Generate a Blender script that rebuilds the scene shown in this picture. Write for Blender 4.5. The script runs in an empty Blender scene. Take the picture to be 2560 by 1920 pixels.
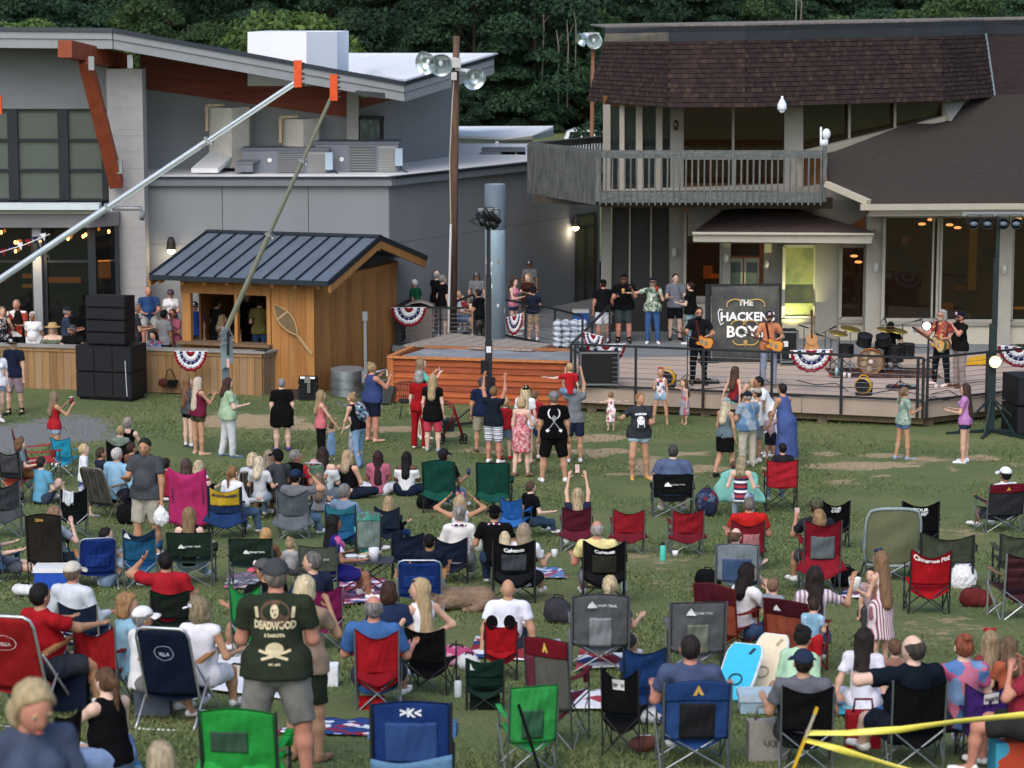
import bpy,math,random
from math import sin,cos,pi,radians as RAD
import numpy as np
from mathutils import Vector,Matrix
from mathutils.bvhtree import BVHTree
random.seed(7)
RNG=np.random.default_rng(7)
RU=random.uniform
SC=bpy.context.scene
COL=SC.collection
# --- camera
HC,FPX,VH=9.2,6400.0,30.0
PITCH=math.atan((960-VH)/FPX)
cam=bpy.data.cameras.new('camera')
cam.sensor_width=36.0
cam.lens=FPX/2560*36
cam.clip_start,cam.clip_end=0.5,2000
cam.dof.use_dof=True
cam.dof.focus_distance=47
cam.dof.aperture_fstop=3.6
co=bpy.data.objects.new('camera',cam)
COL.objects.link(co)
co.location=(0,0,HC)
co.rotation_euler=(pi/2-PITCH,0,0)
SC.camera=co
# --- sky, sun, exposure
SUN_EL,SUN_AZ=RAD(46),RAD(196)
w=bpy.data.worlds.new('World');SC.world=w;w.use_nodes=True
nt=w.node_tree
sky=nt.nodes.new('ShaderNodeTexSky');sky.sky_type='NISHITA';sky.sun_disc=False
sky.sun_elevation=SUN_EL;sky.sun_rotation=SUN_AZ
sky.air_density=1.0;sky.dust_density=3.0;sky.ozone_density=1.0
nt.links.new(sky.outputs[0],nt.nodes['Background'].inputs[0])
nt.nodes['Background'].inputs[1].default_value=0.15
sun=bpy.data.lights.new('sun','SUN');sun.energy=0.52;sun.angle=RAD(60);sun.color=(1,.985,.965)
so=bpy.data.objects.new('sun',sun);COL.objects.link(so)
so.rotation_euler=(pi/2-SUN_EL,0,pi-SUN_AZ)
SC.view_settings.view_transform='Standard';SC.view_settings.look='None'
SC.view_settings.exposure=0.64;SC.view_settings.gamma=1.0;SC.view_settings.use_curve_mapping=False
# --- pixel geometry
CP,SP=cos(PITCH),sin(PITCH)
def ray(u,v):
 x=(u-1280)/FPX;y=-(v-960)/FPX
 return Vector((x,CP+y*SP,-SP+y*CP))
def P(u,v,Y):
 d=ray(u,v);t=Y/d.y
 return Vector((d.x*t,Y,HC+d.z*t))
def Zp(u,v,z):
 d=ray(u,v);t=(z-HC)/d.z
 return Vector((d.x*t,d.y*t,z))
_gy=np.array([-60,-20,0,10,16,21,22.2,25,29.4,35,40.5,44.1,49.6,55,60,2000.])
_gz=np.array([8.2,8.0,6.6,4.85,3.6,2.78,2.64,2.35,1.86,1.25,.68,.4,.1,.0,0,0])
ROT=Matrix.Rotation
def gz(Y):
 s=0
 for d in(-1.2,-.6,0,.6,1.2):s+=np.interp(Y+d,_gy,_gz)
 return s/5
def G(u,v,off=0.0):
 d=ray(u,v);lo,hi=6.0,300.0
 for _ in range(50):
  m=(lo+hi)/2;t=m/d.y
  if HC+d.z*t>gz(m)+off:lo=m
  else:hi=m
 p=P(u,v,lo);return p
def pxm(Y,v=1000):
 return FPX*(P(1280,v,Y).length and 1)/(Y*CP+(HC-P(1280,v,Y).z)*SP)
 # --- materials
_MC={}
def lin(h):
 if isinstance(h,str):
  h=h.lstrip('#');c=[int(h[i:i+2],16)/255 for i in(0,2,4)]
 else:c=list(h)
 return tuple(x/12.92 if x<=.04045 else((x+.055)/1.055)**2.4 for x in c)
def M(h,rough=.85,var=.12,scale=14.,bump=.15,metal=0.,spec=.3,stretch=(1,1,1),h2=None,detail=4,emit=0,coord='Object'):
 key=(h,rough,var,scale,bump,metal,spec,stretch,h2,detail,emit,coord)
 if key in _MC:return _MC[key]
 c=lin(h)
 m=bpy.data.materials.new('surface');m.use_nodes=True
 n=m.node_tree.nodes;l=m.node_tree.links;b=n['Principled BSDF']
 b.inputs['Roughness'].default_value=rough;b.inputs['Metallic'].default_value=metal
 b.inputs['Specular IOR Level'].default_value=spec
 tc=n.new('ShaderNodeTexCoord');mp=n.new('ShaderNodeMapping');mp.inputs['Scale'].default_value=stretch
 l.new(tc.outputs[coord],mp.inputs[0])
 no=n.new('ShaderNodeTexNoise');no.inputs['Scale'].default_value=scale;no.inputs['Detail'].default_value=detail
 no.inputs['Roughness'].default_value=.65
 l.new(mp.outputs[0],no.inputs[0])
 cr=n.new('ShaderNodeValToRGB')
 c2=lin(h2)if h2 else tuple(min(1,x*(1+var))for x in c)
 c1=c if h2 else tuple(x*(1-var)for x in c)
 cr.color_ramp.elements[0].color=(*c1,1);cr.color_ramp.elements[1].color=(*c2,1)
 cr.color_ramp.elements[0].position=.33;cr.color_ramp.elements[1].position=.67
 l.new(no.outputs[0],cr.inputs[0]);l.new(cr.outputs[0],b.inputs['Base Color'])
 if bump:
  bp=n.new('ShaderNodeBump');bp.inputs['Strength'].default_value=bump;bp.inputs['Distance'].default_value=.02
  l.new(no.outputs[0],bp.inputs['Height']);l.new(bp.outputs[0],b.inputs['Normal'])
 if emit:
  b.inputs['Emission Color'].default_value=(*c,1);b.inputs['Emission Strength'].default_value=emit
 _MC[key]=m
 return m
def soften(h,sat=.84,val=.90):
 c=[int(h[i:i+2],16)for i in(1,3,5)];g=.3*c[0]+.59*c[1]+.11*c[2]
 return '#%02x%02x%02x'%tuple(int(max(0,min(255,((x-g)*sat+g)*(val if g<190 else .97))))for x in c)
def fab(h,h2=None,var=.14):
 if not isinstance(h,str):return h
 h=soften(h);h2=soften(h2)if h2 else None
 return M(h,.94,var,7.,.7,spec=.08,h2=h2,detail=5)
def metal(h,rough=.4):return M(h,rough,.08,20.,.03,.85,.5)
def paint(h,rough=.6):return M(h,rough,.06,2.5,.02,0,.3,detail=6)
def wood(h,h2=None,st=(6,6,.5)):return M(h,.75,.22,2.2,.12,spec=.25,stretch=st,h2=h2,detail=8)
def glass(tint='#101512',trans=.35,rough=.03):
 key=('glass',tint,trans,rough)
 if key in _MC:return _MC[key]
 m=bpy.data.materials.new('glass');m.use_nodes=True
 n=m.node_tree.nodes;l=m.node_tree.links
 b=n['Principled BSDF'];b.inputs['Base Color'].default_value=(*lin(tint),1)
 b.inputs['Roughness'].default_value=rough;b.inputs['Specular IOR Level'].default_value=.8
 t=n.new('ShaderNodeBsdfTransparent');mx=n.new('ShaderNodeMixShader');mx.inputs[0].default_value=trans
 no=n.new('ShaderNodeTexNoise');no.inputs['Scale'].default_value=.7;bp=n.new('ShaderNodeBump')
 bp.inputs['Strength'].default_value=.05;l.new(no.outputs[0],bp.inputs['Height']);l.new(bp.outputs[0],b.inputs['Normal'])
 l.new(b.outputs[0],mx.inputs[1]);l.new(t.outputs[0],mx.inputs[2]);l.new(mx.outputs[0],n['Material Output'].inputs[0])
 _MC[key]=m;return m
def stripes(cols,per,axis=0,rough=.9):
 """cloth woven or printed in bands along one object axis"""
 cols=[soften(c)for c in cols];key=('str',tuple(cols),per,axis,rough)
 if key in _MC:return _MC[key]
 m=bpy.data.materials.new('striped_cloth');m.use_nodes=True
 n=m.node_tree.nodes;l=m.node_tree.links;b=n['Principled BSDF'];b.inputs['Roughness'].default_value=rough
 b.inputs['Specular IOR Level'].default_value=.15
 tc=n.new('ShaderNodeTexCoord');sx=n.new('ShaderNodeSeparateXYZ');l.new(tc.outputs['Object'],sx.inputs[0])
 a=n.new('ShaderNodeMath');a.operation='DIVIDE';a.inputs[1].default_value=per;l.new(sx.outputs[axis],a.inputs[0])
 f=n.new('ShaderNodeMath');f.operation='FRACT';l.new(a.outputs[0],f.inputs[0])
 cr=n.new('ShaderNodeValToRGB');cr.color_ramp.interpolation='CONSTANT'
 while len(cr.color_ramp.elements)<len(cols):cr.color_ramp.elements.new(.5)
 for i,c in enumerate(cols):
  cr.color_ramp.elements[i].position=i/len(cols);cr.color_ramp.elements[i].color=(*lin(c),1)
 l.new(f.outputs[0],cr.inputs[0]);l.new(cr.outputs[0],b.inputs['Base Color'])
 _MC[key]=m;return m
def blotch(cols,scale=14.,rough=.92):
 """printed cloth: a pattern of patches in several colours"""
 cols=[soften(c)for c in cols];key=('blo',tuple(cols),scale)
 if key in _MC:return _MC[key]
 m=bpy.data.materials.new('printed_cloth');m.use_nodes=True
 n=m.node_tree.nodes;l=m.node_tree.links;b=n['Principled BSDF'];b.inputs['Roughness'].default_value=rough
 b.inputs['Specular IOR Level'].default_value=.15
 tc=n.new('ShaderNodeTexCoord');vo=n.new('ShaderNodeTexVoronoi');vo.inputs['Scale'].default_value=scale
 nz=n.new('ShaderNodeTexNoise');nz.inputs['Scale'].default_value=scale*.8
 ad=n.new('ShaderNodeMixRGB');ad.inputs[0].default_value=.12;l.new(tc.outputs['Object'],ad.inputs[1]);l.new(nz.outputs['Color'],ad.inputs[2])
 l.new(ad.outputs[0],vo.inputs['Vector'])
 sx=n.new('ShaderNodeSeparateXYZ');l.new(vo.outputs['Color'],sx.inputs[0])
 cr=n.new('ShaderNodeValToRGB');cr.color_ramp.interpolation='CONSTANT'
 while len(cr.color_ramp.elements)<len(cols):cr.color_ramp.elements.new(.5)
 for i,c in enumerate(cols):
  cr.color_ramp.elements[i].position=i/len(cols);cr.color_ramp.elements[i].color=(*lin(c),1)
 l.new(sx.outputs[0],cr.inputs[0]);l.new(cr.outputs[0],b.inputs['Base Color'])
 _MC[key]=m;return m
 # --- mesh building
class MB:
 def __init__(s):s.v=[];s.f=[];s.mi=[]
 def add(s,vs,fs,mi=0):
  k=len(s.v);s.v+=[tuple(p)for p in vs];s.f+=[tuple(i+k for i in f)for f in fs];s.mi+=[mi]*len(fs);return s
 def box(s,c,size,rot=None,mi=0):
  hx,hy,hz=(x/2 for x in size);c=Vector(c)
  vs=[Vector((x,y,z))for z in(-hz,hz)for y in(-hy,hy)for x in(-hx,hx)]
  if rot is not None:vs=[rot@p for p in vs]
  return s.add([c+p for p in vs],[(0,2,3,1),(4,5,7,6),(0,1,5,4),(2,6,7,3),(0,4,6,2),(1,3,7,5)],mi)
 def beam(s,a,b,wd,ht,up=(0,0,1),mi=0):
  """rectangular bar from a to b; wd across, ht along up"""
  a,b=Vector(a),Vector(b);d=(b-a).normalized();u=Vector(up)
  r=d.cross(u)
  if r.length<1e-4:r=d.cross(Vector((0,1,0)))
  r.normalize();u=r.cross(d).normalized()
  vs=[]
  for p in(a,b):
   for(i,j)in((-1,-1),(1,-1),(1,1),(-1,1)):vs.append(p+r*(i*wd/2)+u*(j*ht/2))
  return s.add(vs,[(3,2,1,0),(4,5,6,7),(0,1,5,4),(1,2,6,5),(2,3,7,6),(3,0,4,7)],mi)
 def tube(s,pts,r,n=8,r2=None,caps=True,mi=0):
  pts=[Vector(p)for p in pts];m=len(pts);k=len(s.v);prev=None
  for i,p in enumerate(pts):
   d=(pts[min(i+1,m-1)]-pts[max(i-1,0)]).normalized()
   if prev is None:
    a=d.cross(Vector((0,0,1)))
    if a.length<.05:a=d.cross(Vector((1,0,0)))
   else:
    a=prev-d*prev.dot(d)
   a.normalize();b=d.cross(a);prev=a
   rr=r if r2 is None else r+(r2-r)*i/(m-1)
   if isinstance(r,(list,tuple)):rr=r[i]
   for j in range(n):
    t=2*pi*j/n;s.v.append(tuple(p+a*(rr*cos(t))+b*(rr*sin(t))))
  for i in range(m-1):
   for j in range(n):
    s.f.append((k+i*n+j,k+i*n+(j+1)%n,k+(i+1)*n+(j+1)%n,k+(i+1)*n+j));s.mi.append(mi)
  if caps:
   s.f.append(tuple(k+j for j in reversed(range(n))));s.f.append(tuple(k+(m-1)*n+j for j in range(n)));s.mi+=[mi,mi]
  return s
 def prism(s,poly,ext,mi=0):
  poly=[Vector(p)for p in poly];e=Vector(ext);n=len(poly)
  vs=poly+[p+e for p in poly]
  fs=[tuple(reversed(range(n))),tuple(range(n,2*n))]+[(i,(i+1)%n,n+(i+1)%n,n+i)for i in range(n)]
  return s.add(vs,fs,mi)
 def lathe(s,prof,c=(0,0,0),n=16,axis=None,mi=0,caps=True):
  """prof: (radius, height) pairs along axis"""
  c=Vector(c);rot=Matrix.Identity(3)
  if axis is not None:rot=Vector((0,0,1)).rotation_difference(Vector(axis).normalized()).to_matrix()
  k=len(s.v);m=len(prof)
  for(r,h)in prof:
   for j in range(n):
    t=2*pi*j/n;s.v.append(tuple(c+rot@Vector((r*cos(t),r*sin(t),h))))
  for i in range(m-1):
   for j in range(n):
    s.f.append((k+i*n+j,k+i*n+(j+1)%n,k+(i+1)*n+(j+1)%n,k+(i+1)*n+j));s.mi.append(mi)
  if caps:
   s.f.append(tuple(k+j for j in reversed(range(n))));s.f.append(tuple(k+(m-1)*n+j for j in range(n)));s.mi+=[mi,mi]
  return s
 def ell(s,c,r,n=10,m=7,rot=None,mi=0):
  c=Vector(c);k=len(s.v)
  for i in range(m+1):
   ph=pi*i/m
   for j in range(n):
    t=2*pi*j/n
    q=Vector((r[0]*sin(ph)*cos(t),r[1]*sin(ph)*sin(t),r[2]*cos(ph)))
    s.v.append(tuple(c+(rot@q if rot is not None else q)))
  for i in range(m):
   for j in range(n):
    s.f.append((k+i*n+j,k+(i+1)*n+j,k+(i+1)*n+(j+1)%n,k+i*n+(j+1)%n));s.mi.append(mi)
  return s
 def sheet(s,fn,nu,nv,th=0.0,mi=0):
  """grid of fn(a,b), a,b in 0..1; th gives it thickness along the normal"""
  g=[[Vector(fn(i/nu,j/nv))for i in range(nu+1)]for j in range(nv+1)]
  def idx(i,j):return j*(nu+1)+i
  flat=[p for row in g for p in row]
  fs=[(idx(i,j),idx(i+1,j),idx(i+1,j+1),idx(i,j+1))for j in range(nv)for i in range(nu)]
  if not th:return s.add(flat,fs,mi)
  nr=[]
  for j in range(nv+1):
   for i in range(nu+1):
    a=g[j][min(i+1,nu)]-g[j][max(i-1,0)];b=g[min(j+1,nv)][i]-g[max(j-1,0)][i]
    c=a.cross(b);nr.append(c.normalized()if c.length>1e-9 else Vector((0,0,1)))
  N=len(flat);vs=flat+[p-q*th for p,q in zip(flat,nr)]
  fs2=fs+[tuple(N+x for x in reversed(f))for f in fs]
  for i in range(nu):
   fs2+=[(idx(i+1,0),idx(i,0),N+idx(i,0),N+idx(i+1,0)),(idx(i,nv),idx(i+1,nv),N+idx(i+1,nv),N+idx(i,nv))]
  for j in range(nv):
   fs2+=[(idx(0,j),idx(0,j+1),N+idx(0,j+1),N+idx(0,j)),(idx(nu,j+1),idx(nu,j),N+idx(nu,j),N+idx(nu,j+1))]
  return s.add(vs,fs2,mi)
 def mesh(s,off=(0,0,0),smooth=False):
  me=bpy.data.meshes.new('m')
  o=Vector(off)
  me.from_pydata([(p[0]-o.x,p[1]-o.y,p[2]-o.z)for p in s.v],[],s.f)
  if any(s.mi):me.polygons.foreach_set('material_index',s.mi)
  if smooth:me.polygons.foreach_set('use_smooth',[True]*len(s.f))
  me.update();return me
WL={}
def thing(name,label,cat,loc=(0,0,0),rz=0.,group=None,scale=None):
 o=bpy.data.objects.new(name,None);COL.objects.link(o);o.empty_display_size=.1
 o.location=loc;o.rotation_euler=(0,0,rz);o['label']=label;o['category']=cat
 if scale:o.scale=scale
 if group:o['group']=group
 WL[o.name]=Vector(loc);return o
def tag(o,label=None,cat=None,group=None,kind=None):
 if label:o['label']=label
 if cat:o['category']=cat
 if group:o['group']=group
 if kind:o['kind']=kind
 return o
def part(name,me,mats,parent=None,loc=None):
 o=bpy.data.objects.new(name,me);COL.objects.link(o)
 me.name=name
 if not isinstance(mats,(list,tuple)):mats=[mats]
 if len(me.materials)==0:
  for m in mats:me.materials.append(m)
 if parent is not None:o.parent=parent
 if loc is not None:o.location=loc
 return o
def inst(name,me,mat,parent,loc=None,rot=None):
 """an object sharing mesh data with its own material"""
 o=bpy.data.objects.new(name,me);COL.objects.link(o);o.parent=parent
 if len(me.materials)==0:me.materials.append(mat)
 o.material_slots[0].link='OBJECT';o.material_slots[0].material=mat
 if loc is not None:o.location=loc
 if rot is not None:o.rotation_euler=rot
 return o
def wpart(name,mb,mats,parent=None,smooth=False):
 """part whose mesh was modelled in world coordinates (parent unrotated)"""
 off=Vector((0,0,0));p=parent
 while p is not None:off=off+p.location;p=p.parent
 if parent is None:
  n=len(mb.v);c=Vector([sum(q[i]for q in mb.v)/n for i in range(3)]);c.z=min(q[2]for q in mb.v)
  return part(name,mb.mesh(c,smooth),mats,None,c)
 return part(name,mb.mesh(off,smooth),mats,parent)
def struct(name,mb,mats,smooth=False):
 o=wpart(name,mb,mats,None,smooth);o['kind']='structure';return o
_TXT={}
def text_mesh(txt,size=1.0,bold=0.0,shear=0.0,spacing=1.0):
 """flat lettering as (verts, faces), centred"""
 key=(txt,size,bold,shear,spacing)
 if key in _TXT:return _TXT[key]
 cu=bpy.data.curves.new('lettering','FONT');cu.body=txt;cu.size=size;cu.align_x='CENTER';cu.align_y='CENTER'
 cu.offset=bold;cu.shear=shear;cu.space_character=spacing;cu.resolution_u=2;cu.fill_mode='FRONT'
 o=bpy.data.objects.new('lettering',cu);COL.objects.link(o)
 dg=bpy.context.evaluated_depsgraph_get();dg.update()
 me=bpy.data.meshes.new_from_object(o.evaluated_get(dg))
 vs=[tuple(v.co)for v in me.vertices];fs=[tuple(p.vertices)for p in me.polygons]
 bpy.data.objects.remove(o);bpy.data.curves.remove(cu);bpy.data.meshes.remove(me)
 _TXT[key]=(vs,fs);return vs,fs
 # --- implicit bodies: tapered capsules blended into one surface
def cap(a,b,ra,rb,n=None,k=1.0,cuts=(),bl=None):
 return('c',np.array(a,float),np.array(b,float),ra,rb,None if n is None else np.array(n,float),k,cuts,bl)
def ellip(c,r,R=None,cuts=(),bl=None):
 return('e',np.array(c,float),np.array(r,float),np.eye(3)if R is None else np.array(R,float),cuts,bl)
def sdf_mesh(prims,vox,blend=.03,noise=None,gcuts=()):
 los,his=[],[]
 for q in prims:
  if q[0]=='c':
   r=max(q[3],q[4]);los.append(np.minimum(q[1],q[2])-r);his.append(np.maximum(q[1],q[2])+r)
  else:
   r=q[2].max()if not np.allclose(q[3],np.eye(3))else q[2]
   los.append(q[1]-r);his.append(q[1]+r)
 lo=np.min(los,0)-2.5*vox;hi=np.max(his,0)+2.5*vox
 n=np.ceil((hi-lo)/vox).astype(int)+1
 ax=[lo[i]+vox*np.arange(n[i])for i in range(3)]
 F=np.full(n,.5,np.float32)
 for q,l,h in zip(prims,los,his):
  bl=(q[-1]if q[-1]is not None else blend)
  e=bl+2*vox
  i0=np.maximum(((l-e-lo)/vox).astype(int),0);i1=np.minimum(((h+e-lo)/vox).astype(int)+2,n)
  X=ax[0][i0[0]:i1[0],None,None];Y=ax[1][None,i0[1]:i1[1],None];Z=ax[2][None,None,i0[2]:i1[2]]
  if q[0]=='c':
   _,a,b,ra,rb,nn,k,cuts,_b=q
   px,py,pz=X-a[0],Y-a[1],Z-a[2];ba=b-a
   if nn is not None and k!=1:
    dn=(px*nn[0]+py*nn[1]+pz*nn[2])*(k-1)
    px,py,pz=px+nn[0]*dn,py+nn[1]*dn,pz+nn[2]*dn
    ba=ba+nn*(ba@nn)*(k-1)
   L=max(ba@ba,1e-9)
   t=np.clip((px*ba[0]+py*ba[1]+pz*ba[2])/L,0,1)
   d=np.sqrt((px-t*ba[0])**2+(py-t*ba[1])**2+(pz-t*ba[2])**2)-(ra+(rb-ra)*t)
  else:
   _,c,r,R,cuts,_b=q
   px,py,pz=X-c[0],Y-c[1],Z-c[2]
   qx=(px*R[0,0]+py*R[1,0]+pz*R[2,0])/r[0]
   qy=(px*R[0,1]+py*R[1,1]+pz*R[2,1])/r[1]
   qz=(px*R[0,2]+py*R[1,2]+pz*R[2,2])/r[2]
   k0=np.sqrt(qx*qx+qy*qy+qz*qz)+1e-9
   k1=np.sqrt((qx/r[0])**2+(qy/r[1])**2+(qz/r[2])**2)+1e-9
   d=k0*(k0-1)/k1
  for(pt,nr)in cuts:
   d=np.maximum(d,(X-pt[0])*nr[0]+(Y-pt[1])*nr[1]+(Z-pt[2])*nr[2])
  S=F[i0[0]:i1[0],i0[1]:i1[1],i0[2]:i1[2]]
  hh=np.maximum(bl-np.abs(S-d),0)/bl
  S[...]=np.minimum(S,d)-hh*hh*bl*.25
 for(pt,nr)in gcuts:
  F=np.maximum(F,(ax[0][:,None,None]-pt[0])*nr[0]+(ax[1][None,:,None]-pt[1])*nr[1]+(ax[2][None,None,:]-pt[2])*nr[2])
 if noise:
  amp,fr=noise
  X=ax[0][:,None,None];Y=ax[1][None,:,None];Z=ax[2][None,None,:]
  F=F+amp*(np.sin(fr*X+2*np.sin(fr*.7*Z))*np.sin(fr*Y+1.7*np.sin(fr*.6*X))+.6*np.sin(1.9*fr*X+.5*fr*Z+1)*np.sin(2.1*fr*Y+2))
 return surface_nets(F,lo,vox)
def surface_nets(F,lo,vox):
 I=F<0
 c=np.stack([I[:-1,:-1,:-1],I[1:,:-1,:-1],I[:-1,1:,:-1],I[1:,1:,:-1],I[:-1,:-1,1:],I[1:,:-1,1:],I[:-1,1:,1:],I[1:,1:,1:]])
 s=c.sum(0);act=(s>0)&(s<8)
 ii=np.argwhere(act)
 if len(ii)==0:return np.zeros((0,3)),np.zeros((0,4),int)
 x,y,z=ii.T
 offs=[(0,0,0),(1,0,0),(0,1,0),(1,1,0),(0,0,1),(1,0,1),(0,1,1),(1,1,1)]
 V=np.stack([F[x+o[0],y+o[1],z+o[2]]for o in offs],1)
 acc=np.zeros((len(ii),3));cnt=np.zeros(len(ii))
 for a,b in((0,1),(2,3),(4,5),(6,7),(0,2),(1,3),(4,6),(5,7),(0,4),(1,5),(2,6),(3,7)):
  va,vb=V[:,a],V[:,b];m=(va<0)!=(vb<0)
  t=np.where(m,va/np.where(m,va-vb,1),0)
  pa=np.array(offs[a],float);pb=np.array(offs[b],float)
  acc+=np.where(m[:,None],pa+t[:,None]*(pb-pa),0);cnt+=m
 verts=(ii+acc/cnt[:,None])*vox+lo
 idx=np.full(act.shape,-1,int);idx[x,y,z]=np.arange(len(ii))
 quads=[]
 for axis in range(3):
  sl0=[slice(1,-1)]*3;sl1=[slice(1,-1)]*3
  sl0[axis]=slice(0,-1);sl1[axis]=slice(1,None)
  A=I[tuple(sl0)];B=I[tuple(sl1)]
  e=np.argwhere(A!=B)
  if len(e)==0:continue
  inside0=A[tuple(e.T)]
  o=np.array([1,1,1]);o[axis]=0
  e=e+o
  u,v=(axis+1)%3,(axis+2)%3
  du=np.zeros(3,int);du[u]=1;dv=np.zeros(3,int);dv[v]=1
  q=[idx[tuple((e-du-dv).T)],idx[tuple((e-dv).T)],idx[tuple(e.T)],idx[tuple((e-du).T)]]
  q=np.stack(q,1);q[~inside0]=q[~inside0][:,::-1]
  quads.append(q)
 Q=np.concatenate(quads);Q=Q[(Q>=0).all(1)]
 return verts,Q
def np_mesh(parts):
 """parts: list of (verts Nx3, faces list/array of quads or polys, material index) -> one mesh"""
 me=bpy.data.meshes.new('m')
 V=[];loops=[];starts=[];tot=[];mi=[];k=0;ls=0
 for vs,fs,m in parts:
  vs=np.asarray(vs,np.float32)
  if len(vs)==0:continue
  V.append(vs)
  if isinstance(fs,np.ndarray):
   nf,w_=fs.shape
   loops.append((fs+k).ravel());starts.append(ls+w_*np.arange(nf));tot.append(np.full(nf,w_));mi.append(np.full(nf,m));ls+=nf*w_
  else:
   lens=np.array([len(f)for f in fs]);loops.append(np.concatenate([np.array(f)for f in fs])+k)
   starts.append(ls+np.concatenate([[0],np.cumsum(lens)[:-1]]));tot.append(lens);mi.append(np.full(len(fs),m));ls+=lens.sum()
  k+=len(vs)
 V=np.concatenate(V);loops=np.concatenate(loops);starts=np.concatenate(starts);mi=np.concatenate(mi)
 me.vertices.add(len(V));me.vertices.foreach_set('co',V.ravel())
 me.loops.add(len(loops));me.loops.foreach_set('vertex_index',loops.astype(np.int32))
 me.polygons.add(len(starts));me.polygons.foreach_set('loop_start',starts.astype(np.int32))
 me.polygons.foreach_set('material_index',mi.astype(np.int32))
 me.polygons.foreach_set('use_smooth',np.ones(len(starts),bool))
 me.update(calc_edges=True);me.validate();return me
 # --- heads
def _head():
 n,m=20,16;vs=[];fs=[]
 for i in range(m+1):
  ph=pi*i/m
  for j in range(n):
   t=2*pi*j/n
   x,y,z=sin(ph)*sin(t),sin(ph)*cos(t),cos(ph)
   X,Y,Zz=.074*x,.094*y,.116*z
   if z<0:
    q=-z
    X*=1-.28*q**1.5;Y=Y*(1-.12*q)+(.012*q if y>-.2 else .02*q)
   if y>.3:
    g=math.exp(-(X/.013)**2)
    if-.042<Zz<.022:Y+=.022*g*(1-abs((Zz+.022)/.044)**1.3 if Zz>-.022 else max(0,1-((-.022-Zz)/.016)))
    Y-=.009*math.exp(-((abs(X)-.032)/.014)**2-((Zz-.014)/.013)**2)
    Y+=.005*math.exp(-((Zz-.035)/.01)**2)*(abs(X)<.05)
    Y+=.005*math.exp(-(X/.02)**2-((Zz+.058)/.01)**2)
    Y+=.007*math.exp(-(X/.02)**2-((Zz+.098)/.016)**2)
   vs.append((X,Y,Zz))
 for i in range(m):
  for j in range(n):fs.append((i*n+j,i*n+(j+1)%n,(i+1)*n+(j+1)%n,(i+1)*n+j))
 mb=MB()
 for sx in(-1,1):mb.ell((sx*.077,-.008,-.005),(.009,.02,.032),6,5)
 return np.array(vs),np.array(fs),np.array(mb.v),np.array(mb.f)
HEADV,HEADF,EARV,EARF=_head()
def face_bits(smile=False,shades=False):
 out=[]
 for sx in(-1,1):
  if shades:continue
  e=MB();e.ell((sx*.031,.0775,.012),(.012,.006,.0055),8,5);out.append((np.array(e.v),np.array(e.f),1))
  e=MB();e.ell((sx*.031,.083,.012),(.0065,.005,.0065),6,4);out.append((np.array(e.v),np.array(e.f),2))
  e=MB();e.ell((sx*.032,.083,.033),(.018,.004,.0035),6,4);out.append((np.array(e.v),np.array(e.f),4))
 if shades:
  e=MB()
  for sx in(-1,1):e.ell((sx*.033,.089,.013),(.027,.007,.017),8,5)
  e.box((0,.09,.018),(.02,.006,.006))
  for sx in(-1,1):e.box((sx*.076,.035,.018),(.006,.11,.008))
  out.append((np.array(e.v),e.f,2))
 e=MB();e.ell((0,.093,-.058),(.026 if smile else .022,.008,.008 if smile else .006),8,5);out.append((np.array(e.v),np.array(e.f),3))
 if smile:
  e=MB();e.ell((0,.0965,-.057),(.019,.007,.0035),8,4);out.append((np.array(e.v),np.array(e.f),1))
 return out
SKIN={'f':'#cda38c','fr':'#c8957f','t':'#b08468','tan':'#b78c70','b':'#5c4031','m':'#94694f','p':'#d8b5a2','red':'#bd8470'}
def tone(h):
 c=[int(h[i:i+2],16)for i in(1,3,5)];g=sum(c)/3
 return '#%02x%02x%02x'%tuple(int(min(255,(x*.72+g*.28)*.90))for x in c)
def hairmat(h,h2=None):
 h=tone(h);h2=tone(h2)if h2 else None
 return M(h,.65,.5,42.,.8,spec=.25,stretch=(1,1,.10),h2=h2,detail=6)
ARMS={'down':((.20,.02,-1),(.06,.16,-1)),'downback':((.22,-.12,-1),(.05,.05,-1)),'front':((.22,.22,-1),(-.22,1,.12)),'phone':((.28,.62,-.62),(-.30,.62,.72)),'up':((.32,.1,1),(-.05,.12,1)),'raise':((.12,.55,.85),(-.18,.35,1)),'rest':((.38,.12,-1),(.1,1,-.02)),'lap':((.26,.3,-1),(-.5,.9,-.2)),'hip':((.75,-.15,-.75),(-.75,.3,-.4)),'head':((.85,.35,.35),(-.85,-.1,.75)),'prop':((.35,-.35,-1),(.15,-.3,-1)),'propside':((.7,-.2,-1),(.25,-.1,-1)),'reach':((.15,.85,-.5),(-.05,1,-.2)),'reachdown':((.12,.6,-.9),(0,.6,-.8)),'drink':((.3,.5,-.75),(-.45,.35,.9)),'strum':((.5,-.15,-.9),(-.72,.8,-.22)),'fret':((.4,.45,-.85),(.35,.95,.45)),'wide':((.75,.35,-.55),(.55,.8,.25)),'cross':((.32,.12,-1),(-.9,.62,.12)),'chin':((.3,.6,-.75),(-.4,.15,.95)),'ear':((.7,.5,.1),(-.65,-.25,.8)),'mic':((.35,.7,-.45),(-.7,.25,.75)),'out':((1,.15,-.25),(.9,.35,.05)),'back':((.3,-.4,-1),(-.4,-.2,-.9)),'clap':((.25,.55,-.75),(-.5,.75,.55)),'lean':((.45,.8,-.75),(-.35,1,.0)),'wave':((.6,.3,-.3),(.25,.3,1)),'drum':((.4,.35,-.85),(-.25,.95,-.15)),'hold':((.2,.35,-.95),(-.35,.95,.2)),}
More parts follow.
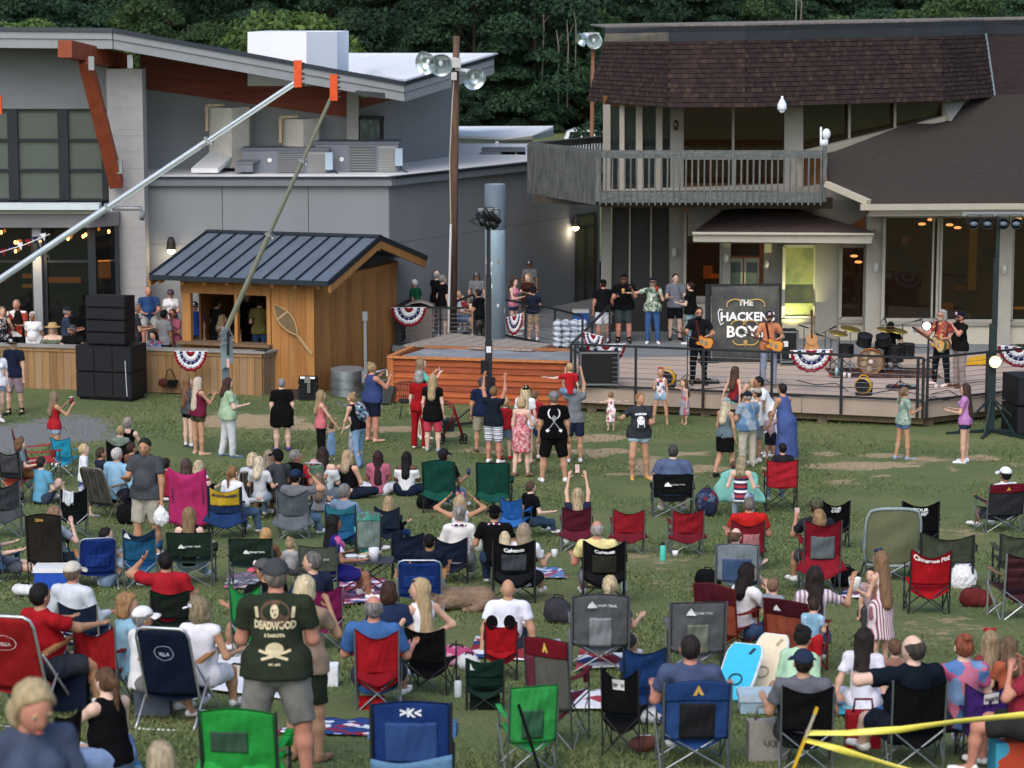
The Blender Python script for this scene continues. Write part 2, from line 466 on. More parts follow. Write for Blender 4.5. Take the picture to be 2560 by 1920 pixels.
LEGS={'stand':(((.07,.02,-1),(.02,-.03,-1)),)*2,'wide':(((.2,.04,-1),(.08,-.04,-1)),)*2,'close':(((.02,.02,-1),(.0,-.02,-1)),)*2,'walk':(((.04,.3,-1),(0,.0,-1)),((.04,-.12,-1),(0,-.5,-1))),'step':(((.06,.12,-1),(.02,.0,-1)),((.08,-.05,-1),(.0,-.22,-1))),'dance':(((.14,.25,-1),(-.05,-.25,-1)),((.1,-.05,-1),(.08,-.1,-1))),'chair':(((.16,1,-.12),(.02,.12,-1)),)*2,'chairout':(((.16,1,-.1),(.02,.75,-.75)),)*2,'chaircross':(((.1,1,.05),(-.3,.6,-.6)),((.1,1,-.15),(.05,.1,-1))),'stool':(((.2,.85,-.5),(0,.05,-1)),)*2,'cross':(((.8,.8,.08),(-1,.35,-.1)),)*2,'knees':(((.15,.75,.7),(.05,.45,-.95)),)*2,'out':(((.14,1,.12),(.04,1,-.15)),)*2,'side':(((.3,1,.02),(-.9,-.15,-.02)),((.75,.7,.02),(.5,-.9,-.02))),}
def nrm(a):
 a=np.array(a,float);return a/np.linalg.norm(a)
def rotm(axis,ang):
 return np.array(ROT(ang,3,Vector(axis)))
def person(pos,H,label,yaw=0.,pose='stand',legs='stand',arms='down',lean=0.,slean=0.,seat=.40,top=('tee','#333333'),bot=('shorts','#333333'),skin='f',hair=('short','#3a2a1e'),hat=None,wt=1.0,shoes='#e8e8e8',head=(0.,0.),fem=False,child=False,group=None,shades=False,smile=False,beard=None,vox=.022,socks=None,headband=None,extra=None,name='person'):
 """H: standing height; pose stand/seat; yaw 0 faces away from the camera; returns dict with root, meshes and hand points"""
 k=H/1.75
 hs=(k if not child else min(1.0,k**.55))*1.10
 w_=wt*k
 root=thing(name,label,'person',pos,RAD(yaw),group)
 fx,rx,ux=np.array([0.,1,0]),np.array([1.,0,0]),np.array([0.,0,1])
 legs_=LEGS[legs]if isinstance(legs,str)else legs
 Lt,Ls=.44*k,.43*k
 hipw=(.088 if not fem else .085)*k*(1+.35*(wt-1))
 dirs=[]
 for side,(d1,d2)in zip((1,-1),legs_):
  a,b=nrm(d1),nrm(d2);a[0]*=side;b[0]*=side;dirs.append((a,b))
 if pose=='stand':ph=max(-(a[2]*Lt+b[2]*Ls)for a,b in dirs)+.075*k
 else:ph=seat+.10*w_
 pel=np.array([0,0,ph])
 la=RAD(lean);sa=RAD(slean)
 RT=rotm((0,1,0),sa)@rotm((1,0,0),-la)
 T,Fw,Rt=RT@ux,RT@fx,RT@rx
 tl=(.53 if not child else .50)*k
 waist=pel+T*tl*.36+(Fw*-.01 if la<0 else 0);chest=pel+T*tl*.74;neckb=pel+T*tl
 shw=(.176 if not fem else .155)*k*(1+.4*(wt-1))*(.92 if child else 1)
 sh=[neckb-T*.068*k+Rt*shw*s for s in(1,-1)]
 wf=.9 if fem and not child else 1.0
 arms_=arms if isinstance(arms,(tuple,list))else(arms,arms)
 Lu,Lf=.29*k,.255*k
 el,ha,hdir=[],[],[]
 for s,nm,so in zip((1,-1),arms_,sh):
  d1,d2=ARMS[nm]if isinstance(nm,str)else nm
  d1=nrm(d1);d2=nrm(d2)
  e=so+RT@np.array([d1[0]*s,d1[1],d1[2]])*Lu
  dd=RT@np.array([d2[0]*s,d2[1],d2[2]])
  h=e+dd*Lf;el.append(e);ha.append(h);hdir.append(dd)
 hip=[pel+np.array([hipw*s,0,-.02*k])for s in(1,-1)]
 kn=[hip[i]+dirs[i][0]*Lt for i in(0,1)];an=[kn[i]+dirs[i][1]*Ls for i in(0,1)]
 minz=.06*k
 for i in(0,1):
  if kn[i][2]<minz:kn[i][2]=minz
  if an[i][2]<minz:an[i][2]=minz
 toe=[]
 for i in(0,1):
  sd=dirs[i][1];out=np.array([.18*(1 if i==0 else-1),0,0])
  if abs(sd[2])>.6:t=an[i]+nrm(fx+out)*.17*k+np.array([0,0,-.035*k])
  elif sd[1]>.5:t=an[i]+nrm(np.array([out[0],.45,.9]))*.16*k
  else:t=an[i]+nrm(sd+fx*.6)*.15*k
  if t[2]<.03*k:t[2]=.03*k
  toe.append(t)
 hy,hp=RAD(head[0]),RAD(head[1])
 RH=rotm((0,0,1),hy)@RT@rotm((1,0,0),la*.85-hp)
 hu=RH@ux;hf=RH@fx;hr=RH@rx
 neckt=neckb+(T*.6+ux*.4)*.045*k
 hc=neckt+hu*.09*hs+hf*.022*hs
 body=[cap(hip[0],hip[1],.098*w_,.098*w_,fx,1.05),cap(pel,waist,.115*w_,.112*w_*wf,Fw,1.2),cap(waist,chest,.112*w_*wf,.118*k*(1+.6*(wt-1)),Fw,1.3),cap(neckb-T*.035*k,sh[0],.06*k,.05*k),cap(neckb-T*.035*k,sh[1],.06*k,.05*k),cap(neckb-T*.02,hc-hu*.05*hs,.056*k,.052*hs*.97)]
 if fem and not child:
  for s in(1,-1):body.append(ellip(chest+Fw*.085*k*(1+.5*(wt-1))+Rt*.07*k*s-T*.02*k,np.array([.065,.06,.062])*k*(1+.3*(wt-1))))
 if wt>1.12:body.append(ellip(waist+Fw*.05*w_-T*.02,np.array([.125,.11,.13])*w_))
 aw=1+.55*(wt-1);ar=.88 if fem else 1.0
 for i in(0,1):
  body+=[cap(sh[i],el[i],.050*k*aw*ar,.040*k*aw*ar),cap(el[i],ha[i],.040*k*aw*ar,.027*k*ar),cap(hip[i],kn[i],.086*k*aw,.056*k*aw),cap(kn[i],kn[i]*.65+an[i]*.35-dirs[i][0]*.0,.054*k*aw,.055*k*aw),cap(kn[i]*.65+an[i]*.35,an[i],.054*k*aw,.034*k*aw),cap(an[i],toe[i],.036*k,.028*k)]
  lat=np.cross(hdir[i],T);
  lat=nrm(lat)if np.linalg.norm(lat)>.1 else Rt
  body.append(cap(ha[i],ha[i]+hdir[i]*.075*k,.028*k,.034*k,np.cross(hdir[i],lat),1.7,bl=.012))
 bv,bq=sdf_mesh(body,vox,.035)
 sk=SKIN[skin]if skin in SKIN else skin
 parts=[(bv,bq,0)]
 Hm=np.stack([hr,hf,hu],1)*hs
 fw=np.array([1.0 if not fem else .96,1,1])
 parts.append(((HEADV*fw)@Hm.T+hc,HEADF,0));parts.append((EARV@Hm.T+hc,EARF,0))
 ay=RAD(yaw);facing=(cos(ay)*hf[1]+sin(ay)*hf[0])
 if facing<.75:
  for v_,f_,mi_ in face_bits(smile,shades):parts.append((v_@Hm.T+hc,f_,mi_))
 hands=[]
 for i in(0,1):
  s=1 if i==0 else-1
  d=hdir[i];lat=np.cross(d,T);lat=nrm(lat)if np.linalg.norm(lat)>.1 else Rt
  nr_=np.cross(lat,d)
  if nr_@Fw<0 and abs(d[2])>.7:nr_=-nr_
  mb=MB();base=ha[i]+d*.085*k
  for q,(o_,ln)in enumerate(zip((-.026,-.009,.009,.026),(.06,.075,.08,.07))):
   p0=base+lat*o_*k-d*.012*k;p1=p0+(d*.9+nr_*.2)*ln*.6*k;p2=p1+(d*.7+nr_*.5)*ln*.5*k
   mb.tube([p0,p1,p2],.0095*k,5,.0065*k)
  p0=ha[i]+d*.02*k+lat*.026*k*(-s);p1=p0+(d*.6+lat*.6*(-s)+nr_*.3)*.045*k;p2=p1+(d*.85+nr_*.3)*.032*k
  mb.tube([p0,p1,p2],.011*k,5,.008*k)
  parts.append((np.array(mb.v),mb.f,0));hands.append(ha[i]+d*.10*k+nr_*.03*k)
 hcol=(hair[1]if hair else '')or '#4a3a2e'
 lipc=tuple(x*f for x,f in zip(lin(sk),(1.0,.62,.62)))
 lipk='#%02x%02x%02x'%tuple(int(255*(12.92*x if x<.0031 else 1.055*x**(1/2.4)-.055))for x in lipc)
 me=np_mesh(parts)
 for m_ in(M(sk,.6,.05,20.,.05,spec=.35),M('#b9b2aa',.5,.02),M('#1b1512',.3,.05),M(lipk,.5,.05),M(hcol,.8,.1)):me.materials.append(m_)
 part('body',me,[],root)
 res={'root':root,'hands':hands,'k':k,'pel':pel,'T':T,'Fw':Fw,'neck':neckb,'hc':hc,'kn':kn,'an':an,'yaw':ay,'pos':Vector(pos)}
 # - clothes
 gi=.014*max(k,.75)
 def pl(p,n):return(np.array(p),np.array(n))
 def garment(prims,nm,mat,bl=.035,v=None,gc=()):
  vv,qq=sdf_mesh(prims,v or vox,bl,(.0055,24.),gc)
  if len(vv)==0:return None
  m_=np_mesh([(vv,qq,0)]);m_.materials.append(mat);return part(nm,m_,[],root)
 def mt(c):return c if not isinstance(c,str)else fab(c)
 kind,tc=top[0],top[1]
 if kind!='none':
  tmat=mt(tc)
  hemz={'crop':.05,'tank':-.06,'tee':-.085,'long':-.09,'tunic':-.34,'dress':-.1,'gown':-.1,'strap':-.1,'sleeveless':-.10}.get(kind,-.08)*k
  if len(top)>2:hemz=top[2]*k
  sd=-1
  g=[cap(pel+T*hemz*.25,waist,.124*w_+gi,.116*w_*wf+gi,Fw,1.12),cap(waist,chest,.116*w_*wf+gi,.122*k*(1+.6*(wt-1))+gi,Fw,1.25)]
  if hemz<-.05:
   hp_=pel+T*(hemz+.02)
   g.append(cap(pel,hp_,.118*w_+gi+.012,.128*w_+gi+.012,fx,1.08))
   if pose=='stand':
    for i in(0,1):g.append(cap(hip[i]+ux*.05,hip[i]+ux*(hemz-.06),.108*w_+gi,.114*w_+gi,fx,1.0))
  if fem and not child:
   for s in(1,-1):g.append(ellip(chest+Fw*.085*k*(1+.5*(wt-1))+Rt*.07*k*s-T*.02*k,np.array([.065,.06,.062])*k*(1+.3*(wt-1))+gi*.8))
  if wt>1.12:g.append(ellip(waist+Fw*.05*w_-T*.02,np.array([.125,.11,.13])*w_+gi))
  cuts=[pl(pel+T*hemz,-T)]
  if kind in('tee','long','tunic','sleeveless')or(kind=='dress' and len(top)>3 and top[3]=='tee'):
   g+=[cap(neckb-T*.035*k,q_,.062*k+gi,.05*k+gi)for q_ in sh]
   g.append(cap(neckb-T*.06*k,neckb,.07*k+gi,.056*k+gi))
   gn=[pl(neckb+T*.028*k+Fw*.0,T)]
  elif kind=='strap':
   gn=[pl(chest+T*.035*k,T)]
  elif kind=='offsh':
   g.append(cap(sh[0]-T*.085*k,sh[1]-T*.085*k,.066*k+gi,.066*k+gi));gn=[pl(chest+T*.035*k,T)]
  else:
   for s in(1,-1):
    g.append(cap(chest+Rt*.085*k*s+T*.02,neckb+Rt*.095*k*s-T*.02*k,.045*k,.034*k+gi))
   gn=[pl(neckb+T*.02*k,T)]
  slv={'tee':.62,'long':1.0,'tunic':.75,'offsh':.8,'dress':0}.get(kind,0)
  if kind=='dress' and len(top)>3 and top[3]=='tee':slv=.5
  if len(top)>4:slv=top[4]
  for i in(0,1):
   if slv:
    d1=nrm(el[i]-sh[i]);e_=sh[i]+d1*Lu*min(slv,1)*1.0
    g.append(cap(sh[i],e_+d1*.05,.051*k*aw*ar+gi,(.054 if slv<.9 else .044)*k*aw*ar+gi,cuts=(pl(e_,d1),)if slv<.99 else()))
    if slv>=1:g.append(cap(el[i],ha[i],.045*k*aw*ar+gi*.7,.032*k*ar+gi*.7,cuts=(pl(ha[i]-hdir[i]*.01,hdir[i]),)))
  if kind in('dress','gown','strap')and len(top)>2 and pose=='stand' or kind=='gown':
   pass
  o=None
  if pose=='stand' and kind in('dress','gown')or(kind=='dress'):
   hz_=top[2]if len(top)>2 else .45
   hemp=np.array([0,0,max(hz_*k,.03)])
   if pose=='stand':
    mid=pel.copy();hemp[:2]=pel[:2]-(T[:2]*.0)
    fl=top[5]if len(top)>5 else .215
    for i in(0,1):g.append(cap(hip[i],hip[i]-ux*.12*k,.108*w_+gi,.11*w_+gi))
    g.append(cap(mid,hemp-ux*.06,.15*w_+gi,fl*w_+gi,fx,1.12,cuts=(pl(hemp,(0,0,-1)),)))
   else:
    for i in(0,1):g.append(cap(hip[i],hip[i]*.25+kn[i]*.75,.11*w_+gi,.095*k+gi))
   cuts=[]
  o=garment(g,{'tank':'tank_top','dress':'dress','gown':'dress','strap':'top','offsh':'blouse'}.get(kind,'shirt'),tmat,gc=cuts+gn)
  res['shirt']=o
 bk,bc=bot[0],bot[1]
 if bk!='none':
  bmat=mt(bc)
  g=[cap(hip[0],hip[1],.102*w_+gi*.8,.102*w_+gi*.8,fx,1.0),cap(pel,pel+T*.10*k,.118*w_+gi*.6,.116*w_+gi*.6,Fw,1.15)]
  lf={'brief':.36,'shorts':.80,'cargo':.96,'pants':1,'jeans':1,'capri':1,'skirt':0}[bk]
  if len(bot)>2:lf=bot[2]
  if bk=='skirt' and pose=='stand':
   sl=bot[2]if len(bot)>2 else .35
   hemp=pel-ux*sl*k
   for i in(0,1):g.append(cap(hip[i],hip[i]-ux*(sl+.05)*k,.106*w_+gi,.105*w_+gi,cuts=(pl(hemp,(0,0,-1)),)))
   g.append(cap(pel,hemp-ux*.05,.125*w_+gi,.15*w_+gi,fx,1.0,cuts=(pl(hemp,(0,0,-1)),)))
  else:
   if bk=='skirt':lf=.6
   loose={'cargo':1.12,'shorts':1.08,'brief':1.03}.get(bk,1.02)
   for i in(0,1):
    d1=nrm(kn[i]-hip[i]);e_=hip[i]+d1*Lt*lf
    if bk in('pants','jeans','capri'):
     g.append(cap(hip[i],kn[i],.09*k*aw+gi*.6,.062*k*aw+gi*.6))
     q=1.0 if bk!='capri' else .5
     e2=kn[i]+(an[i]-kn[i])*q;d2=nrm(an[i]-kn[i])
     g.append(cap(kn[i],e2+d2*.03,.060*k*aw+gi*.6,(.047 if bk=='jeans' else .058)*k*aw+gi*.6,cuts=(pl(e2+d2*.005,d2),)))
    else:
     r1=.09*k*aw*loose+gi
     g.append(cap(hip[i],e_+d1*.05,r1,(.09-.028*lf)*k*aw*loose+gi,cuts=(pl(e_,d1),)))
  res['bottom']=garment(g,{'brief':'shorts','cargo':'shorts','capri':'trousers','pants':'trousers'}.get(bk,bk),bmat,.025,gc=[pl(pel+T*.115*k,T)])
 if shoes:
  for i in(0,1):
   f_=nrm(toe[i]-an[i])
   g=[cap(an[i]-f_*.03*k+np.array([0,0,-.02*k]),toe[i]+f_*.03*k,.043*k,.037*k),cap(an[i],an[i]-dirs[i][1]*.02*k,.044*k,.043*k)]
   gc=[pl((0,0,.004),(0,0,-1))]if an[i][2]<.2 else[]
   garment(g,'shoe',M(shoes,.7,.1),.02,v=min(vox,.020),gc=gc)
   if socks:
    garment([cap(an[i],an[i]*.72+kn[i]*.28,.043*k*aw,.049*k*aw,cuts=(pl(an[i]*.75+kn[i]*.25,-dirs[i][1]),))],'sock',fab(socks),.02)
    # - hair and hats, in head space
 def hp2w(p):return hc+Hm@np.array(p,float)
 def hd(n):return Hm@np.array(n,float)/hs
 hv=max(.013,vox*.74)
 dn=nrm(-.75*ux-.25*T)
 if hair and hair[0]!='bald':
  st,hc1=hair[0],hair[1];hc2=hair[2]if len(hair)>2 else None
  face=(hp2w((0,.046,.062)),hd(nrm((0,.85,-.5))))
  nape=(hp2w((0,0,-.06)),hd((0,.25,-1)))
  Rh=Hm/hs
  ex={'curly':1.16,'updo':1.08,'long':1.07,'vlong':1.07,'mid':1.07,'bob':1.07,'short':1.02}.get(st,1.0)
  lean_={'buzz':.965}.get(st,1)
  cutsh=[face]+([nape]if st in('short','buzz','balding','pony','bun','updo')else[])
  if st=='balding':cutsh.append((hp2w((0,-.01,.055)),hd(nrm((0,.35,1)))))
  cutsh=[pl(*c)for c in cutsh]
  g=[ellip(hp2w((0,-.010,.018)),np.array([.083,.103,.106])*hs*ex*lean_,Rh,cutsh)]
  dn=nrm(dn)
  bk_=lambda d_,l_:hp2w((0,-.065,.0))+dn*l_*hs-hf*d_
  if st in('long','vlong','mid'):
   ln={'mid':.17,'long':.30,'vlong':.46}[st]
   g.append(cap(hp2w((0,-.045,-.02)),hp2w((0,-.07,-.03))+dn*ln*hs-Fw*.055,.088*hs,.082*hs,nrm(hf),1.4))
   for s in(1,-1):g.append(cap(hp2w((s*.062,-.012,.02)),hp2w((s*.082,-.03,-.02))+dn*ln*(.72 if s>0 else .86)*hs,.038*hs,.03*hs))
  if st in('bob','curly'):
   g.append(ellip(hp2w((0,-.035,-.045)),np.array([.09,.085,.085])*hs*ex,Rh,[pl(hp2w((0,.008,0)),hd((0,1,0)))]))
  if st=='pony':
   g.append(cap(hp2w((0,-.105,.03)),hp2w((0,-.125,.0)),.03*hs,.036*hs));g.append(cap(hp2w((0,-.125,.01)),hp2w((0,-.135,-.02))+dn*.2*hs,.036*hs,.018*hs))
  if st in('bun','updo'):
   g.append(ellip(hp2w((0,-.075,.105)if st=='bun' else(0,-.09,.06)),np.array([.042,.042,.04])*hs*(1 if st=='bun' else 1.3)))
  hvv,hqq=sdf_mesh(g,hv,.018,(.0055 if st not in('curly','short','buzz')else(.010 if st=='curly' else .0035),48.))
  if len(hvv):
   hm=np_mesh([(hvv,hqq,0)]);hm.materials.append(hairmat(hc1,hc2));part('hair',hm,[],root)
 if beard:
  g=[ellip(hp2w((0,.035,-.068)),np.array([.062,.062,.05])*hs,Hm/hs,[pl(hp2w((0,.02,0)),hd((0,-1,0))),pl(hp2w((0,.1,-.045)),hd(nrm((0,.25,1))))])]
  hvv,hqq=sdf_mesh(g,hv*.8,.01,(.002,60.))
  if len(hvv):
   hm=np_mesh([(hvv,hqq,0)]);hm.materials.append(hairmat(beard));part('beard',hm,[],root)
 if hat:
  hk,hcv=hat[0],hat[1];hm_=mt(hcv)
  Rh=Hm/hs;mb=MB()
  if hk in('cap','backcap'):
   s=1 if hk=='cap' else-1
   vv,qq=sdf_mesh([ellip(hp2w((0,-.006,.038)),np.array([.09,.11,.093])*hs,Rh,[pl(hp2w((0,0,.038)),hd(nrm((0,.12*s,-1))))])],hv,.01)
   m_=np_mesh([(vv,qq,0)]);m_.materials.append(hm_);c_=part('cap',m_,[],root)
   def brim(a,b):
    t=(a-.5)*2.3;r=.088+.085*b*cos(t*.62)
    return Vector(hp2w((sin(t)*.9*r*(1.0),s*(cos(t)*r+.012),.043-.014*b-.02*abs(a-.5)**2*4)))
   mb.sheet(brim,8,3,.006*hs)
   m_=np_mesh([(np.array(mb.v),mb.f,0)]);m_.materials.append(mt(hat[2])if len(hat)>2 else hm_);part('brim',m_,[],c_)
   if len(hat)>3:
    mb=MB();mb.ell(hp2w((0,s*.092,.078)),(.042*hs,.018*hs,.034*hs),8,5,Matrix(Rh.tolist()));m_=np_mesh([(np.array(mb.v),mb.f,0)]);m_.materials.append(mt(hat[3]));part('cap_panel',m_,[],c_)
  elif hk in('sunhat','bucket'):
   r_=.19 if hk=='sunhat' else .135
   mb.lathe([(r_*hs,.0),(r_*.75*hs,.012*hs),(.095*hs,.022*hs),(.09*hs,.075*hs),(.065*hs,.095*hs),(.0,.10*hs)],hp2w((0,0,.045)),18,hu)
   m_=np_mesh([(np.array(mb.v),mb.f,0)]);m_.materials.append(hm_);part('hat',m_,[],root)
  elif hk=='visor':
   def band(a,b):
    t=a*2*pi;return Vector(hp2w((sin(t)*.089,cos(t)*.108,.03+.035*b)))
   mb.sheet(band,18,1,.005)
   def brim(a,b):
    t=(a-.5)*2.3;r=.088+.09*b*cos(t*.62)
    return Vector(hp2w((sin(t)*.9*r,cos(t)*r+.012,.034-.016*b)))
   mb.sheet(brim,8,3,.005)
   m_=np_mesh([(np.array(mb.v),mb.f,0)]);m_.materials.append(hm_);part('visor',m_,[],root)
 if headband:
  mb=MB()
  if headband[0]=='lei':
   for q in range(26):
    t=q/26*2*pi;p_=neckb+T*.01+Rt*(sin(t)*.115*k)+Fw*(cos(t)*.125*k+.02)-T*(.05+.05*cos(t))*k
    mb.ell(p_,(.022*k,.022*k,.018*k),6,4,mi=q%3)
   m_=np_mesh([(np.array(mb.v),mb.f,0)]);m_.polygons.foreach_set('material_index',mb.mi)
   for c_ in('#b8232c','#e9e9ee','#27408f'):m_.materials.append(fab(c_))
   part('flower_garland',m_,[],root)
  elif headband[0]=='band':
   mb.tube([hp2w((sin(t)*.086,-.01+.0*t,.02+cos(t)*.096))for t in np.linspace(-1.5,1.5,12)],.008,6)
   for s in(1,-1):mb.ell(hp2w((s*.04,.0,.135)),(.03,.012,.028),8,5)
   m_=np_mesh([(np.array(mb.v),mb.f,0)]);m_.materials.append(fab(headband[1]));part('headband',m_,[],root)
  elif headband[0]=='bow':
   for s in(1,-1):mb.ell(hp2w((s*.035,.03,.125)),(.036,.02,.02),8,5)
   mb.ell(hp2w((0,.03,.125)),(.014,.016,.014),6,4)
   m_=np_mesh([(np.array(mb.v),mb.f,0)]);m_.materials.append(fab(headband[1]));part('hair_bow',m_,[],root)
  elif headband[0]=='shades':
   for s in(1,-1):mb.ell(hp2w((s*.034,.055,.098)),(.028,.02,.012),8,5)
   mb.box(hp2w((0,.06,.1)),(.02,.01,.01))
   m_=np_mesh([(np.array(mb.v),mb.f,0)]);m_.materials.append(M('#15110f',.2));part('sunglasses',m_,[],root)
 cy,sy=cos(ay),sin(ay)
 def w2(p):return Vector((pos[0]+cy*p[0]-sy*p[1],pos[1]+sy*p[0]+cy*p[1],pos[2]+p[2]))
 res['hand_w']=[w2(h)for h in hands];res['w2']=w2;res['head_w']=w2(hc)
 res['fwd']=Vector((-sy,cy,0))
 return res
 # ================== THE SETTING
def V(*a):return Vector(a)
def lerp(a,b,t):return a+(b-a)*t
# - ground sheet with worn patches
gx=np.concatenate([[-600,-200,-60,-28],np.arange(-20,20.01,.28),[28,60,200,600]])
gyv=np.concatenate([[-60,-20,0,8],np.arange(12,64,.28),[70,80,100,140,200,270,420,800]])
GX,GY=np.meshgrid(gx,gyv)
GZ=np.vectorize(gz)(GY)+.03*np.sin(GX*.9+GY*.5)*np.sin(GY*.7-GX*.3)*((GY>12)&(GY<62))
dirt=np.zeros_like(GX);grav=np.zeros_like(GX)
def patch(arr,u,v,ru,rv,wgt=1.0):
 c=G(u,v);e=G(u+ru,v);f=G(u,v-rv)
 rx=abs(e.x-c.x);ry=abs(f.y-c.y)+.12
 q=((GX-c.x)/rx)**2+((GY-c.y)/ry)**2
 np.maximum(arr,wgt*np.clip(1.25-.75*q,0,1),out=arr)
for a in((620,1055,170,16),(560,1040,60,8,.7),(780,1068,70,7),(1000,1074,120,7),(1130,1090,60,6,.8),(1500,1094,75,11),(1480,1128,150,6,.9),(1640,1165,80,20),(1620,1185,130,7,.8),(1770,1172,60,9),(1730,1137,60,5,.8),(2160,1166,160,9),(2060,1133,45,5),(2210,1139,70,6),(2320,1150,70,8,.8),(2450,1144,60,7),(2110,1203,60,7,.8),(2200,1190,50,4,.7),(1490,1140,40,4),(1200,1125,70,6,.9),(2380,1176,30,5,.8),(2540,1160,40,6,.7),(1900,1130,80,6,.8),(2400,1330,90,18,.65),(1650,1400,90,30,.6),(1720,1460,110,18,.55),(2400,1560,90,25,.6),(1560,1390,60,14,.6),(2330,1590,120,30,.55),(950,1745,90,30,.5),(430,1790,120,30,.5),(2000,1100,200,8,.4),(330,1000,40,5,.6),(700,1100,70,6,.6)):patch(dirt,*a)
for a in((150,1075,140,38),(20,1100,120,42),(250,1090,90,18,.8),(930,1015,40,8,.9),(860,1010,40,6,.8)):patch(grav,*a)
me=bpy.data.meshes.new('lawn')
ny,nx=GX.shape
idx=np.arange(nx*ny).reshape(ny,nx)
Q=np.stack([idx[:-1,:-1],idx[:-1,1:],idx[1:,1:],idx[1:,:-1]],-1).reshape(-1,4)
me=np_mesh([(np.stack([GX,GY,GZ],-1).reshape(-1,3),Q,0)])
for nm,arr in(('dirt',dirt),('gravel',grav)):
 at=me.attributes.new(nm,'FLOAT','POINT');at.data.foreach_set('value',arr.ravel().astype(np.float32))
gm=bpy.data.materials.new('lawn');gm.use_nodes=True
n=gm.node_tree.nodes;l=gm.node_tree.links;b=n['Principled BSDF'];b.inputs['Roughness'].default_value=.95;b.inputs['Specular IOR Level'].default_value=.1
def nd(t,**k):
 q=n.new(t)
 for a_,v_ in k.items():setattr(q,a_,v_)
 return q
tc=nd('ShaderNodeTexCoord')
def noise(sc,det=5,rough=.6):
 q=nd('ShaderNodeTexNoise');q.inputs['Scale'].default_value=sc;q.inputs['Detail'].default_value=det;q.inputs['Roughness'].default_value=rough
 l.new(tc.outputs['Object'],q.inputs[0]);return q
def ramp(src,els):
 q=nd('ShaderNodeValToRGB')
 while len(q.color_ramp.elements)<len(els):q.color_ramp.elements.new(.5)
 for e,(p,c)in zip(q.color_ramp.elements,els):e.position=p;e.color=(*lin(c),1)if isinstance(c,str)else(c,c,c,1)
 l.new(src,q.inputs[0]);return q
def mixc(f,a,bb,op='MIX'):
 q=nd('ShaderNodeMixRGB',blend_type=op)
 for i,s in((0,f),(1,a),(2,bb)):
  if isinstance(s,(int,float)):q.inputs[i].default_value=s
  else:l.new(s,q.inputs[i])
 return q.outputs[0]
n1=noise(1.1,6);n2=noise(14,6,.7);n3=noise(.35,3);n4=noise(70,3)
base=ramp(n1.outputs[0],[(.3,'#556540'),(.5,'#606d46'),(.7,'#707552')])
fine=ramp(n2.outputs[0],[(.3,'#556442'),(.7,'#6a7650')])
col=mixc(.5,base.outputs[0],fine.outputs[0])
dry=ramp(n3.outputs[0],[(.5,0.0),(.72,.5)]);col=mixc(dry.outputs[0],col,ramp(n4.outputs[0],[(.3,'#7f7850'),(.7,'#948b62')]).outputs[0])
soil=ramp(n2.outputs[0],[(.3,'#8f7d62'),(.7,'#b3a082')]);stone=ramp(n4.outputs[0],[(.35,'#5c5e5c'),(.5,'#77797a'),(.65,'#929393')])
def mask(nm,lo):
 at=nd('ShaderNodeAttribute',attribute_name=nm)
 ad=nd('ShaderNodeMath',operation='ADD');l.new(at.outputs['Fac'],ad.inputs[0])
 sub=nd('ShaderNodeMath',operation='MULTIPLY_ADD');l.new(noise(3.2,8,.75).outputs[0],sub.inputs[0]);sub.inputs[1].default_value=2.2;sub.inputs[2].default_value=-1.15
 l.new(sub.outputs[0],ad.inputs[1]);return ramp(ad.outputs[0],[(lo,0.0),(lo+.22,1.0)])
col=mixc(mask('dirt',.50).outputs[0],col,soil.outputs[0]);col=mixc(mask('gravel',.50).outputs[0],col,stone.outputs[0])
l.new(col,b.inputs['Base Color'])
bp=nd('ShaderNodeBump');bp.inputs['Strength'].default_value=.6;bp.inputs['Distance'].default_value=.04;l.new(n2.outputs[0],bp.inputs['Height']);l.new(bp.outputs[0],b.inputs['Normal'])
me.materials.append(gm)
part('ground',me,[],None)['kind']='structure'
# - grass blades (one mass), sparse on the worn patches
def blades():
 rng=np.random.default_rng(3)
 N=300000
 y=15.5+(61.5-15.5)*rng.random(N)**1.25
 x=(rng.random(N)*2-1)*(y*.215+.8)
 i=np.clip(((x+20)/.28).astype(int)+4,0,nx-1);j=np.clip(((y-12)/.28).astype(int)+4,0,ny-1)
 bare=np.maximum(dirt[j,i],grav[j,i])
 clump=.5+.5*np.sin(x*3.1+2*np.sin(y*1.3))*np.sin(y*2.3+1.5*np.sin(x*1.1))
 keep=rng.random(N)>bare*.9
 x,y,clump=x[keep],y[keep],clump[keep]
 yy=np.interp(y,gyv,np.vectorize(gz)(gyv))
 h=(.014+.034*rng.random(len(x)))*(.65+.6*clump);a=rng.random(len(x))*6.283;wd=.008+.0035*(y/20)
 lx,ly=(rng.random(len(x))-.5)*.09,(rng.random(len(x))-.5)*.09
 cx,cy_=np.cos(a)*wd,np.sin(a)*wd
 v=np.stack([np.stack([x-cx,y-cy_,yy-.01],-1),np.stack([x+cx,y+cy_,yy-.01],-1),np.stack([x+lx,y+ly,yy+h],-1)],1).reshape(-1,3)
 return v,np.arange(len(v)).reshape(-1,3)
v,f=blades()
bm_=np_mesh([(v,f,0)])
gb=bpy.data.materials.new('grass');gb.use_nodes=True
n=gb.node_tree.nodes;l=gb.node_tree.links;b=n['Principled BSDF'];b.inputs['Roughness'].default_value=.8;b.inputs['Specular IOR Level'].default_value=.15
tc=nd('ShaderNodeTexCoord');ge=nd('ShaderNodeNewGeometry')
c1=ramp(ge.outputs['Random Per Island'],[(0,'#5a6a43'),(.55,'#657449'),(.85,'#707c52'),(1,'#878462')])
c2=ramp(noise(.9,4).outputs[0],[(.35,'#5b6d44'),(.65,'#6f7750')])
l.new(mixc(.5,c1.outputs[0],c2.outputs[0]),b.inputs['Base Color'])
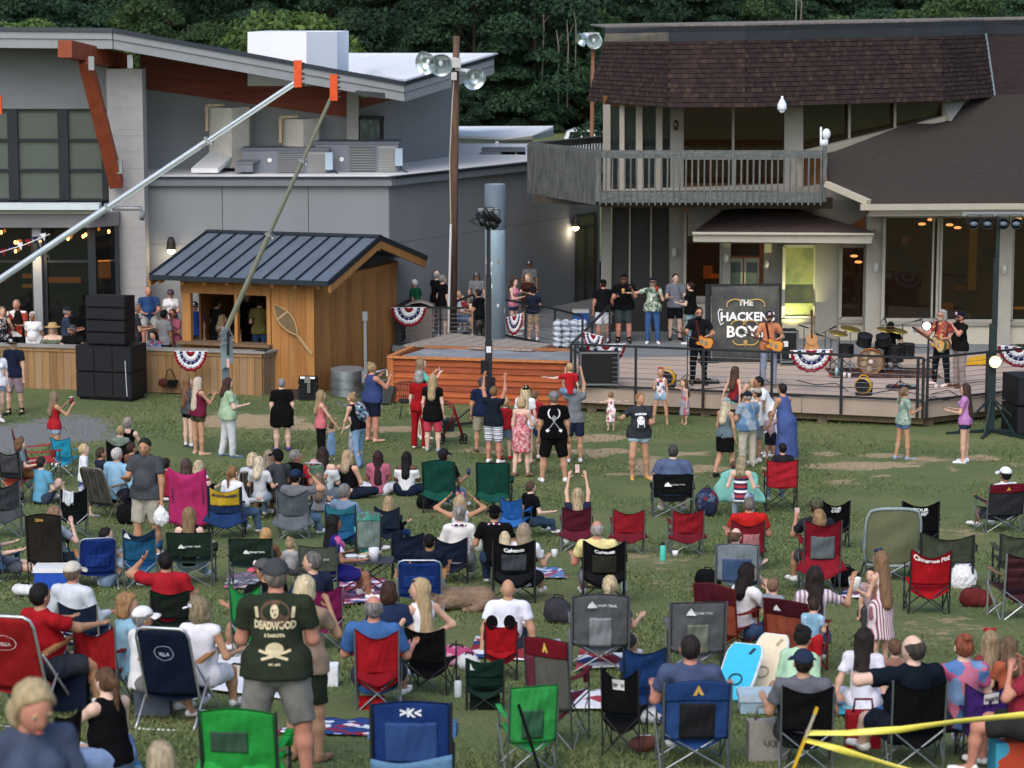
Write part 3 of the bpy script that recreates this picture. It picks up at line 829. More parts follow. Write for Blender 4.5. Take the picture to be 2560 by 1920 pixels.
bm_.materials.append(gb);part('grass',bm_,[],None)['kind']='stuff'
# - wooded hill behind everything
hx=np.linspace(-420,420,43);hyv=np.linspace(176,520,30)
HX,HY=np.meshgrid(hx,hyv)
HZ=-1.2+np.clip((HY-205)/120,0,2.2)**1.1*62+4*np.sin(HX*.03)*np.clip((HY-200)/60,0,1)+2*np.sin(HX*.09+HY*.07)*np.clip((HY-205)/60,0,1)
ii=np.arange(HX.size).reshape(HX.shape)
hq=np.stack([ii[:-1,:-1],ii[:-1,1:],ii[1:,1:],ii[1:,:-1]],-1).reshape(-1,4)
hm=np_mesh([(np.stack([HX,HY,HZ+.0],-1).reshape(-1,3),hq,0)])
hm.materials.append(M('#1f2a18',.95,.3,.15,.4,spec=.05,detail=8))
part('hill',hm,[],None)['kind']='structure'
def hillz(x,y):
 return float(-1.2+np.clip((y-205)/120,0,2.2)**1.1*62+4*sin(x*.03)*np.clip((y-200)/60,0,1))
 # - trees: tapered trunk with limbs, crown of many leaf sprays gathered in clumps
def leafmat(c1,c2,c3):
 m=bpy.data.materials.new('foliage');m.use_nodes=True
 n=m.node_tree.nodes;l=m.node_tree.links;b=n['Principled BSDF'];b.inputs['Roughness'].default_value=.7;b.inputs['Specular IOR Level'].default_value=.2
 ge=n.new('ShaderNodeNewGeometry');cr=n.new('ShaderNodeValToRGB');cr.color_ramp.elements.new(.5)
 for e,(p,c)in zip(cr.color_ramp.elements,((0,c1),(.55,c2),(1,c3))):e.position=p;e.color=(*lin(c),1)
 l.new(ge.outputs['Random Per Island'],cr.inputs[0])
 oi=n.new('ShaderNodeObjectInfo');hs=n.new('ShaderNodeHueSaturation')
 mr=n.new('ShaderNodeMapRange');mr.inputs[3].default_value=.75;mr.inputs[4].default_value=1.35;l.new(oi.outputs['Random'],mr.inputs[0]);l.new(mr.outputs[0],hs.inputs['Value'])
 l.new(cr.outputs[0],hs.inputs['Color']);l.new(hs.outputs[0],b.inputs['Base Color'])
 tr=n.new('ShaderNodeBsdfTranslucent');l.new(hs.outputs[0],tr.inputs[0]);mx=n.new('ShaderNodeMixShader');mx.inputs[0].default_value=.25
 l.new(b.outputs[0],mx.inputs[1]);l.new(tr.outputs[0],mx.inputs[2]);l.new(mx.outputs[0],n['Material Output'].inputs[0])
 return m
LEAF=[leafmat('#1f3226','#283f2d','#365236'),leafmat('#2a4027','#3a522f','#4d6338'),leafmat('#3b522d','#4f6a37','#6a7f44')]
def tree_mesh(seed,H,Wd,nl,clumps,ls):
 rng=np.random.default_rng(seed)
 mb=MB();rr=random.Random(seed)
 mb.tube([(0,0,-1),(.1,.05,H*.3),(-.1,.1,H*.6),(0,0,H*.85)],[H*.022,H*.016,H*.010,H*.004],7)
 cs=[]
 for q in range(clumps):
  t=.22+.75*(q+.5)/clumps;a=q*2.4+rr.random();prof=sin(pi*min(1,(t*.86+.1)))**.7
  r=Wd*.5*prof*(.35+.6*rr.random())
  c=np.array([cos(a)*r,sin(a)*r,t*H]);cs.append((c,Wd*(.13+.10*rr.random())))
  if q%2==0:mb.tube([(0,0,t*H*.7),tuple(c*.6+np.array([0,0,t*H*.3])),tuple(c)],[H*.008,H*.005,H*.002],5)
 per=nl//clumps;vs=[]
 for c,r in cs:
  d=rng.normal(size=(per,3));d/=np.linalg.norm(d,axis=1)[:,None];d[:,2]=np.abs(d[:,2])*.9-.35
  p=c+d*(r*(.55+.6*rng.random(per)**.5))[:,None]*np.array([1.15,1.15,.8])
  nrm_=d+rng.normal(size=(per,3))*.55+np.array([0,0,.35]);nrm_/=np.linalg.norm(nrm_,axis=1)[:,None]
  t1=np.cross(nrm_,rng.normal(size=(per,3)));t1/=np.linalg.norm(t1,axis=1)[:,None];t2=np.cross(nrm_,t1)
  s=(ls*(.5+.9*rng.random(per)))[:,None]
  dr=nrm_*s*.25
  vs.append(np.stack([p-t1*s,p+t2*s*.55-dr,p+t1*s,p-t2*s*.55-dr],1).reshape(-1,3))
 v=np.concatenate(vs);return mb,v,np.arange(len(v)).reshape(-1,4)
TREES=[]
bark=M('#3b362f',.9,.25,3,.4,stretch=(4,4,.4))
for sd,H,Wd in((1,14,9),(2,17,10),(3,12,9.5),(4,15,8)):
 mb,v,f=tree_mesh(sd,H,Wd,11000,26,.22)
 tm=mb.mesh(smooth=True);cm=np_mesh([(v,f,0)]);cm.polygons.foreach_set('use_smooth',np.zeros(len(f),bool))
 TREES.append((tm,cm,H))
tr_labels=[]
def tree(x,y,z,kind,sc,leaf,label,group,rz):
 o=thing('broadleaf_tree',label,'tree',(x,y,z),rz,group,(sc,sc,sc*RU(.92,1.12)))
 tm,cm,H=TREES[kind]
 inst('trunk',tm,bark,o);inst('crown',cm,LEAF[leaf],o)
 return o
 # nearer trees with bright crowns, placed where their tops stand above the roofs
near=[(60,20,132,1,2,'pale olive tree crown above the left end of the tall roof'),(330,55,140,0,2,'bushy mid green tree above the bend of the tall roof eave'),(700,28,118,2,2,'bright yellow green tree beside the white roof box'),(850,100,128,3,2,'thin bright tree right behind the white roof box, bare twigs showing'),(1560,60,170,1,0,'dark tree with a bleached bare limb above the shingled roof'),(1150,240,180,0,0,'dark full tree behind the tip of the white valley roof'),(1350,185,198,2,0,'rounded dark tree behind the parked white car'),(2090,30,165,3,1,'mid green tree poking above the middle of the long roof ridge'),(2420,20,160,1,1,'leafy tree above the right end of the long roof'),(500,60,150,3,1,'rounded green tree between the eave bend and the white box'),(1250,130,199,1,0,'tall dark tree to the left of the far lamp pole')]
for u,vtop,Y,kd,lf,lb in near:
 p=P(u,vtop,Y);H=TREES[kd][2];zb=-1.2
 tree(p.x,Y,zb,kd,max(.4,(p.z-zb)/H)*(1.0),lf,lb,None,random.random()*6)
rows=[(200,20,7.5),(210,20,8),(222,20,9),(238,21,10),(258,22,11)]
zones=['far left of the hillside','hillside behind the white roof box','hillside behind the lamp pole','hillside above the balcony building','hillside at the right edge']
for ri,(Y,nt_,sp)in enumerate(rows):
 half=Y*.21
 for q in range(nt_):
  x=-half+2*half*(q+.5)/nt_+RU(-1.5,1.5);y=Y+RU(-4,4)
  kd=random.randrange(4);zi=min(4,max(0,int((x+half)/(2*half)*5)))
  light=1 if(ri>=2 and x<-8 and random.random()<.6)or random.random()<.18 else 0
  tree(x,y,hillz(x,y)-.5,kd,RU(.62,.95),light,'dense %s broadleaf tree, %s, %s'%('olive green' if light else 'dark green',['lowest row','second row','third row','fourth row','top row'][ri],zones[zi]),'%s trees, %s, on the %s'%('olive' if light else 'dark',['lowest row','second row','third row','fourth row','top row'][ri],zones[zi]),random.random()*6)
  # bare pale trunks that show between the crowns
for q,(u,v0,v1,Y)in enumerate(((1439,45,95,196),(1396,95,160,196),(1418,70,170,196),(1985,0,60,175),(2000,0,40,175),(1355,50,110,196))):
 a,b_=P(u,v1,Y),P(u+RU(-6,6),v0-20,Y)
 o=thing('bare_trunk',['slim pale trunk highest on the slope left of the lamp pole','thin pale trunk leftmost in the gap left of the far lamp pole','long slim pale trunk nearest the far lamp pole','pale forked stem above the long roof ridge','second pale stem beside the forked one above the roof ridge','pale trunk rising above the low white annex roof'][q],'tree',a)
 mb=MB();mb.tube([a-V(0,0,3),lerp(a,b_,.5)+V(.1,0,0),b_],[.06,.05,.03],6);mb.tube([lerp(a,b_,.6),lerp(a,b_,.9)+V(.5,0,0)],.03,5,.015)
 wpart('trunk',mb,M('#77736a',.9,.2,4),o,True)
 # - low grey annex
c_wall,c_wall2=M('#81868a',.85,.07,.5,.05,stretch=(1,1,.35),detail=9),M('#777b7f',.8,.08,.6,.05,stretch=(1,1,.35),detail=9)
c_fas,c_cap=paint('#6f757c'),metal('#3a3f47',.5)
c_white=M('#dfe3e6',.7,.05,.8,.05)
A0=V(P(300,500,67).x,67,0);A1=V(P(972,465,67).x,67,0)
d2=P(1436,541,76.2);A2=A1+(V(d2.x,76.2,0)-A1)*1.16
zt=P(972,464,67).z;zt2=P(972,446,67).z
an=thing('annex_building','low grey flat roofed annex with white roof membrane and bent front wall','building',A1)
def wallbox(name,a,b,z0,z1,mat,par,th=.2,off=0):
 d=(b-a).normalized();nn=V(-d.y,d.x,0)
 mb=MB();mb.prism([V(a.x,a.y,z0)+nn*off,V(b.x,b.y,z0)+nn*off,V(b.x,b.y,z1)+nn*off,V(a.x,a.y,z1)+nn*off],nn*th);return wpart(name,mb,mat,par)
 # panels of the wall with open joints
def panels(a,b,zs,cuts,mat,par):
 d=b-a
 for i in range(len(cuts)-1):
  for j in range(len(zs)-1):
   p,q=a+d*cuts[i]+d.normalized()*.008,a+d*cuts[i+1]-d.normalized()*.008
   wallbox('wall_panel',p,q,zs[j]+(.008 if j else 0),zs[j+1],mat,par,.18)
zj=P(995,611,67).z
panels(A0,A1,[0,zj,zt],[0,.38,.70,1],c_wall,an)
panels(A1,A2,[0,zj,zt],[0,.3,.62,1],c_wall2,an)
mb=MB();o_=V(.0,-.02,0)
for a,b_ in((A0,A1),(A1,A2)):
 d=(b_-a).normalized();nn=V(d.y,-d.x,0)
 e0=.16 if a is A1 else 0;e1=.0
wallbox('fascia',A0+V(0,-.16,0),A1+V(.09,-.16,0),zt,zt2,c_fas,an,.16)
dd=(A2-A1).normalized();nn=V(dd.y,-dd.x,0)
wallbox('fascia',A1+nn*.16+dd*-.005,A2+nn*.16,zt-.002,zt2-.002,c_fas,an,.16)
wallbox('edge_cap',A0+V(0,-.2,0),A1+V(.11,-.2,0),zt2,zt2+.05,c_cap,an,.22)
wallbox('edge_cap',A1+nn*.2,A2+nn*.2,zt2+.001,zt2+.052,c_cap,an,.22)
mb=MB();mb.prism([V(A0.x,67.02,zt2+.03),V(A1.x,67.02,zt2+.03),V(A2.x,A2.y,zt2+.03),V(A2.x+.4,83.5,zt2+.03),V(A0.x,83.5,zt2+.03)],(0,0,.04));wpart('roof_membrane',mb,c_white,an)
# side door in the annex wall
def onwall(u,a,b):
 """point of wall line a-b seen at column u"""
 k_=(u-1280)/FPX/CP
 for _ in range(2):pass
 d=b-a;lo,hi=-.2,1.4
 for _ in range(40):
  m=(lo+hi)/2;p=a+d*m
  uu=1280+FPX*p.x/(p.y*CP+(HC-2)*SP)
  if uu<u:lo=m
  else:hi=m
 return a+d*lo
dp0,dp1=onwall(1437,A1,A2),onwall(1489,A1,A2)
dr=thing('entrance_door','tall bronze framed glass door at the far end of the annex wall','door',dp0);dr['kind']='structure';del dr['category']
zd0,zd1,zd2=.6,P(1437,574,dp0.y).z,P(1437,537,dp0.y).z
dk=paint('#2b2a2a',.4)
for(t0,t1,z0,z1)in((0,.06,zd0,zd2),(.94,1,zd0,zd2),(.47,.53,zd0,zd1-.0),(.06,.94,zd1,zd1+.1),(.06,.94,zd2-.08,zd2)):
 p,q=lerp(dp0,dp1,t0),lerp(dp0,dp1,t1);wallbox('door_frame',p+nn*.05,q+nn*.05,z0,z1,dk,dr,.1)
for(t0,t1)in((.06,.47),(.53,.94)):wallbox('door_leaf',lerp(dp0,dp1,t0)+nn*.02,lerp(dp0,dp1,t1)+nn*.02,zd0,zd1,glass('#3a2e1c',.0,.15),dr,.04)
wallbox('transom_pane',lerp(dp0,dp1,.06)+nn*.02,lerp(dp0,dp1,.94)+nn*.02,zd1+.1,zd2-.08,glass('#3a2e1c',.0,.15),dr,.04)
# rear annex with white roof, seen over the low roof
ra=thing('rear_annex','white walled rear annex with grey gabled roof end beside the parked car','building',P(1200,400,86))
mb=MB();q0,q1=P(1136,420,86),P(1330,420,86);mb.prism([V(q0.x,86,4.2),V(q1.x,86,4.2),V(q1.x,86,P(0,350,86).z),V(q0.x,86,P(0,340,86).z)],(0,.3,0));wpart('wall',mb,M('#d5dadb',.8,.06,.7),ra)
mb=MB();mb.prism([P(1130,346,85.7),P(1272,350,85.7),P(1331,345,85.7),P(1383,322,92),P(1383,320,96),P(1130,321,96)],(0,0,.08));wpart('roof',mb,c_white,ra)
mb=MB();mb.prism([P(1252,351,85.6),P(1331,349,85.6),P(1384,341,91.8),P(1384,323,91.8),P(1331,340,85.6)],(0,.12,.0));wpart('gable_fascia',mb,paint('#9a9c9a'),ra)
# - tall building at left
tb=thing('tall_building','tall grey building with valley roof, rust timber band and dark gridded windows','building',V(P(300,900,66.4).x,66.4,0))
YF=66.4
def fx_(u):return P(u,300,YF).x
c_tall=M('#767c80',.85,.06,1.0,.03,detail=7)
def fz(v):return P(0,v,YF).z
xl,xw0,xp0,xp1=fx_(-120),fx_(258),fx_(270),fx_(357)
mb=MB();mb.prism([V(xl,YF,fz(272)),V(fx_(272),YF,fz(272)),V(fx_(272),YF,fz(118)),V(xl,YF,fz(108))],(0,.3,0));wpart('upper_wall',mb,c_tall,tb)
fr=paint('#23282d',.5);pane=glass('#59625c',0,.12)
for(u0,u1)in((-120,33),(33,159),(159,262)):
 for(v0,v1)in((276,347),(352,423),(428,498)):
  uu0,uu1=u0+(0 if u0<0 else 2),u1-12
  mb=MB();mb.prism([V(fx_(uu0),YF+.12,fz(v1)),V(fx_(uu1),YF+.12,fz(v1)),V(fx_(uu1),YF+.12,fz(v0)),V(fx_(uu0),YF+.12,fz(v0))],(0,.03,0));wpart('pane',mb,pane,tb)
 mb=MB();mb.box((fx_(u1-3),YF+.08,(fz(272)+fz(500))/2),(.26 if u1<200 else .14,.16,fz(272)-fz(500)));wpart('mullion',mb,fr,tb)
for v_ in(274,350,425.5,500):mb=MB();mb.box(((xl+fx_(262))/2,YF+.09,fz(v_)),(fx_(262)-xl,.10,.07));wpart('transom',mb,fr,tb)
mb=MB();mb.box(((fx_(-120)+fx_(285))/2,YF+1.5,fz(400)),(fx_(285)-fx_(-120),.1,3.2));wpart('room_back',mb,paint('#4c5552'),tb)
# block pillar
pil=[]
vv_=[172,220,270,325,340,380,421,470,520,570,620,670,720,770,840,925]
for i in range(len(vv_)-1):
 mb=MB();z1,z0=P(0,vv_[i],YF-.25).z-.002,P(0,vv_[i+1],YF-.25).z+.002
 x0,x1=P(268,300,YF-.25).x,P(357,300,YF-.25).x
 mb.box(((x0+x1)/2,YF+.1,(z0+z1)/2),(x1-x0,.7,z1-z0));wpart('pillar_block',mb,M('#a5a4a4',.9,.06,6,.1),tb)
 # upper side wall stepped back behind the low roof, with the rust timber band
YU=70.0
def U(u,v):return P(u,v,YU)
c_up=M('#92989c',.85,.05,.9,.03,detail=7)
mb=MB();mb.prism([U(350,470),U(872,470),U(872,190),U(350,108)],(0,.3,0));wpart('side_wall',mb,c_up,tb)
rust=M('#7c4436',.7,.18,1.6,.1,stretch=(.4,1,5),h2='#965344')
for q in range(6):
 t0,t1=q/6,(q+1)/6-.004
 mb=MB();mb.prism([lerp(U(352,221),U(352,112),t0),lerp(U(872,294),U(872,194),t0),lerp(U(872,294),U(872,194),t1),lerp(U(352,221),U(352,112),t1)],(0,-.06,0));wpart('timber_board',mb,rust,tb)
mb=MB();mb.prism([U(869,470),U(898,470),U(898,220),U(869,220)],(0,-.35,0));wpart('corner_trim',mb,M('#a9a9a8',.8,.05,3),tb)
w0,w1=P(898,470,70),P(1130,470,76)
mb=MB();mb.prism([w0,w1,P(1130,195,76),P(1012,238,73),P(898,268,70)],(0,.3,0));wpart('rear_wall',mb,c_up,tb)
mb=MB();mb.prism([P(899,272,69.9),P(975,250,71.9),P(1010,238,72.8),P(1010,232,72.8),P(899,245,69.9)],(0,-.05,0));wpart('timber_board',mb,rust,tb)
wn=thing_w=tb
mb=MB();mb.prism([P(900,358,69.85),P(950,356,71.1),P(950,298,71.1),P(900,297,69.85)],(0,-.04,0));wpart('plastic_covered_window',mb,M('#7e8b8d',.25,.5,3.2,.5,spec=.6,h2='#2f3a3d'),tb)
for a,b_ in(((899,294,69.8),(957,294,71.2)),((955,294,71.2),(955,360,71.2))):mb=MB();mb.beam(P(*a),P(*b_),.1,.1);wpart('window_frame',mb,fr,tb)
# roof wings
YE=65.0
fasc=paint('#8f9599');capm=metal('#4a4f58',.5)
E={'L':P(-140,66,YE),'B':P(281,70,YE),'V':P(1012,204,YE+2.5),'T':P(1236,138,72)}
for a,b_,th in(('L','B',.0),('B','V',0),('V','T',0)):
 p,q=E[a],E[b_]
 for(z0,z1,mt_,nm,off)in((0,-.10,capm,'edge_cap',-.05),(-.10,-.28,fasc,'fascia',0),(-.29,-.52,fasc,'fascia',.04)):
  e0=.012 if nm=='fascia' else 0
  dn_=(q-p).normalized()*e0
  mb=MB();mb.prism([p+dn_+V(0,off,z0),q-dn_+V(0,off,z0),q-dn_+V(0,off,z1),p+dn_+V(0,off,z1)],(0,.15,0));wpart(nm,mb,mt_,tb)
sof=M('#6a4a3c',.8,.15,2,.05,stretch=(1,.2,1))
mb=MB();mb.prism([E['L']+V(0,.16,-.50),E['B']+V(0,.16,-.50),P(281,118,71),P(-140,118,71)],(0,0,.04));wpart('soffit',mb,sof,tb)
mb=MB();mb.prism([E['B']+V(0,.17,-.5),E['V']+V(0,.17,-.5),V(P(1012,250,72).x,73,E['V'].z-.5),V(E['B'].x,73,E['B'].z-.5)],(0,0,.03));wpart('soffit',mb,sof,tb)
mb=MB();mb.prism([E['L']+V(0,.2,-.08),E['B']+V(0,.2,-.08),E['V']+V(0,.2,-.08),V(E['V'].x,84,E['V'].z-.95),V(E['B'].x,84,E['B'].z-.75),V(E['L'].x,84,E['L'].z-.75)],(0,0,.06));wpart('roof_wing',mb,metal('#5a606a',.6),tb)
mb=MB();tB=V(E['T'].x,90,P(0,136,90).z);mb.prism([E['V']+V(.02,.2,0),E['T']+V(0,.1,0),tB,P(846,136,90),P(846,180,84)],(0,0,.05));wpart('roof_wing',mb,M('#d9dee3',.7,.04,.5),tb)
mb=MB();mb.prism([P(888,236,66.2),P(965,248,67.4),P(965,232,67.4),P(888,228,66.2)],(0,2.5,0));wpart('gutter_box',mb,paint('#5d5d5c'),tb)
mb=MB();mb.prism([P(619,215,69.5),P(766,215,69.5),P(843,215,70.6),P(843,80,70.6),P(766,80,69.5),P(619,80,69.5)],(0,5,0));wpart('roof_box',mb,M('#e3e8ee',.75,.03,.6),tb)
# rust beam and slanting strut
rs=M('#7a3b25',.65,.2,1.5,.1,stretch=(3,3,.6),h2='#94492f')
mb=MB();mb.beam(P(162,122,63.2),P(318,158,68),.36,.42);wpart('timber_beam',mb,rs,tb)
mb=MB();mb.beam(P(214,152,64.2),P(292,462,65.9),.34,.34,up=(0,1,0));wpart('timber_strut',mb,rs,tb)
for(u,v_,Y)in((229,158,63.9),(299,417,65.6),(326,154,65.5)):mb=MB();mb.box(P(u,v_,Y),(.14,.12,.34));wpart('steel_bracket',mb,metal('#9ba3a8'),tb)
# duct boxes on the side wall
for q,(u0,u1,uc,v0,v1,lb)in enumerate(((523,623,579,268,420,'taller white boxed duct on the grey side wall, left one'),(707,797,758,297,420,'shorter white boxed duct on the grey side wall, right one'))):
 o=thing('boxed_duct',lb,'duct',P(u0,v1,68.8),0,'boxed ducts on the side wall')
 mb=MB();mb.prism([P(u0,v1,69.2),P(uc,v1,68.6),P(u1,v1,69.2),P(u1,v0-2,69.2),P(uc,v0+2,68.6),P(u0,v0,69.2)],(0,.75,0));wpart('duct_body',mb,M('#d8d6cc',.7,.12,2.2,.3),o)
 mb=MB();mb.beam(P(u0-6,v0-4,69.0),P(u0+38,v0-6,69.0),.08,.06);mb.beam(P(u0-6,v0-4,69.0),P(u0-6,v0+60,69.0),.08,.08,up=(0,1,0));wpart('timber_edge',mb,wood('#cbb695'),o)
mb=MB();mb.prism([P(478,432,67.6),P(545,432,67.6),P(600,386,69.2),P(530,386,69.2)],(0,0,.12));tag(wpart('sloped_hatch',mb,c_white),'white sloping hatch on the low roof under the left duct','hatch')
# rooftop air units
def air_unit(u0,u1,vt,Y,dep,lb,disc=True,ztop=None):
 z0=zt2+.07;a,b_=P(u0,430,Y),P(u1,430,Y);zT=P(0,vt,Y).z
 o=thing('rooftop_air_unit',lb,'air conditioner',V((a.x+b_.x)/2,Y,z0),0,'rooftop air units')
 wd=b_.x-a.x
 mb=MB();mb.box(((a.x+b_.x)/2,Y+dep/2,(z0+zT)/2),(wd,dep,zT-z0));wpart('cabinet',mb,paint('#767c86'),o)
 mb=MB();mb.box(((a.x+b_.x)/2,Y+dep/2,zT+.03),(wd+.06,dep+.06,.06));wpart('lid',mb,paint('#666c76'),o)
 for t0,t1,c_ in((.42,.72,'#5b5f62'),(.76,.97,'#9a9d98')):
  x0,x1=a.x+wd*t0,a.x+wd*t1
  mb=MB();mb.box(((x0+x1)/2,Y-.015,(z0+zT)/2-.02),(x1-x0,.03,(zT-z0)*.88));g_=wpart('coil_grille',mb,paint(c_),o)
  mb=MB()
  for q in range(9):mb.box(((x0+x1)/2,Y-.04,z0+(zT-z0)*(.1+.09*q)),(x1-x0,.02,.025))
  wpart('grille_slats',mb,paint('#84878a'),g_)['kind']='stuff'
 if disc:
  mb=MB();mb.box((b_.x+.02,Y-.12,z0+(zT-z0)*.55),(.2,.18,.46));wpart('switch_box',mb,paint('#9fb3c4'),o)
  mb=MB();mb.tube([(b_.x+.02,Y-.12,z0+.3),(b_.x+.08,Y-.15,z0+.1),(b_.x+.25,Y-.1,z0)],.02,6);wpart('conduit',mb,paint('#222426'),o)
 mb=MB();mb.lathe([(.0,0),(.06,0),(.06,.02)],(a.x+wd*.32,Y-.003,z0+.35),10,(0,-1,0));wpart('badge',mb,paint('#e8e8e8'),o)
 return o
air_unit(605,822,376,68.0,1.3,'wide grey rooftop air unit in front of the white ducts')
air_unit(788,996,360,68.4,1.3,'tall grey rooftop air unit with blue switch box on its right')
air_unit(1206,1320,378,77,1.2,'far rooftop air unit in front of the white rear annex')
mb=MB();p=P(585,420,67.7);mb.prism([P(587,430,67.6),P(632,430,67.6),P(632,411,67.6),P(587,411,67.6),],(0,.6,0));mb.prism([P(588,410,67.6),P(632,410,67.6),P(662,400,68.2),P(610,400,68.2)],(0,0,.05));tag(wpart('intake_hood',mb,paint('#6e747c')),'small grey sloped intake hood at the left of the air units','vent hood')
# glazed ground floor at left: canopy, posts, panes
gl=glass('#0d1416',.32,.04)
YG=65.6
def gx_(u):return P(u,700,YG).x
def gzz(v):return P(0,v,YG).z
mb=MB();mb.box(((gx_(-140)+gx_(262))/2,YG-.45,gzz(512)),(gx_(262)-gx_(-140),.4,.16));wpart('gutter',mb,paint('#c9d3d8'),tb)
mb=MB();mb.box(((gx_(-140)+gx_(270))/2,YG-.1,gzz(527)),(gx_(270)-gx_(-140),.5,.12));wpart('ledge',mb,paint('#b5b5ad'),tb)
mb=MB();mb.prism([V(gx_(-140),YG-.38,gzz(566)),V(gx_(232),YG-.38,gzz(566)),V(gx_(296),YG+.3,gzz(566)),V(gx_(296),YG+.3,gzz(532)),V(gx_(232),YG-.38,gzz(534)),V(gx_(-140),YG-.38,gzz(534))],(0,.6,0));wpart('canopy_fascia',mb,paint('#6f7073'),tb)
zb_,zt_=.1,gzz(567)
for(u0,u1)in((-130,-20),(-12,83),(116,228),(236,288)):
 for(z0,z1)in((zb_,gzz(655)),(gzz(652),zt_)):
  yo=0 if u1<240 else .28
  mb=MB();mb.prism([V(gx_(u0),YG+.02,z0),V(gx_(u1),YG+.02+yo,z0),V(gx_(u1),YG+.02+yo,z1),V(gx_(u0),YG+.02,z1)],(0,.02,0));wpart('glass_pane',mb,gl,tb)
for u_,w_ in((-16,.12),(86,.1),(112,.16),(232,.2),(290,.1)):mb=MB();mb.box((gx_(u_),YG+(.0 if u_<280 else .3),(zb_+zt_)/2),(w_,.14,zt_-zb_));wpart('glazing_frame',mb,fr,tb)
mb=MB();mb.box(((gx_(-130)+gx_(230))/2,YG,gzz(653.5)),(gx_(230)-gx_(-130),.09,.06));wpart('glazing_rail',mb,fr,tb)
mb=MB();mb.box((gx_(98),YG-.16,(zb_+zt_)/2),(.22,.14,zt_-zb_));wpart('door_post',mb,paint('#8d8f90'),tb)
mb=MB();mb.box((gx_(85),YG+3.2,1.9),(gx_(290)-gx_(-130),.1,3.8));wpart('room_back',mb,M('#3a2a22',.9,.4,.9,0,h2='#5a4030'),tb)
mb=MB();mb.box((gx_(85),YG+1.6,.1),(gx_(290)-gx_(-130),3.2,.05));wpart('room_floor',mb,wood('#4a3527'),tb)
for(u,v_,dY,sx,sz)in((160,700,3.0,.9,.16),(72,690,3.0,.35,.12),(262,672,3.0,.35,.5),(70,715,3.0,.3,.1),(5,700,3,.25,.1)):
 p=P(u,v_,YG+dY);mb=MB();mb.box(p,(sx,.04,sz));wpart('orange_glow',mb,M('#c8762c',.6,.3,4,emit=.55),tb)  # spots of orange interior light, made as boxes that glow themselves
 # string bulbs and pennants
sb=thing('string_lights','string of small glowing bulbs hanging inside the left glazing','string lights',P(100,600,YG-.2))
for(u,v_)in((3,581),(38,606),(44,607),(39,628),(100,603),(170,597),(171,593),(184,580),(208,591),(214,587),(272,579)):
 mb=MB();mb.ell(P(u,v_,YG-.2),(.035,.035,.05),8,6);wpart('bulb',mb,M('#ff9a4a',.4,.02,emit=6),sb)
pn=thing('pennant_string','string of red, white and blue pennants across the left windows','bunting',P(60,610,YG-.6))
mb=MB();mb.tube([P(-30,640,YG-.6),P(60,612,YG-.6),P(125,585,YG-.6)],.012,5);wpart('cord',mb,paint('#d0d0d4'),pn)
for q,(u,v_,c_)in enumerate(((8,626,'#a01e2c'),(28,619,'#252a60'),(50,610,'#e6e6ee'),(70,602,'#b01f30'),(88,595,'#252a60'),(108,587,'#e6e6ee'),(-14,634,'#e6e6ee'))):
 p=P(u,v_,YG-.6);mb=MB();mb.prism([p+V(-.09,0,.02),p+V(.07,0,.05),p+V(.02,.04,-.16)],(0,.008,0));wpart('pennant',mb,fab(c_),pn)
 # grey pipe on the pillar
mb=MB();mb.tube([P(275,521,65.2),P(352,521,65.2),P(355,535,65.2),P(356,548,65.3)],.06,8);mb.box(P(355,540,65.2),(.12,.1,.22));tag(wpart('drain_pipe',mb,metal('#8f9599',.6),None,True),'short galvanised pipe elbow on the block pillar','pipe')
# wall sconces
def sconce(p,lb,cols=('#2f2b29','#ffe2b0'),en=9):
 o=thing('wall_lamp',lb,'wall lamp',p,0,'lit wall lamps')
 mb=MB();mb.lathe([(.0,.34),(.06,.33),(.11,.2),(.13,.02),(.11,0)],p,12);wpart('shade',mb,paint(cols[0],.5),o,True)
 mb=MB();mb.ell(p-V(0,0,.03),(.1,.1,.09),10,6);wpart('bulb',mb,M(cols[1],.5,.02,emit=7),o,True)
 li=bpy.data.lights.new('lamp_glow','POINT');li.energy=en;li.color=(1,.82,.58);li.shadow_soft_size=.1
 lo=bpy.data.objects.new('lamp_glow',li);COL.objects.link(lo);lo.parent=o;lo.location=(0,-.12,-.16)
sconce(P(428,624,66.7),'lit wall lamp above the bar shed roof')
sp=onwall(1427,A1,A2)+nn*.16;sconce(V(sp.x,sp.y,P(0,567,sp.y).z),'lit wall lamp beside the bronze framed door')
sconce(P(90,636,65.1),'lit wall lamp on the post between the glass doors')
# ================== TAUPE BUILDING WITH BALCONY
tp=thing('lodge_building','taupe two storey lodge with brown shingle mansard, balcony and tall windows','building',V(3,68,0))
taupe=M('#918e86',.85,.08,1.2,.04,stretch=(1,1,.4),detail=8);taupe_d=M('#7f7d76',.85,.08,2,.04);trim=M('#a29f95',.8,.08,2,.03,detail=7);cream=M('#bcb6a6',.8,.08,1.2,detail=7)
ZD=.6
def quad(name,pts,ext,mat,par=None):
 mb=MB();mb.prism(pts,ext);return wpart(name,mb,mat,par or tp)
rb=(0,.25,0)
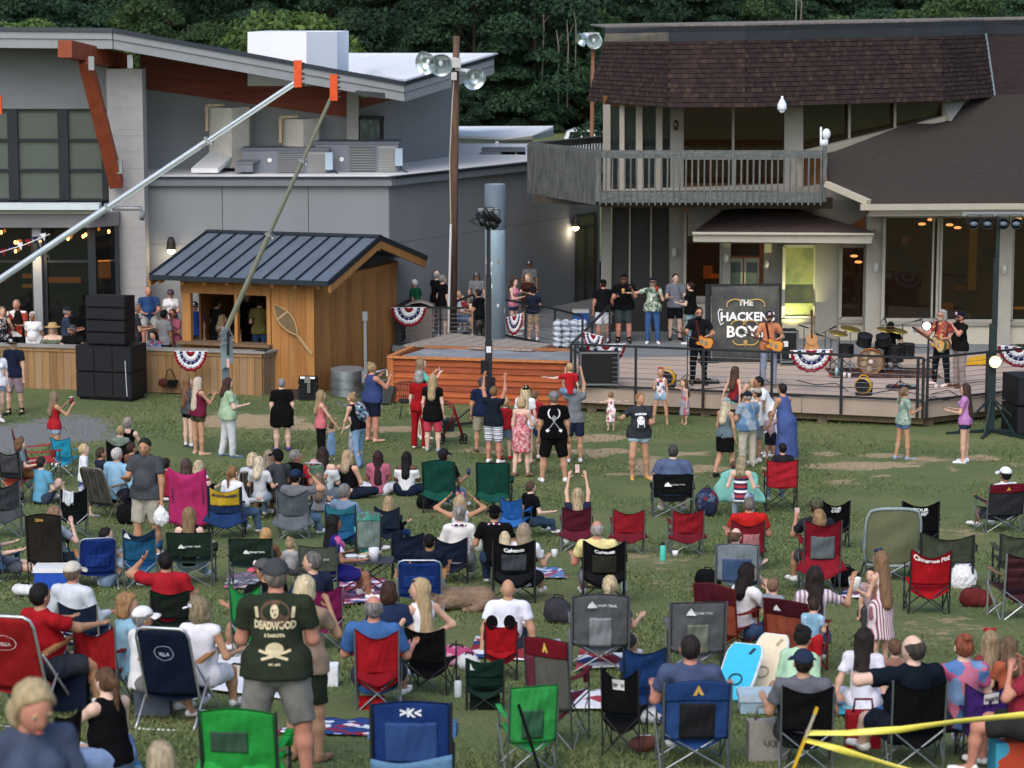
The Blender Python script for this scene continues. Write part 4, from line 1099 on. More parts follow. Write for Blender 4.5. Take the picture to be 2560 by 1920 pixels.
# -- ground floor, left part (dark screened porch and posts), plane Y=69
Y1=69.0
def L(u,v,dy=0):return P(u,v,Y1+dy)
zT1=L(0,490).z
quad('corner_post',[V(L(1503,700).x,Y1,ZD),V(L(1528,700).x,Y1,ZD),V(L(1528,700).x,Y1,zT1),V(L(1503,700).x,Y1,zT1)],rb,taupe)
for(u0,u1)in((1530,1572),(1576,1625),(1629,1673)):
 quad('screen_panel',[V(L(u0,700).x,Y1+.12,ZD),V(L(u1,700).x,Y1+.12,ZD),V(L(u1,700).x,Y1+.12,zT1),V(L(u0,700).x,Y1+.12,zT1)],(0,.04,0),M('#2c2a28',.6,.15,3,.02,spec=.4))
for u_ in(1574,1627):quad('screen_post',[V(L(u_-2,700).x,Y1+.05,ZD),V(L(u_+2,700).x,Y1+.05,ZD),V(L(u_+2,700).x,Y1+.05,zT1),V(L(u_-2,700).x,Y1+.05,zT1)],(0,.06,0),trim)
quad('pilaster',[V(L(1674,700).x,Y1-.05,ZD),V(L(1709,700).x,Y1-.05,ZD),V(L(1709,700).x,Y1-.05,zT1),V(L(1674,700).x,Y1-.05,zT1)],rb,taupe)
quad('header',[V(L(1500,700).x,Y1-.02,L(0,515).z),V(L(1712,700).x,Y1-.02,L(0,515).z),V(L(1712,700).x,Y1-.02,L(0,488).z),V(L(1500,700).x,Y1-.02,L(0,488).z)],(0,.3,0),M('#2e2b28',.9,.1,3))
win=glass('#0c0f0c',.42,.03)
# sill wall with cream panels
def bay(u0,u1,vs,v0,Y,panel=None,sill=True,name='window'):
 """window from v0 (top) to vs (sill) between columns u0,u1 at depth Y, and a cream sill panel below"""
 def X(u):return P(u,700,Y).x
 z1,zs=P(0,v0,Y).z,P(0,vs,Y).z
 o=quad('window',[V(X(u0),Y+.12,zs),V(X(u1),Y+.12,zs),V(X(u1),Y+.12,z1),V(X(u0),Y+.12,z1)],(0,.02,0),panel or win)
 mb=MB();w_=.05
 for a,b_ in(((u0,v0),(u1,v0)),((u0,vs),(u1,vs)),((u0,v0),(u0,vs)),((u1,v0),(u1,vs))):mb.beam(V(X(a[0]),Y+.07,P(0,a[1],Y).z),V(X(b_[0]),Y+.07,P(0,b_[1],Y).z),.08,.08,up=(0,1,0))
 off=o;fr_=MB();fr_.v,fr_.f,fr_.mi=mb.v,mb.f,mb.mi
 me_=fr_.mesh(tp.location);f_=part('frame',me_,trim,o)
 if sill:
  quad('sill_panel',[V(X(u0)-.02,Y+.05,ZD),V(X(u1)+.02,Y+.05,ZD),V(X(u1)+.02,Y+.05,zs-.12),V(X(u0)-.02,Y+.05,zs-.12)],(0,.12,0),cream)
  quad('sill',[V(X(u0)-.05,Y-.03,zs-.12),V(X(u1)+.05,Y-.03,zs-.12),V(X(u1)+.05,Y-.03,zs-.03),V(X(u0)-.05,Y-.03,zs-.03)],(0,.18,0),taupe)
 return o
def pier(u0,u1,vtop,Y,mat=None,name='pier',z0=ZD):
 def X(u):return P(u,700,Y).x
 return quad(name,[V(X(u0),Y,z0),V(X(u1),Y,z0),V(X(u1),Y,P(0,vtop,Y).z),V(X(u0),Y,P(0,vtop,Y).z)],(0,.3,0),mat or taupe)
bay(1712,1803,745,530,68.6)
pier(1805,1826,530,68.4)
# entry doors under the small hip roof
dY=68.6
quad('door_header',[V(P(1826,0,dY).x,dY,P(0,606,dY).z),V(P(1925,0,dY).x,dY,P(0,606,dY).z),V(P(1925,0,dY).x,dY,P(0,580,dY).z),V(P(1826,0,dY).x,dY,P(0,580,dY).z)],(0,.2,0),taupe)
for u0,u1 in((1828,1866),(1870,1908)):
 o=quad('door',[V(P(u0,0,dY).x,dY+.06,ZD),V(P(u1,0,dY).x,dY+.06,ZD),V(P(u1,0,dY).x,dY+.06,P(0,646,dY).z),V(P(u0,0,dY).x,dY+.06,P(0,646,dY).z)],(0,.06,0),trim)
 mb=MB();mb.prism([V(P(u0+5,0,dY).x,dY+.045,ZD+.25),V(P(u1-5,0,dY).x,dY+.045,ZD+.25),V(P(u1-5,0,dY).x,dY+.045,P(0,656,dY).z),V(P(u0+5,0,dY).x,dY+.045,P(0,656,dY).z)],(0,.01,0));part('door_pane',mb.mesh(tp.location),glass('#56625f',0,.1),o)
quad('transom_light',[V(P(1829,0,dY).x,dY+.08,P(0,640,dY).z),V(P(1908,0,dY).x,dY+.08,P(0,640,dY).z),V(P(1908,0,dY).x,dY+.08,P(0,608,dY).z),V(P(1829,0,dY).x,dY+.08,P(0,608,dY).z)],(0,.03,0),win)
pier(1910,1958,606,68.3)
lit=M('#8d8f5c',.35,.25,1.0,.02,spec=.5,h2='#4f5a45')  # yellow of the light on this pane put into its colour
bay(1960,2038,795,616,67.6,panel=lit)
pier(2040,2100,606,67.4);bay(2102,2163,797,616,67.2,win)
pier(2165,2207,535,66.6,trim)
bay(2209,2345,800,541,66.4);bay(2351,2492,803,541,66.4);pier(2495,2529,520,66.2,trim);bay(2531,2640,803,541,66.4)
pier(2640,2720,520,66.4)
quad('mullion',[V(P(2346,0,66.4).x,66.4,P(0,803,66.4).z),V(P(2350,0,66.4).x,66.4,P(0,803,66.4).z),V(P(2350,0,66.4).x,66.4,P(0,541,66.4).z),V(P(2346,0,66.4).x,66.4,P(0,541,66.4).z)],(0,.2,0),trim)
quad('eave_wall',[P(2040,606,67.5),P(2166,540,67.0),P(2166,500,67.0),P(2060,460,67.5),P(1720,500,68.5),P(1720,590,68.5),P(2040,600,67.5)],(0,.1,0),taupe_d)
# dim dining rooms behind the glass
quad('room_back',[V(P(1700,0,72).x,72.5,ZD),V(P(2760,0,72).x,72.5,ZD),V(P(2760,0,72).x,72.5,4.2),V(P(1700,0,72).x,72.5,4.2)],(0,.1,0),M('#3a2416',.9,.5,1.4,0,h2='#8a5226',emit=.6,detail=8))  # back wall emits, standing in for warm lamplight in the rooms
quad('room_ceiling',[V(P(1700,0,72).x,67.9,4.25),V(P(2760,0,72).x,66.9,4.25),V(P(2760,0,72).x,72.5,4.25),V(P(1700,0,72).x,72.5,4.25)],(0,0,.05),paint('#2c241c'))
for q,(u,v_)in enumerate(((2305,560),(2328,549),(2374,562),(2394,569),(2545,546),(2025,616),(2135,640),(2146,655))):
 p=P(u,v_,70.5);mb=MB();mb.ell(p,(.11,.11,.04),10,5);wpart('ceiling_lamp',mb,M('#ffb066',.5,.02,emit=4),tp)
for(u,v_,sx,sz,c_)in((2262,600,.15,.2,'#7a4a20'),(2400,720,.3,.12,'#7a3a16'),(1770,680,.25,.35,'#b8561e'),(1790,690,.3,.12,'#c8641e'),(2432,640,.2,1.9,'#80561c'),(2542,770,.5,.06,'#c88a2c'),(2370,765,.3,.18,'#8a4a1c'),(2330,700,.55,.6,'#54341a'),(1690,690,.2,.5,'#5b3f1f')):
 mb=MB();mb.box(P(u,v_,70.8),(sx,.1,sz));wpart('glow_box',mb,M(c_,.7,.3,5,emit=.5),tp)  # added glowing boxes that warm the look of the windows
 # small entry roof
hr=M('#433938',.95,.3,9,.4,spec=.05,stretch=(1,1,5),h2='#4f4443')
quad('entry_roof',[P(1734,582,66.0),P(2184,583,65.2),P(2184,581,65.2),P(1972,520,67.4),P(1817,522,68.3)],(0,.12,.02),hr)
quad('entry_fascia',[P(1733,604,65.95),P(2178,609,65.15),P(2184,584,65.15),P(1733,582,65.95)],(0,.12,0),M('#a5a295',.8,.05,3))
quad('entry_fascia',[P(2179,609,65.2),P(2190,600,66.6),P(2190,572,66.6),P(2185,584,65.2)],(-.05,.02,0),M('#a5a295',.8,.05,3))
quad('gutter',[P(1731,586,65.85),P(2185,588,65.05),P(2185,583,65.05),P(1731,580,65.85)],(0,.1,0),M('#b3ae9e',.7,.05,3))
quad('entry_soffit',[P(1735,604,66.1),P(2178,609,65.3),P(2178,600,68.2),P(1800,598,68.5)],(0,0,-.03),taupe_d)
# -- big lower roof
lr=M('#393431',.95,.2,7,.6,spec=.04,stretch=(.6,1,12),h2='#45403c',detail=8)
quad('lower_roof',[P(2062,388,66.5),P(2076,462,65.2),P(2170,509,64.2),P(2760,506,64.2),P(2760,225,72.5),P(2450,240,72.3),P(2364,300,71.2)],(0,.1,-.06),lr)
quad('lower_gutter',[P(2152,526,64.0),P(2760,522,64.0),P(2760,508,64.0),P(2152,511,64.0)],(0,.14,0),M('#a5a092',.7,.05,3))
quad('lower_fascia',[P(2172,541,64.3),P(2760,538,64.3),P(2760,522,64.3),P(2172,526,64.3)],(0,.1,0),M('#9a968a',.8,.05,3))
quad('lower_soffit',[P(2165,541,64.4),P(2760,538,64.4),P(2760,541,66.4),P(2165,541,66.4)],(0,0,.03),M('#8a8578',.8,.05,3))
mb=MB();mb.beam(P(2066,460,65.1),P(2172,506,64.1),.16,.14);wpart('barge_board',mb,M('#b0aa98',.8,.05,3),tp)
# -- upper storey
Y2=68.2
def up(u,v,dy=0):return P(u,v,Y2+dy)
quad('upper_wall',[up(1508,500,.4),up(2130,500,.4),up(2364,320,2.5),up(2364,240,2.5),up(1508,240,.4)],(0,.1,0),M('#4a3524',.9,.3,1.2,h2='#7a4a22',emit=.3))  # wall glows itself, for the warm light behind the upper windows
for(u0,u1,nm,mt_)in((1508,1526,'upper_post',taupe),(1549,1561,'upper_post',trim),(1590,1606,'upper_post',trim),(1640,1656,'upper_post',trim),(1676,1709,'upper_pilaster',taupe),(1830,1836,'upper_mullion',trim),(1961,2008,'upper_pilaster',trim)):
 quad(nm,[up(u0,498),up(u1,498),up(u1,262),up(u0,262)],(0,.2,0),mt_)
for(u0,u1,v1)in((1527,1548,470),(1562,1589,474),(1607,1639,474),(1657,1675,470),(1710,1829,379),(1837,1960,379)):
 quad('upper_window',[up(u0,v1,.12),up(u1,v1,.12),up(u1,266,.12),up(u0,266,.12)],(0,.02,0),glass('#2b1a0d',.4,.03)if u0>1700 else glass('#2b302f',.12,.05))
for(u0,u1)in((1710,1829),(1837,1960)):
 quad('upper_window',[up(u0,458,.12),up(u1,458,.12),up(u1,400,.12),up(u0,400,.12)],(0,.02,0),glass('#2b1a0d',.35,.03))
 quad('window_rail',[up(u0,399,.02),up(u1,399,.02),up(u1,380,.02),up(u0,380,.02)],(0,.2,0),trim)
quad('upper_skirting',[up(1508,500,-.03),up(1985,500,-.03),up(1985,459,-.03),up(1508,475,-.03)],(0,.1,0),trim)
mb=MB();mb.box(up(1795,310,1.6),(1.0,.06,.65));wpart('glow_rectangle',mb,M('#b47a2a',.8,.2,2,emit=.6),tp)  # added glowing rectangle, a patch of warm light upstairs
quad('clerestory',[P(2009,376,68.3),P(2120,352,68.9),P(2120,262,68.9),P(2009,265,68.3)],(0,.03,0),glass('#33291a',.1,.05))
quad('clerestory',[P(2126,350,68.9),P(2233,325,69.6),P(2233,258,69.6),P(2126,262,68.9)],(0,.03,0),glass('#33291a',.1,.05))
quad('clerestory',[P(2241,322,69.6),P(2352,294,70.4),P(2352,254,70.4),P(2241,258,69.6)],(0,.03,0),glass('#33291a',.1,.05))
for u_,va,vb,Y in((2123,262,352,68.85),(2237,258,326,69.55)):mb=MB();mb.beam(P(u_,va,Y),P(u_,vb,Y),.07,.1,up=(0,1,0));wpart('clerestory_mullion',mb,trim,tp)
mb=MB();mb.beam(P(2008,386,67.9),P(2368,297,70.3),.2,.2);wpart('raking_sill',mb,M('#aea999',.8,.05,3),tp)
quad('soffit_return',[P(2355,300,70.2),P(2378,303,70.0),P(2415,252,71.5),P(2355,256,70.4)],(0,.2,0),taupe)
# -- mansard: shingled slope with separate tabs
m_b=[P(1467,253,69.6),P(1668,270,65.6),P(1862,270,65.6),P(2356,253,69.2),P(2486,243,72.4)]
m_t=[P(1511,103,70.6),P(1671,102,66.9),P(1862,98,66.9),P(2350,88,70.6),P(2463,84,73.8)]
mbk=M('#2c2322',.95,.2,4,.2,spec=.05)
for i in range(4):quad('mansard_deck',[m_b[i],m_b[i+1],m_t[i+1],m_t[i]],(0,.15,0),mbk)
quad('mansard_return',[m_b[4],P(2760,240,73.4),P(2760,80,75),m_t[4]],(0,.15,0),M('#2b2222',.95,.25,2,.3,stretch=(1,1,6)))
mb=MB();mb.beam(m_b[4]+V(0,-.05,0),m_t[4]+V(0,-.05,0),.07,.05,up=(0,1,0));wpart('hip_flashing',mb,metal('#6d7a7c'),tp)
SH=[M(c_,.95,.18,6,.25,spec=.06)for c_ in('#322a29','#362d2b','#2f2728','#3a302d','#42362f','#342b2a')]
tabs=[];NC=14
for i in range(4):
 a,b_,c_,d_=m_b[i],m_b[i+1],m_t[i+1],m_t[i]
 nt2=max(3,int((b_-a).length/.125))
 nrm_=(b_-a).cross(d_-a).normalized()
 if nrm_.y>0:nrm_=-nrm_
 for r in range(NC):
  t0,t1=r/NC,(r+1.05)/NC
  for q in range(nt2):
   s0,s1=(q+.03+.5*(r%2))/nt2,(q+.97+.5*(r%2))/nt2
   if s1>1.0:s1=1.0
   if s0>=1:continue
   th=RU(.008,.022)
   def pt(s,t):return lerp(lerp(a,b_,s),lerp(d_,c_,s),t)
   p0,p1,p2,p3=pt(s0,t0),pt(s1,t0),pt(s1,min(t1,1)),pt(s0,min(t1,1))
   tabs.append(([p0+nrm_*(.02+th),p1+nrm_*(.02+th),p2+nrm_*.012,p3+nrm_*.012,p0+nrm_*.004,p1+nrm_*.004],(p0-V(0,0,HC)).length))
order=list(range(len(tabs)));order.sort(key=lambda i:tabs[i][1])
fs_=[(0,1,2,3),(4,5,1,0),(0,3,4),(1,5,2)]
rest=MB()
def pickc():return 4 if random.random()<.09 else(3 if random.random()<.18 else random.choice((0,1,2,5,0,2)))
for r_,i in enumerate(order):
 if r_<290:
  mb=MB();mb.add(tabs[i][0],fs_);wpart('shingle',mb,SH[pickc()],tp)
 else:rest.add(tabs[i][0],fs_,pickc())
wpart('shingles',rest,SH,tp)['kind']='stuff'
rf=[P(1514,70,70.6),P(1671,66,66.7),P(1862,64,66.7),P(2350,54,70.4),P(2463,51,73.6),P(2760,46,74.8)]
m_t2=m_t+[P(2760,80,75)]
for i in range(5):
 a,b_=rf[i],rf[i+1];c_,d_=m_t2[i+1],m_t2[i]
 mid0,mid1=lerp(a,d_,.42),lerp(b_,c_,.42)
 quad('roof_edge',[a,b_,mid1,mid0],(0,.2,0),M('#3a3f45',.6,.15,1.2,.05))
 quad('roof_flashing',[mid0+V(0,-.05,0),mid1+V(0,-.05,0),c_+V(0,-.05,-.03),d_+V(0,-.05,-.03)],(0,.15,0),M('#8f8a80',.35,.35,1.2,.1,.6,h2='#b5a78c')if i==0 else M('#4d545d',.5,.2,.8,.05,.3))
quad('roof_gravel',[p+V(0,.1,.0)for p in rf]+[V(rf[5].x,85,rf[5].z),V(rf[0].x,85,rf[0].z)],(0,0,.04),M('#77706a',.95,.4,12,.4))
# -- balcony: deck, weathered rail and balusters one by one
bal=thing('balcony','weathered grey timber balcony with close balusters on the lodge front','balcony',P(1780,500,65.5))
bw=M('#6d706e',.9,.3,5,.3,stretch=(2,2,.5),h2='#4a5150');bw2=M('#50585a',.9,.35,7,.4,stretch=(.6,2,3),h2='#737b7b')
YB=65.4
zr=P(0,380,YB).z;zf=P(0,489,YB).z
q=[P(1321,0,69.2),P(1496,0,YB),P(2062,0,YB)]
b0,b1,b2=V(P(1321,400,69.6).x,69.6,0),V(P(1494,400,YB).x,YB,0),V(P(2062,400,YB).x,YB,0)
b3=V(P(1510,400,73).x,73.4,0)
def zbar(mb,a,b_,z0,z1,th):
 d=(b_-a).normalized();nn_=V(d.y,-d.x,0);mb.prism([V(a.x,a.y,z0),V(b_.x,b_.y,z0),V(b_.x,b_.y,z1),V(a.x,a.y,z1)],nn_*-th)
def bpart(nm,mb,mat):return wpart(nm,mb,mat,bal)
for a,b_ in((b0,b1),(b1,b2),(b3,b0)):
 mb=MB();zbar(mb,a,b_,zr-.16,zr,.06);bpart('top_rail',mb,bw2)
 mb=MB();zbar(mb,a,b_,zr,zr+.04,.14);bpart('cap_rail',mb,bw)
 mb=MB();zbar(mb,a+V(0,.0,0),b_+V(0,0,0),zf-.18,zf+.10,.08);bpart('rim_board',mb,bw2)
mb=MB();mb.prism([b0,b1,b2,V(b2.x,69,0),V(b0.x+.4,73,0)],(0,0,.08))
mb.v=[(x,y+.1,z+zf-.14)for x,y,z in mb.v];bpart('floor',mb,wood('#5a5550'))
for a,b_,n_ in((b0,b1,34),(b1,b2,37),(b3,b0,26)):
 d=(b_-a).normalized();nn_=V(d.y,-d.x,0)
 for i in range(n_):
  p=lerp(a,b_,(i+.4)/n_)+nn_*.03
  mb=MB();hh=.042+RU(-.006,.006)
  mb.box((p.x,p.y,(zf-.24+zr-.02)/2),(hh,.04,zr-zf+.22),ROT(math.atan2(d.y,d.x),3,'Z'));bpart('baluster',mb,bw)
for p in(b1,b2):mb=MB();mb.box((p.x,p.y-.02,(zf+zr)/2),(.1,.1,zr-zf+.3));bpart('newel_post',mb,bw)
mb=MB();mb.beam(P(1335,497,69),P(1500,500,66.5),.12,.25);mb.beam(P(1500,503,66.2),P(2080,508,66.2),.3,.28);bpart('support_beam',mb,M('#4a443d',.9,.2,3))
# fittings on the lodge
def dev(name,lb,cat,mb,mat):
 o=wpart(name,mb,mat,None,True);return tag(o,lb,cat)
mb=MB();p=P(1955,266,65.2);mb.lathe([(.03,.26),(.03,.2),(.06,.16),(.115,.05),(.12,-.06),(.10,-.09)],p,14);mb.ell(p-V(0,0,.09),(.085,.085,.08),10,6);dev('dome_camera','white dome camera hanging below the mansard edge','security camera',mb,M('#dfe8f2',.4,.03))
mb=MB();p=P(2066,335,65.6);mb.ell(p,(.11,.09,.14),12,8);mb.beam(p+V(-.14,0,.18),p+V(-.14,0,-.3),.05,.05,up=(0,1,0));mb.box(p+V(-.06,0,-.22),(.2,.12,.16));dev('wall_speaker','white rounded speaker on a bracket at the balcony end','speaker',mb,M('#d7dee4',.5,.03))
for q_,(u,v_,Y,lb)in enumerate(((1686,631,68.8,'oval white bulkhead light on the pilaster beside the screened porch'),(1815,646,68.2,'oval white bulkhead light left of the entry doors'),(1916,663,68.1,'oval white bulkhead light right of the entry doors'),(2190,668,66.5,'oval white bulkhead light left of the large windows'),(2511,674,66.1,'oval white bulkhead light between the large windows'))):
 o=thing('bulkhead_light',lb,'wall light',P(u,v_,Y),0,'oval bulkhead lights')
 mb=MB();mb.ell(P(u,v_,Y),(.07,.06,.13),12,8);wpart('rim',mb,paint('#c4c6c4'),o,True)
 mb=MB();mb.ell(P(u,v_,Y-.03),(.045,.05,.095),10,6);wpart('lens',mb,M('#b9bab0',.3,.1),o,True)
mb=MB();mb.lathe([(.0,.14),(.05,.12),(.07,0),(.05,-.14)],P(1690,312,67.9),10);dev('lantern','small dark wall lantern on the upper storey pilaster','wall lamp',mb,metal('#6e5d45'))
# ================== STAGE AND DECK
E0,E1,E2=Zp(1430,966,ZD),Zp(2306,1005,ZD),Zp(2524,981,ZD);E3=E2+(E2-E1)*.8
dk_g=M('#868c91',.85,.14,.9,.1,stretch=(.4,7,1),h2='#6f7478',detail=6);dk_t=M('#b6a393',.8,.08,1.2,.05,detail=7)
T0,T1,T2=Zp(1432,896,ZD),Zp(2100,886,ZD),V(E3.x,64.6,ZD)
mb=MB();mb.prism([E0,E1,E2,E3,T2,T1,T0],(0,0,-.12));struct('stage_floor',mb,dk_t)
mb=MB();mb.prism([T0,T1,T2,V(T2.x,80,ZD),V(P(960,0,80).x,80,ZD),V(P(975,0,65.9).x,65.9,ZD),V(T0.x-.1,65.0,ZD)],(0,0,-.12));struct('deck',mb,dk_g)
st=thing('stage_front','beige fascia board along the stage edge with posts beneath','stage',E0);st['kind']='structure';del st['category']
for a,b_ in((E0,E1),(E1,E2),(E2,E3)):
 d=(b_-a).normalized();nn_=V(d.y,-d.x,0)
 nseg=max(1,int((b_-a).length/2.4))
 for i in range(nseg):
  p,q=lerp(a,b_,i/nseg)+d*.006,lerp(a,b_,(i+1)/nseg)-d*.006
  mb=MB();mb.prism([V(p.x,p.y,.24),V(q.x,q.y,.24),V(q.x,q.y,.597),V(p.x,p.y,.597)],nn_*.05);wpart('fascia_board',mb,M('#a09184',.8,.07,1.5,.04),st)
  mb=MB();m_=lerp(p,q,.15)-nn_*.25;mb.box((m_.x,m_.y,.12),(.22,.22,.3));wpart('post',mb,wood('#6d6152'),st)
 mb=MB();mb.beam(V(a.x,a.y,.16)-nn_*.22,V(b_.x,b_.y,.16)-nn_*.22,.08,.18);wpart('joist',mb,wood('#7b6b50'),st)
mb=MB();mb.prism([E0+V(0,1.6,0),E1+V(0,1.8,0),E3+V(0,2,0),E3+V(0,2.1,0),E1+V(0,1.9,0),E0+V(0,1.7,0)],(0,0,-.6));wpart('shade_sheet',mb,paint('#1c1a18'),st)  # dark sheet standing in for the shade below the stage
blk=paint('#24272a',.5);wire=metal('#8d9296',.4)
def railing(lb,pts,zbase,posts,out=None,cables=7,group='cable railings',foot=0):
 """posts: fractional stations along the polyline pts"""
 o=thing('railing',lb,'railing',V(pts[0].x,pts[0].y,zbase),0,group)
 for i in range(len(pts)-1):
  a,b_=pts[i],pts[i+1]
  mb=MB();mb.beam(V(a.x,a.y,zbase+1.0),V(b_.x,b_.y,zbase+1.0),.05,.05);wpart('top_rail',mb,blk,o)
  mb=MB();mb.beam(V(a.x,a.y,zbase+.05),V(b_.x,b_.y,zbase+.05),.04,.05);wpart('bottom_rail',mb,blk,o)
  for c_ in range(cables):
   z=zbase+.17+.11*c_;mb=MB();mb.tube([V(a.x,a.y,z),V(b_.x,b_.y,z)],.006,4);wpart('cable',mb,wire,o)
 for(i,t)in posts:
  p=lerp(pts[i],pts[i+1],t);mb=MB();mb.box((p.x,p.y,zbase+.5-foot/2),(.06,.06,1.0+foot));wpart('post',mb,blk,o)
 return o
def outw(a,b_):
 d=(b_-a).normalized();return V(d.y,-d.x,0)*.09
o1,o2=outw(E0,E1),outw(E1,E2)
R0,R1=E0+o1,E1+o1+V(.02,0,0)
railing('black cable railing along the front of the stage',[R0,R1],ZD,[(0,0),(0,.012),(0,.19),(0,.385),(0,.58),(0,.775),(0,.985),(0,1)],foot=.34)
railing('black cable railing on the short side of the stage at right',[E1+o2+V(.04,0,0),E3+o2],ZD,[(0,.0),(0,.38),(0,.8)],foot=.34)
q0,q1=V(P(985,0,66.2).x,66.2,0),V(P(1190,0,66.0).x,66.0,0)
railing('black cable railing at the left end of the deck beside the bar shed',[V(P(1042,0,69).x,69,0),q0,q1],ZD,[(0,0),(1,0),(1,.04),(1,.55),(1,.97),(1,1)])
railing('black cable railing to the right of the steel column',[Zp(1262,842,ZD),Zp(1387,868,ZD),Zp(1456,888,ZD)],ZD,[(0,.42),(0,1),(1,1)])
railing('short black railing between the stage post and the deck',[R0+V(.03,.1,0),Zp(1524,858,ZD)],ZD,[(0,1),(0,.5)])
w_a,w_b=Zp(1262,786,ZD),Zp(1500,736,ZD)
railing('long black cable railing along the annex wall ramp',[w_a,w_b],ZD,[(0,.02),(0,.38),(0,.6),(0,.8),(0,1)])
railing('black stair railing behind the utility pole',[V(P(1136,0,67.5).x,67.5,0),V(P(1214,0,70.5).x,70.5,0)],ZD,[(0,0),(0,.6),(0,1)])
# weathered raised platform and orange stained planter in front of the deck
wp=thing('weathered_platform','raised grey weathered plank platform around the steel column','platform',Zp(1200,860,1.1));wp['kind']='structure';del wp['category']
a,b_,c_,d_=Zp(1008,862,1.12),Zp(1330,874,1.12),Zp(1392,862,1.12),Zp(1128,832,1.12)
e_=Zp(1290,838,1.12)
pw=[M(x,.9,.25,2,.3,stretch=(6,.6,1),h2=y)for x,y in(('#9a938a','#7f7871'),('#8a847d','#a09890'),('#a59d93','#8d857c'))]
for i in range(24):
 t0,t1=i/24,(i+.92)/24
 p0,p1=lerp(a,b_,t0),lerp(a,b_,t1);r0,r1=lerp(d_,lerp(e_,c_,.9),t0),lerp(d_,lerp(e_,c_,.9),t1)
 mb=MB();mb.prism([p0,p1,r1,r0],(0,0,-.04-RU(0,.008)));wpart('deck_board',mb,pw[i%3],wp)
mb=MB();mb.prism([a+V(0,.05,-.05),b_+V(0,.05,-.05),c_+V(0,.05,-.05),d_+V(0,0,-.05)],(0,0,-.5));wpart('skirt',mb,wood('#7c3f22','#5f3320'),wp)
pf=thing('stained_platform','orange stained clapboard platform with grey membrane top','platform',Zp(976,1006,0));pf['kind']='structure';del pf['category']
f0,f1=Zp(976,1006,0),V(Zp(1428,906,1.09).x,Zp(1428,906,1.09).y,0)
k0,k1=Zp(1062,868,1.09),Zp(1432,876,1.09)
cl=[M(x,.7,.3,1.3,.15,stretch=(1.2,2,9),h2=y)for x,y in(('#a9562d','#8a4324'),('#b5602f','#94492a'),('#9c4c2a','#7d3c22'))]
dF=(f1-f0).normalized();nF=V(dF.y,-dF.x,0)
for i in range(7):
 z0=.03+i*.146
 mb=MB();mb.prism([V(f0.x,f0.y,z0)+nF*.045,V(f0.x,f0.y,z0+.158)+nF*.005,V(f0.x,f0.y,z0+.158)-nF*.02,V(f0.x,f0.y,z0)-nF*.02],(f1-f0));wpart('clapboard',mb,cl[i%3],pf)
 bk0=V(k0.x-.2,k0.y+.1,0);mb=MB();mb.prism([V(f0.x,f0.y,z0),V(f0.x,f0.y,z0+.15),V(bk0.x,bk0.y,z0+.15),V(bk0.x,bk0.y,z0)],(.03,0,0));wpart('clapboard',mb,cl[(i+1)%3],pf)
mb=MB();mb.beam(V(f0.x,f0.y,.55)+nF*.03,V(f0.x,f0.y,1.08)+nF*.03,.12,.12,up=(0,1,0));mb.box((f0.x+.03,f0.y-.03,.54),(.12,.1,1.06));wpart('corner_board',mb,wood('#a8653a'),pf)
mb=MB();mb.beam(V(f0.x-.05,f0.y,1.1)+nF*.03,V(f1.x,f1.y,1.1)+nF*.03,.14,.05);wpart('cap_board',mb,wood('#b9794c'),pf)
mb=MB();mb.beam(V(f0.x,f0.y,1.1),V(k0.x-.3,k0.y,1.1),.14,.05);wpart('cap_board',mb,wood('#b9794c'),pf)
mb=MB();mb.beam(V(k0.x,k0.y,1.1),V(k1.x,k1.y,1.1),.1,.06);wpart('cap_board',mb,wood('#9a6845'),pf)
def mem(a_,b2):
 p=lerp(lerp(V(f0.x+.12,f0.y+.12,1.06),V(f1.x,f1.y+.05,1.06),a_),lerp(V(k0.x,k0.y-.05,1.06),V(k1.x,k1.y-.05,1.06),a_),b2)
 p.z+=.018*sin(a_*21)*sin(b2*9+a_*5);return p
mb=MB();mb.sheet(mem,30,8);wpart('membrane',mb,M('#8f9498',.8,.18,1.6,.25,h2='#777c82'),pf,True)
# - bar shed
K1=Zp(787,988,0);AX,BX=V(-.946,.324,0),V(.324,.946,0)
def S(a,b,z):return V(K1.x+AX.x*a+BX.x*b,K1.y+AX.y*a+BX.y*b,z)
sh_=thing('bar_shed','cedar plank bar shed with dark standing seam metal roof','shed',K1)
ced=[M(x,.75,.28,1.4,.15,stretch=(7,7,.5),h2=y,detail=8)for x,y in(('#a8743f','#8d5f35'),('#b5824c','#9a6a3a'),('#9d6b3b','#b07a46'),('#a87a4b','#8a6038'))]
cedd=wood('#8c5f36','#7a5230')
ZW=2.72
def sp_(nm,pts,ext,mat):return quad(nm,pts,ext,mat,sh_)
# side planks
for i in range(22):
 b0_,b1_=i*.25,i*.25+.243
 z0=0 if i<20 else .0
 mb=MB();mb.prism([S(0,b0_,z0),S(0,b1_,z0),S(0,b1_,ZW-.1),S(0,b0_,ZW-.1)],AX*(.03+RU(0,.006)));wpart('plank',mb,ced[(i*7)%4],sh_)
